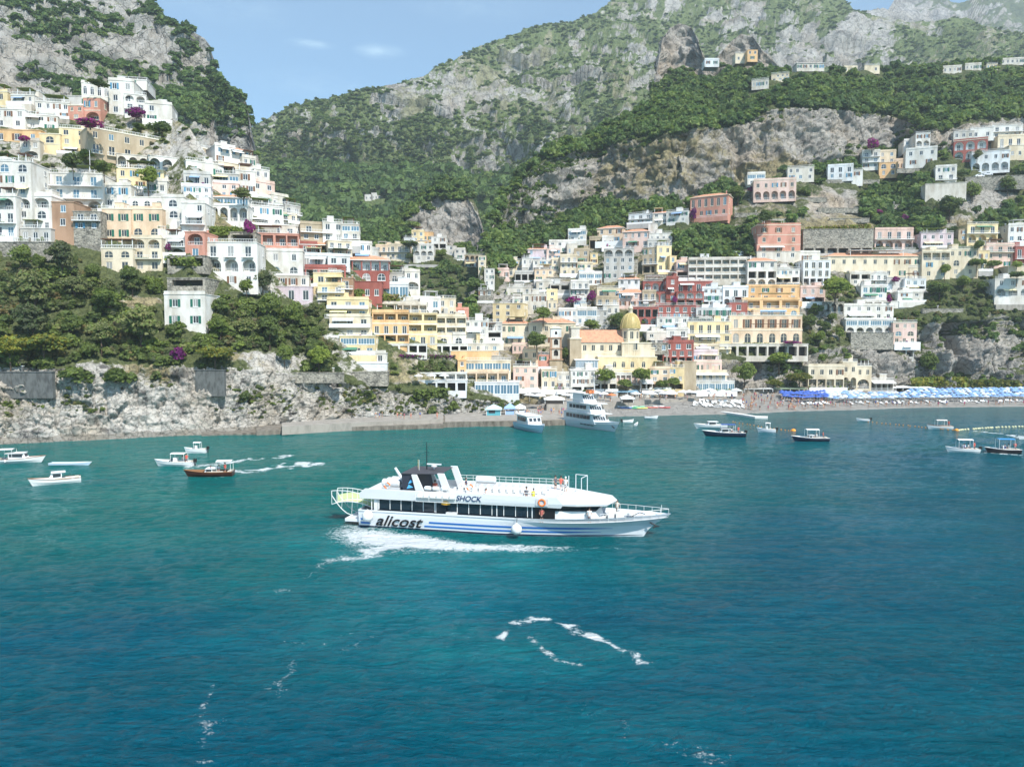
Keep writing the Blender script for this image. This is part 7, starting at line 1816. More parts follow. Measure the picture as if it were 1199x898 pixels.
# ------------------------------------------------------------------ small craft
RUB = pbr('boat_grey_tube', (.50, .52, .53), .6); VARN = pbr('varnished_wood', (.26, .12, .05), .35); NAVY = pbr('boat_navy', (.015, .03, .06), .3); BRN = pbr('boat_dark_brown', (.06, .022, .015), .35); BW = pbr('boat_white', (.78, .78, .77), .35, spec=.5); BLACK = pbr('outboard_black', (.02, .02, .02), .4); CUSH = pbr('boat_cushion', (.55, .50, .42), .8)
WPX = {22: 50, 67: 50, 81: 46, 230: 24, 206: 44, 247: 53, 833: 36, 849: 46, 898: 20, 950: 40, 1011: 14, 1101: 27, 1128: 34, 1175: 36, 735: 13, 762: 15, 745: 9, 1203: 22}
def boat(name, px, py, L_, B, heading, label, cat='boat', hull=BW, deck=None, canopy=None, cabin=None, screen=False, outboard=0, free=.75, fend=2, people=0, group=None, nav_top=1.75, low=False, roof=None, stripe=None, aw=(.25, .62), sheer=.35):
    c = sea(px, py); L_ = WPX[int(px)] * c.y / F / 1.04; B = min(B, L_ * .36); root = thing(name, label, cat, (c.x, c.y, 0), R(heading), group)
    n = 15; rings = []; inner = []
    def hbm(t): return B / 2 * (1 - max(0, (t - .42) / .58) ** 2.2) * (.86 + .14 * min(1, t / .2))
    def zz(t): return free + sheer * max(0, (t - .4) / .6) ** 1.8
    for i in range(n):
        t = i / (n - 1); b = max(.02, hbm(t)); x = L_ * (t - .5); s = zz(t); rk = .10 * L_ * t ** 4
        rings.append([(x + rk, -b, s), (x + rk * .5, -b * .93, s * .45), (x, -b * .7 * (1 - .25 * t), -.12), (x, 0, -.3), (x, b * .7 * (1 - .25 * t), -.12), (x + rk * .5, b * .93, s * .45), (x + rk, b, s)])
    m = MB(); m.loft(rings, hull, False); m.poly(rings[0], hull); h = m.obj('hull', root, False)
    m = MB()
    for side in (-1, 1): m.tube([(r[0][0], side * abs(r[0][1]), r[0][2]) for r in rings], .05 if not low else .03, stripe or (VARN if hull is BRN else FRAMEW), 5)
    m.obj('gunwale', h)
    m = MB(); dm = deck or DECKG; dz = -.32
    for i in range(n - 1):
        a, b = rings[i], rings[i + 1]; k = 1 if i / n > .58 else 0; zz_ = -.03 if k else dz
        m.quad((a[0][0], a[0][1] * .97, a[0][2] + zz_), (b[0][0], b[0][1] * .97, b[0][2] + zz_), (b[6][0], b[6][1] * .97, b[6][2] + zz_), (a[6][0], a[6][1] * .97, a[6][2] + zz_), BW if k and hull is not BRN else (VARN if k and hull is BRN else dm))
    m.obj('deck', root)
    z0 = free - .3
    if not low:
        m = MB(); m.box(-L_ * .46, -L_ * .46 + .5, -B * .34, B * .34, z0, z0 + .4, CUSH); m.box(-L_ * .30, L_ * .05, B * .22, B * .36, z0, z0 + .4, CUSH); m.obj('bench', root)
    if cabin:
        x0, x1, hh = cabin; x0 *= L_; x1 *= L_; w = B * .33; m = MB()
        m.loft([[(x0, -w, z0), (x1, -w * .8, z0), (x1, w * .8, z0), (x0, w, z0)], [(x0, -w, z0 + hh), (x1 - .45 * hh, -w * .72, z0 + hh), (x1 - .45 * hh, w * .72, z0 + hh), (x0, w, z0 + hh)]], BW, True, True); cb = m.obj('cabin', root)
        m = MB(); g0, g1 = z0 + hh * .5, z0 + hh * .9
        m.box(x0 + .12, x1 - .5 * hh - .1, -w * .99 - .02, -w * .85, g0, g1, GLASS); m.box(x0 + .12, x1 - .5 * hh - .1, w * .85, w * .99 + .02, g0, g1, GLASS)
        m.quad((x1 - .24 * hh + .03, -w * .68, g0), (x1 - .24 * hh + .03, w * .68, g0), (x1 - .41 * hh + .03, w * .66, g1), (x1 - .41 * hh + .03, -w * .66, g1), GLASS); m.obj('window', cb)
        m = MB(); m.box(x0 - .5, x1 - .4 * hh, -w - .1, w + .1, z0 + hh + .002, z0 + hh + .09, BW); m.obj('cabin_roof', cb)
    if screen:
        m = MB(); x = L_ * .12; m.quad((x + .3, -B * .3, free), (x + .3, B * .3, free), (x - .1, B * .26, free + .5), (x - .1, -B * .26, free + .5), GLASSB); m.obj('windscreen', root)
        m = MB(); m.box(-L_ * .05, L_ * .05, -.35, .35, z0, z0 + 1.0, BW); m.obj('console', root)
    if canopy:
        cx0, cx1 = -L_ * .5 + L_ * aw[0], -L_ * .5 + L_ * aw[1]; w = B * .38; m = MB(); cn = 5
        rg = [[(cx0 + (cx1 - cx0) * i / 4, -w + 2 * w * j / 4, free + nav_top - .3 + .12 * math.sin(math.pi * j / 4)) for j in range(5)] for i in range(5)]
        m.loft(rg, canopy, False); m.loft([[(a, b, c - .06) for a, b, c in r] for r in rg], canopy, False); m.obj('canopy', root)
        m = MB()
        for x in (cx0 + .1, cx1 - .1):
            for y in (-w + .05, w - .05): m.tube([(x, y, z0), (x, y, free + nav_top - .3)], .035, STEEL, 5)
        m.obj('canopy_pole', root)
    for k in range(outboard):
        y = (k - (outboard - 1) / 2) * .6; m = MB(); m.box(-L_ * .5 - .55, -L_ * .5 - .05, y - .17, y + .17, free - .1, free + .5, BLACK); m.box(-L_ * .5 - .35, -L_ * .5 - .2, y - .07, y + .07, -.4, free - .1, BLACK); m.obj('outboard_motor', root)
    for k in range(fend):
        t = .3 + .3 * k; i = int(t * n); r = rings[i][0]
        m = MB(); m.tube([(r[0], r[1] - .14, r[2] - .55), (r[0], r[1] - .14, r[2] - .45), (r[0], r[1] - .14, r[2] - .12), (r[0], r[1] - .14, r[2] - .03)], [.06, .14, .14, .05], BW, 8); m.obj('fender', root)
    rr = random.Random(int(px)); MR = Matrix.Translation((c.x, c.y, 0)) @ Matrix.Rotation(R(heading), 4, 'Z')
    cols = [((.6, .1, .08), 'red'), ((.7, .7, .68), 'white'), ((.05, .1, .3), 'blue'), ((.05, .05, .06), 'black')]
    for k in range(people):
        tp = cols[k % 4]; x = -L_ * (.33 - .16 * k)
        person(MR @ Vector((x, (-.2 if k % 2 else .25) * B * .6, z0)), 'stand' if k == 0 else 'sit', rr.uniform(0, 6), tp[0], (.1, .1, .15), 'person in a %s top aboard the %s' % (tp[1], label.split(' with ')[0].split(' at ')[0].split(',')[0]))
    return root
boat('cabin_cruiser', 22, 541, 8.6, 3.0, 12, 'white cabin boat cut by the left edge of the photo', cabin=(-.18, .22, 1.25), canopy=BW, aw=(.12, .42), nav_top=2.0, fend=1, stripe=VARN)
boat('cabin_cruiser', 67, 566, 7.6, 2.8, -147, 'white cabin boat with red trimmed wheelhouse, nearest the left foreground', cabin=(-.10, .20, 1.25), fend=3, stripe=VARN, free=.8)
boat('skiff', 81, 544.5, 7.6, 1.3, 2, 'long slim pale blue skiff lying empty behind the cabin boat', 'skiff', hull=pbr('skiff_pale_blue', (.50, .62, .72), .4), low=True, fend=0, free=.45, sheer=.15)
boat('motorboat', 230, 530, 4.6, 1.9, -175, 'small white motorboat with bimini below the cliff, farthest of the three', canopy=CLOTHW, screen=True, outboard=1, fend=0, nav_top=1.6)
boat('speedboat', 206, 545, 7.2, 2.2, 178, 'white speedboat with white canopy running ahead of the dark wooden boat', canopy=CLOTHW, screen=True, outboard=1, fend=0, people=2, aw=(.2, .6))
boat('wooden_launch', 247, 557, 8.4, 2.6, -172, 'dark brown wooden launch with varnished rail and white awning poles', hull=BRN, deck=VARN, canopy=CLOTHW, cabin=(-.06, .14, .8), fend=3, people=3, aw=(.02, .36), nav_top=2.0)
boat('cabin_cruiser', 833, 501, 9.5, 3.0, 178, 'white motor yacht with low cabin moored behind the navy one', cabin=(-.14, .18, 1.1), fend=1, free=.8)
boat('motor_yacht', 849, 510.5, 11.2, 3.3, 172, 'dark navy motor yacht with blue cover moored near the landing ramp', hull=NAVY, deck=pbr('navy_cover', (.04, .09, .24), .7), canopy=pbr('navy_canvas', (.04, .10, .28), .7), cabin=(-.08, .16, 1.1), outboard=2, fend=1, free=.95, people=2, nav_top=2.1)
boat('inflatable', 898, 506, 5.2, 2.0, 165, 'small grey white inflatable with canopy by the orange buoys', hull=pbr('tube_white', (.70, .72, .74), .5), canopy=CLOTHW, outboard=1, screen=True, fend=0, nav_top=1.8, aw=(.3, .6))
boat('wooden_launch', 950, 516, 9.6, 2.9, 176, 'dark hulled launch with flat white canopy in the middle of the right bay', hull=NAVY, deck=CUSH, canopy=CLOTHW, cabin=(-.0, .14, .8), fend=2, people=2, aw=(.3, .68), stripe=FRAMEW, nav_top=2.1)
boat('dinghy', 1011, 493, 4.2, 1.7, 168, 'little white dinghy alone before the beach parasols', 'dinghy', hull=pbr('tube_white', (.70, .72, .74), .5), outboard=1, fend=0, low=True, free=.5)
boat('wooden_launch', 1101, 502, 6.6, 2.4, 175, 'small tan and white launch with white canopy beside the yellow buoys', hull=BW, deck=VARN, canopy=CLOTHW, fend=1, people=1, aw=(.25, .7), stripe=VARN)
boat('motorboat', 1128, 529.5, 7.6, 2.8, 170, 'white motorboat with broad white canopy leading the dark boat', canopy=CLOTHW, screen=True, outboard=1, people=3, aw=(.22, .72), nav_top=2.1)
boat('wooden_launch', 1175, 530, 8.2, 2.8, 172, 'black hulled boat with bright blue awning at the right edge', hull=pbr('boat_black', (.02, .02, .025), .35), deck=VARN, canopy=pbr('bright_blue_canvas', (.05, .26, .55), .7), screen=True, people=3, aw=(.2, .72), fend=1, nav_top=2.3)
boat('dinghy', 735, 494.5, 4.4, 1.8, 10, 'white dinghy with outboard just right of the moored ferry bow', 'dinghy', outboard=1, low=True, fend=0, free=.5)
boat('dinghy', 762, 490, 4.0, 1.7, -5, 'grey white dinghy closest to the beach right of the moored ferry', 'dinghy', hull=pbr('tube_white', (.70, .72, .74), .5), low=True, fend=0, free=.5)
boat('dinghy', 745, 498, 3.2, 1.5, 60, 'tiny white tender lying off the moored ferry', 'dinghy', low=True, fend=0, free=.45)
boat('jet_ski', 1203, 514, 3.4, 1.2, -172, 'small white craft throwing a long wake at the right edge', 'jet ski', low=True, fend=0, free=.5, people=1)
# ---- moored ferry at the pier
def moored(px, py, L_, B, heading, label, decks=3):
    c = sea(px, py); root = thing('moored_ferry', label, 'ferry', (c.x, c.y, 0), R(heading))
    rings = []; n = 19
    def hbm(t): return max(.04, B / 2 * (1 - max(0, (t - .5) / .5) ** 2.3))
    free = L_ * .085
    for i in range(n):
        t = i / (n - 1); x = L_ * (t - .5); b = hbm(t); s = free * (1 + .55 * t ** 3); rk = L_ * .09 * t ** 4
        rings.append([(x + rk, -b, s), (x + rk * .6, -b * (.97 - .25 * t * t), s * .5), (x, -b * (.9 - .45 * t * t), 0), (x, -b * .5, -.8), (x, b * .5, -.8), (x, b * (.9 - .45 * t * t), 0), (x + rk * .6, b * (.97 - .25 * t * t), s * .5), (x + rk, b, s)])
    m = MB(); m.loft(rings, HULLW, False); m.poly(rings[0], HULLW); h = m.obj('hull', root)
    m = MB()
    for i in range(n - 1): a, b = rings[i], rings[i + 1]; m.quad((a[0][0], a[0][1], a[0][2] - .5), (b[0][0], b[0][1], b[0][2] - .5), (b[7][0], b[7][1], b[7][2] - .5), (a[7][0], a[7][1], a[7][2] - .5), DECKG)
    m.obj('deck', root)
    m = MB()
    for i in range(4): m.box(-L_ * .05 + i * 1.5, -L_ * .05 + i * 1.5 + 1.0, -B / 2 * .985 - .03, -B / 2 * .9, free * .58, free * .72, GLASS)
    m.obj('hull_window', h)
    m = MB(); t = .93; m.tube([(L_ * .5, -.9, free * .9), (L_ * .5 + .5, -.55, free * .55)], .14, BLACK, 6); m.obj('anchor', h)
    z = free * .85; x0, x1 = -L_ * .44, L_ * .30
    for k in range(decks):
        w = B * (.47 - .035 * k); dh = 2.35; sl = 1.6
        m = MB(); m.loft([[(x0, -w, z), (x1 - 1, -w * .92, z), (x1 + 1.3, 0, z), (x1 - 1, w * .92, z), (x0, w, z)], [(x0, -w, z + dh), (x1 - 1 - sl, -w * .9, z + dh), (x1 + 1.3 - sl, 0, z + dh), (x1 - 1 - sl, w * .9, z + dh), (x0, w, z + dh)]], FW, True, True); d = m.obj('superstructure', root)
        nw = int((x1 - x0 - 3) / 1.5); m = MB()
        for i in range(nw):
            x = x0 + 1.2 + i * 1.5
            if k < 2: m.box(x, x + 1.1, -w - .04, -w * .9, z + dh * .45, z + dh * .84, GLASS); m.box(x, x + 1.1, w * .9, w + .04, z + dh * .45, z + dh * .84, GLASS)
        for sgn in (-1, 1):
            for i in range(5):
                f0, f1 = .08 + i * .18, .08 + i * .18 + .13
                A = lambda f, q: Vector((x1 - 1 - sl * q, sgn * w * .91, z + dh * q)).lerp(Vector((x1 + 1.3 - sl * q, 0, z + dh * q)), f) + Vector((.06, sgn * .03, 0))
                m.quad(A(f0, .46), A(f1, .46), A(f1, .82), A(f0, .82), GLASS)
        m.obj('window', d)
        m = MB(); m.box(x0 - .3, x1 - .6, -w - .12, w + .12, z + dh + .002, z + dh + .14, FW); m.obj('deck_edge', root)
        if k < decks:
            q = MB()
            for y in (-w - .05, w + .05):
                q.tube([(x0, y, z + dh + 1.0), (x1 - sl - 1, y, z + dh + 1.0)], .03, STEEL, 4)
                for i in range(int((x1 - x0) / 1.2)): q.tube([(x0 + i * 1.2, y, z + dh), (x0 + i * 1.2, y, z + dh + 1)], .025, STEEL, 4)
            q.obj('railing', root)
        z += dh + .1; x0 += L_ * .06 * (k + 1); x1 -= L_ * .085 * (k + 1)
    m = MB(); m.tube([(x0 + 3, 0, z), (x0 + 2.6, 0, z + 4.5)], [.12, .05], FW, 6); m.tube([(x0 + 2.2, -1, z + 2.2), (x0 + 3.2, 1, z + 2.2)], .05, FW, 5); m.obj('mast', root)
    m = MB(); m.box(x0 + .5, x0 + 2, -1, 1, z, z + .8, ORC); m.obj('liferaft_cover', root)
moored(692, 500.5, 19.5, 5.6, -60, 'large white three deck ferry moored bow out at the pier', 3)
def small_moored():
    c = sea(622, 503.5); root = thing('moored_boat', 'white and pale blue tour boat moored at the pier left of the large ferry', 'boat', (c.x, c.y, 0), R(-68))
    L_, B = 13, 4.6; rings = []; n = 13; HB = pbr('pale_blue_hull', (.45, .60, .70), .4)
    for i in range(n):
        t = i / (n - 1); x = L_ * (t - .5); b = max(.05, B / 2 * (1 - max(0, (t - .5) / .5) ** 2.4)); s = 1.5 + .6 * t ** 2; rk = 1.3 * t ** 4
        rings.append([(x + rk, -b, s), (x + rk * .6, -b * .95, s * .5), (x, -b * (.85 - .3 * t), 0), (x, 0, -.5), (x, b * (.85 - .3 * t), 0), (x + rk * .6, b * .95, s * .5), (x + rk, b, s)])
    m = MB(); m.loft(rings, HB, False); m.poly(rings[0], HB); m.obj('hull', root)
    m = MB()
    for i in range(n - 1): a, b = rings[i], rings[i + 1]; m.quad((a[0][0], a[0][1], a[0][2] - .2), (b[0][0], b[0][1], b[0][2] - .2), (b[6][0], b[6][1], b[6][2] - .2), (a[6][0], a[6][1], a[6][2] - .2), DECKG)
    m.obj('deck', root)
    m = MB(); m.loft([[(-4.5, -2, 1.4), (2.5, -1.8, 1.4), (2.5, 1.8, 1.4), (-4.5, 2, 1.4)], [(-4.5, -2, 3.6), (1.6, -1.8, 3.6), (1.6, 1.8, 3.6), (-4.5, 2, 3.6)]], FW, True, True); cb = m.obj('cabin', root)
    m = MB()
    for y in (-1.4, -.3, .8): m.quad((2.2, y, 2.4), (2.2, y + .8, 2.4), (1.86, y + .8, 3.2), (1.86, y, 3.2), GLASS)
    for x in (-4, -2.7, -1.4, -.1): m.box(x, x + 1, -2.03, -1.9, 2.3, 3.2, GLASS)
    m.obj('window', cb)
    m = MB()
    for y in (-2, 2):
        m.tube([(-5.5, y, 4.6), (1.5, y, 4.6)], .04, STEEL, 4)
        for i in range(7): m.tube([(-5.5 + i * 1.15, y, 3.6), (-5.5 + i * 1.15, y, 4.6)], .03, STEEL, 4)
    m.box(-6, 1.9, -2.2, 2.2, 3.602, 3.72, FW); m.obj('upper_deck', root)
small_moored()
# ------------------------------------------------------------------ buoy lines
bm2 = MB(); bm2.lathe([(.001, -.3), (.3, -.18), (.38, 0), (.3, .2), (.001, .34)], pbr('buoy_orange', (.80, .32, .04), .5), 8); BU = bm2.mesh('buoy', True)
bm3 = MB(); bm3.lathe([(.001, -.3), (.26, -.18), (.32, 0), (.26, .2), (.001, .34)], pbr('buoy_pale', (.72, .66, .40), .5), 8); BU2 = bm3.mesh('buoy', True)
def buoys(pts, n, me, label, group, sc=1):
    q = [sea(*p) for p in pts]
    for i in range(n):
        t = i / (n - 1) * (len(q) - 1); a = min(int(t), len(q) - 2); p = q[a].lerp(q[a + 1], t - a)
        o = link('buoy', me, None, (p.x + rs.uniform(-.3, .3), p.y + rs.uniform(-.3, .3), .05), None, (sc,) * 3); tag(o, label, 'buoy', group)
buoys([(858, 494), (905, 502), (929, 505)], 22, BU, 'small orange buoy in the line behind the grey inflatable', 'orange buoys in the left swimming line', .4)
buoys([(1016, 494), (1060, 498), (1095, 502), (1120, 504)], 26, BU, 'small orange buoy in the line running to the tan launch', 'orange buoys in the middle swimming line', .4)
buoys([(1122, 504), (1160, 501), (1215, 499)], 30, BU2, 'pale yellow buoy in the line toward the right edge', 'pale buoys in the right swimming line', .9)
o = link('buoy', BU, None, sea(929, 504.5), None, (1.7,) * 3); tag(o, 'large orange buoy at the end of the left swimming line', 'buoy')
o = link('buoy', BU, None, sea(1120, 504), None, (1.5,) * 3); tag(o, 'large orange buoy where the orange and the pale lines meet', 'buoy')
# ------------------------------------------------------------------ beach crowd
def crowd_mesh(i, top, bot):
    r_ = random.Random(i); m = MB(); sk = SKIN
    for s in (-1, 1): m.tube([(s * .09, 0, .0), (s * .10, r_.uniform(-.06, .06), .45), (s * .09, 0, .9)], [.05, .065, .09], sk, 5)
    m.loft([[(.17 * math.cos(a), .11 * math.sin(a), z) for a in [2 * math.pi * k / 8 for k in range(8)]] for z in (.78, .98)], cloth(bot), True, True)
    m.loft([[(w * math.cos(a), .11 * math.sin(a), z) for a in [2 * math.pi * k / 8 for k in range(8)]] for w, z in ((.155, .97), (.19, 1.25), (.19, 1.42), (.06, 1.5))], cloth(top) if top else sk, True, False)
    for s in (-1, 1): m.tube([(s * .2, 0, 1.4), (s * .27, 0, 1.12), (s * .25, -.12, .88)], [.055, .045, .035], sk, 5)
    m.lathe([(.05, 1.48), (.06, 1.53), (.10, 1.6), (.09, 1.68)], sk, 8); m.lathe([(.105, 1.62), (.10, 1.70), (.05, 1.76), (.001, 1.77)], HAIR, 8)
    me = m.mesh('person'); return me
CM = [(crowd_mesh(i, t, b), nm) for i, (t, b, nm) in enumerate((((.7, .7, .7), (.1, .12, .3), 'white top'), (None, (.6, .08, .08), 'red swimming shorts'), ((.08, .15, .4), (.05, .05, .06), 'blue top'), (None, (.03, .03, .05), 'dark swimming shorts'), ((.65, .3, .1), (.7, .7, .65), 'orange top'), ((.5, .08, .2), (.1, .1, .1), 'pink red top'), (None, (.1, .35, .5), 'turquoise swimming shorts'), ((.04, .04, .05), (.3, .3, .3), 'black top')))]
def crowd(n, box, where, group, fn, seed):
    r_ = random.Random(seed)
    for i in range(n):
        me, nm = r_.choice(CM); x = r_.uniform(box[0], box[1]); y = r_.uniform(box[2], box[3]) - (x - box[0]) * box[4]
        o = link('person', me, None, fn(x, y), r_.uniform(0, 6.28), (1, 1, r_.uniform(.9, 1.05))); tag(o, 'person in %s %s' % (nm, where), 'person', group + ', ' + nm)
crowd(120, (868, 968, 464, 481.5, .01), 'in the dense crowd on the shingle between parasols and water', 'crowd on the shingle', lambda x, y: gp(LR, x, y), 3)
crowd(44, (968, 1199, 474.5, 477.5, .009), 'walking along the waterline of the right beach', 'walkers along the waterline', lambda x, y: gp(LR, x, y), 4)
crowd(34, (604, 690, 478, 488, 0), 'waiting on the pier near the moored ferry', 'people on the pier', lambda x, y: zat(x, y, 1.5), 5)
crowd(26, (700, 862, 466, 471, .02), 'on the promenade under the restaurants', 'people on the promenade', lambda x, y: zat(x, y, 3.3), 6)
crowd(10, (436, 516, 489, 491, 0), 'resting on the quay below the rocks', 'people on the quay', lambda x, y: zat(x, y, 2.0), 7)
# ------------------------------------------------------------------ vegetation scattered over the slopes
NEAR = protoset('scrub_near', [crown_mesh('scrub_near_%d' % i, 10 + i, 420, 8, .15, ms, .75, w) for i, (ms, w) in enumerate((([LM_DARK, LM_MID], [.7, .3]), ([LM_DARK, LM_OLIVE], [.5, .5]), ([LM_MID, LM_LIGHT, LM_DARK], [.4, .2, .4]), ([LM_DARK, LM_MID], [.8, .2]), ([LM_OLIVE, LM_MID], [.5, .5]), ([LM_DRY, LM_OLIVE], [.5, .5]), ([LM_DARK, LM_DARK], [.5, .5])))])
MIDC = protoset('wood_mid', [crown_mesh('wood_mid_%d' % i, 40 + i, 170, 6, .25, ms, .8, w) for i, (ms, w) in enumerate((([LM_FOREST, LM_FOREST2], [.8, .2]), ([LM_FOREST, LM_MID], [.6, .4]), ([LM_FOREST2, LM_FOREST], [.6, .4]), ([LM_FOREST, LM_DARK], [.5, .5]), ([LM_MID, LM_FOREST2], [.4, .6])))])
FARS = protoset('scrub_far', [crown_mesh('scrub_far_%d' % i, 80 + i, 46, 4, .42, ms, .6, w) for i, (ms, w) in enumerate((([LM_SCRUB, LM_FOREST2], [.7, .3]), ([LM_SCRUB, LM_FOREST], [.5, .5]), ([LM_FOREST2, LM_FOREST], [.6, .4])))])
FARC = protoset('wood_far', [crown_mesh('wood_far_%d' % i, 60 + i, 60, 4, .42, ms, .8, w) for i, (ms, w) in enumerate((([LM_FOREST, LM_FOREST2], [.8, .2]), ([LM_FOREST, LM_FOREST], [.5, .5]), ([LM_FOREST2, LM_FOREST], [.5, .5])))])
def spread(key, name, coll, n, size, kinds, vmin, seed, pyr=(-50, 999), pxr=(-400, 1600), squash=(.7, 1.1), power=1.0, sink=.15, dens=None, avoid=True):
    G = GR[key]; rs = np.random.RandomState(seed)
    P, PX, PY, SEG, veg, D = G['P'], G['PX'], G['PY'], G['SEG'], G['veg'], G['D']
    ok = (veg > vmin) & np.isin(G['kinds'][SEG], list(kinds)) & (PY > pyr[0]) & (PY < pyr[1]) & (PX > pxr[0]) & (PX < pxr[1])
    idx = np.flatnonzero(ok.ravel())
    if not len(idx): return
    # even picture density on the slopes: weight by true area per cell
    w = np.clip((veg.ravel()[idx] - vmin) / .35, .15, 1) ** power * D.ravel()[idx] ** .3
    if dens is not None: w = w * dens(PX.ravel()[idx], PY.ravel()[idx])
    pick = rs.choice(idx, n, p=w / w.sum())
    r, c = np.unravel_index(pick, PX.shape)
    r2 = np.clip(r + rs.choice([-1, 1], n), 0, PX.shape[0] - 1); c2 = np.clip(c + rs.choice([-1, 1], n), 0, PX.shape[1] - 1)
    a, b = rs.rand(n, 1) * .5, rs.rand(n, 1) * .5
    Q = P[r, c] * (1 - a - b) + P[r2, c] * a + P[r, c2] * b
    s = rs.uniform(size[0], size[1], n) * rs.uniform(.75, 1.15, n)
    hp = s * 1.4 * F / Q[:, 1]
    dy = Q[:, 2] - CZ; dep = Q[:, 1] * cp - dy * sp
    qx = CX + F * Q[:, 0] / dep; qy = CY - F * (Q[:, 1] * sp + dy * cp) / dep
    keep = np.ones(n, bool)
    if avoid:
        def occ(x, y):
            xi = np.clip(x.astype(int), 0, 1199); yi = np.clip(y.astype(int), 0, 899)
            return OCC[yi, xi] & (x > 0) & (x < 1199) & (y > 0) & (OCCD[yi, xi] > Q[:, 1] - 8)
        wpx = s * .8 * F / Q[:, 1]
        for fx in (-.6, 0, .6):
            for fy in (.35, .8): keep &= ~occ(qx + fx * wpx, qy - fy * hp)
        keep &= ~occ(qx, qy)
    Q, s = Q[keep], s[keep]
    Q[:, 2] -= sink * s
    m = len(Q)
    S = np.stack([s * rs.uniform(.85, 1.2, m), s * rs.uniform(.85, 1.2, m), s * rs.uniform(*squash, m)], -1) * .62
    scatter(name, Q, S, rs.uniform(0, 6.28, m), coll, seed=seed)
    return m
pr = []
pr.append(spread('headland', 'scrub_on_the_headland', NEAR, 1500, (1.8, 4.2), 'wr', .55, 1, dens=lambda x, y: np.where(y < 436, 1, .25)))
pr.append(spread('headland', 'low_scrub_on_the_cliff', NEAR, 600, (.5, 1.4), 'r', .34, 2, pyr=(-50, 488)))
pr.append(spread('headland', 'garden_shrubs_in_the_left_town', NEAR, 2600, (.8, 2.4), 't', .30, 3))
pr.append(spread('coast', 'woodland_on_the_coast', MIDC, 9000, (3.2, 6.5), 'w', .42, 4, power=1.5))
pr.append(spread('coast', 'scrub_on_the_coast_cliffs', MIDC, 1500, (1.2, 3.2), 'r', .40, 5))
pr.append(spread('coast', 'garden_trees_in_the_town', NEAR, 3000, (1.0, 2.8), 't', .30, 6))
pr.append(spread('valley', 'woodland_in_the_valley', MIDC, 1600, (3.0, 6.0), 'wr', .42, 7))
pr.append(spread('valley', 'garden_trees_in_the_valley', MIDC, 900, (1.5, 4.0), 't', .25, 8))
pr.append(spread('crag', 'scrub_on_the_crag', MIDC, 420, (3, 6), 'wr', .45, 9))
pr.append(spread('left mountain', 'scrub_on_the_left_mountain', FARC, 8000, (2.4, 5.2), 'm', .54, 10, avoid=False))
pr.append(spread('big mountain', 'forest_on_the_mountain', FARC, 15000, (6, 12), 'w', .45, 11, avoid=True))
pr.append(spread('big mountain', 'scrub_on_the_mountain', FARS, 20000, (2.6, 6.5), 'ms', .52, 12, avoid=False, squash=(.5, .9)))
print('SCATTER', pr)
# ------------------------------------------------------------------ light, sky and air
SUN_AZ, SUN_EL = 33.0, 49.0                                   # azimuth from -Y (behind the camera) towards +X
sd = Vector((math.sin(R(SUN_AZ)) * math.cos(R(SUN_EL)), -math.cos(R(SUN_AZ)) * math.cos(R(SUN_EL)), math.sin(R(SUN_EL))))
sun = bpy.data.lights.new('sun', 'SUN'); sun.energy = 4.6; sun.angle = R(.5); sun.color = (1, .955, .88)
so = bpy.data.objects.new('sun', sun); COL.objects.link(so); so.rotation_euler = sd.to_track_quat('Z', 'Y').to_euler(); so.location = (200, -200, 400)
wld = bpy.data.worlds.new('World'); SC.world = wld; wld.use_nodes = True
N, L = wld.node_tree.nodes, wld.node_tree.links
bg = N['Background']; sk = N.new('ShaderNodeTexSky'); sk.sky_type = 'NISHITA'; sk.sun_disc = False
sk.sun_elevation = R(SUN_EL); sk.sun_rotation = math.atan2(sd.x, sd.y); sk.air_density = 1.1; sk.dust_density = .5; sk.ozone_density = 1.0; sk.altitude = 20
# two thin wisps and a faint veil in the sky
tc = N.new('ShaderNodeTexCoord'); nz = N.new('ShaderNodeTexNoise'); nz.inputs['Scale'].default_value = 26; nz.inputs['Detail'].default_value = 6; nz.inputs['Roughness'].default_value = .7
mp = N.new('ShaderNodeMapping'); mp.inputs['Scale'].default_value = (1, 1, 3.2); L.new(tc.outputs['Generated'], mp.inputs[0]); L.new(mp.outputs[0], nz.inputs[0])
tot = None
for (qx, qy, rx, rz, k) in ((365, 52, .034, .006, .75), (446, 61, .038, .010, .8), (372, 100, .09, .02, .25), (925, 12, .1, .04, .5), (270, 10, .08, .02, .3), (560, 8, .10, .02, .25)):
    a_, z_ = ray(qx, qy); v = Vector((a_, 1, z_)).normalized()
    s = N.new('ShaderNodeVectorMath'); s.operation = 'SUBTRACT'; s.inputs[1].default_value = v; L.new(tc.outputs['Generated'], s.inputs[0])
    m_ = N.new('ShaderNodeVectorMath'); m_.operation = 'MULTIPLY'; m_.inputs[1].default_value = (1 / rx, .0, 1 / rz); L.new(s.outputs[0], m_.inputs[0])
    l_ = N.new('ShaderNodeVectorMath'); l_.operation = 'LENGTH'; L.new(m_.outputs[0], l_.inputs[0])
    g_ = N.new('ShaderNodeMath'); g_.operation = 'MULTIPLY_ADD'; g_.inputs[1].default_value = -k; g_.inputs[2].default_value = k; g_.use_clamp = True; L.new(l_.outputs['Value'], g_.inputs[0])
    if tot is None: tot = g_.outputs[0]
    else:
        ad = N.new('ShaderNodeMath'); ad.operation = 'MAXIMUM'; L.new(tot, ad.inputs[0]); L.new(g_.outputs[0], ad.inputs[1]); tot = ad.outputs[0]
nn = N.new('ShaderNodeMath'); nn.operation = 'MULTIPLY_ADD'; nn.inputs[1].default_value = 3.2; nn.inputs[2].default_value = -1.15; nn.use_clamp = True; L.new(nz.outputs[0], nn.inputs[0])
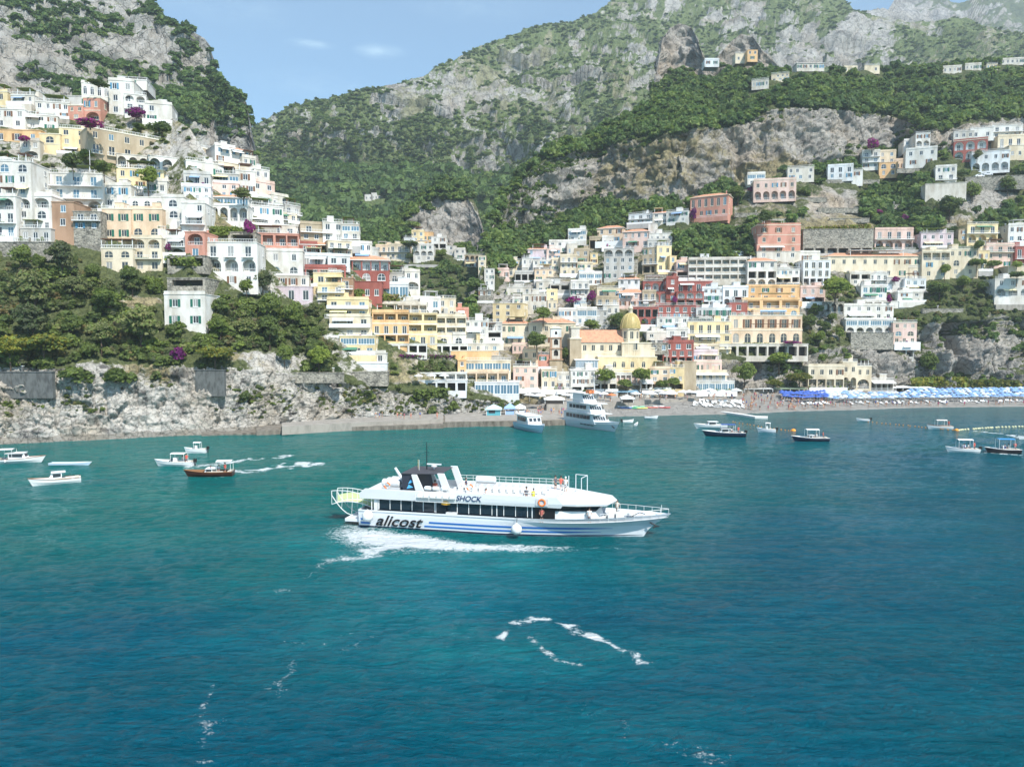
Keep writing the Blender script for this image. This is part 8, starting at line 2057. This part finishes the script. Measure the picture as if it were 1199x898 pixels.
cf = N.new('ShaderNodeMath'); cf.operation = 'MULTIPLY'; L.new(tot, cf.inputs[0]); L.new(nn.outputs[0], cf.inputs[1])
cf2 = N.new('ShaderNodeMath'); cf2.operation = 'MULTIPLY'; cf2.inputs[1].default_value = .55; L.new(cf.outputs[0], cf2.inputs[0])
mx = N.new('ShaderNodeMix'); mx.data_type = 'RGBA'; L.new(cf2.outputs[0], mx.inputs[0]); L.new(sk.outputs[0], mx.inputs[6]); mx.inputs[7].default_value = (7, 7.3, 7.6, 1)
tn = N.new('ShaderNodeMix'); tn.data_type = 'RGBA'; tn.blend_type = 'MULTIPLY'; tn.inputs[0].default_value = 1; L.new(mx.outputs[2], tn.inputs[6]); tn.inputs[7].default_value = (.80, 1.0, 1.06, 1); L.new(tn.outputs[2], bg.inputs['Color']); bg.inputs['Strength'].default_value = .145
# air
hz = MB(); hzm = bpy.data.materials.new('sea_haze'); hzm.use_nodes = True
hn = hzm.node_tree; hn.nodes.clear(); out = hn.nodes.new('ShaderNodeOutputMaterial'); pv = hn.nodes.new('ShaderNodeVolumePrincipled')
pv.inputs['Color'].default_value = (.82, .94, 1.0, 1); pv.inputs['Density'].default_value = HAZE; pv.inputs['Anisotropy'].default_value = .1
hn.links.new(pv.outputs[0], out.inputs['Volume'])
hz.box(-1700, 3100, -60, 2950, -16, 1500, hzm)
if HAZE > 0:
    ho = hz.obj('haze'); tag(ho, kind='stuff')
SC.render.engine = 'CYCLES'
SC.cycles.max_bounces = 5; SC.cycles.diffuse_bounces = 2; SC.cycles.glossy_bounces = 2; SC.cycles.transmission_bounces = 2; SC.cycles.volume_bounces = 0; SC.cycles.transparent_max_bounces = 6
SC.cycles.use_denoising = True; SC.cycles.use_adaptive_sampling = True; SC.cycles.adaptive_threshold = .015
SC.cycles.caustics_reflective = False; SC.cycles.caustics_refractive = False
SC.view_settings.view_transform = 'Standard'; SC.view_settings.look = 'None'; SC.view_settings.gamma = 1; SC.view_settings.exposure = EXPO
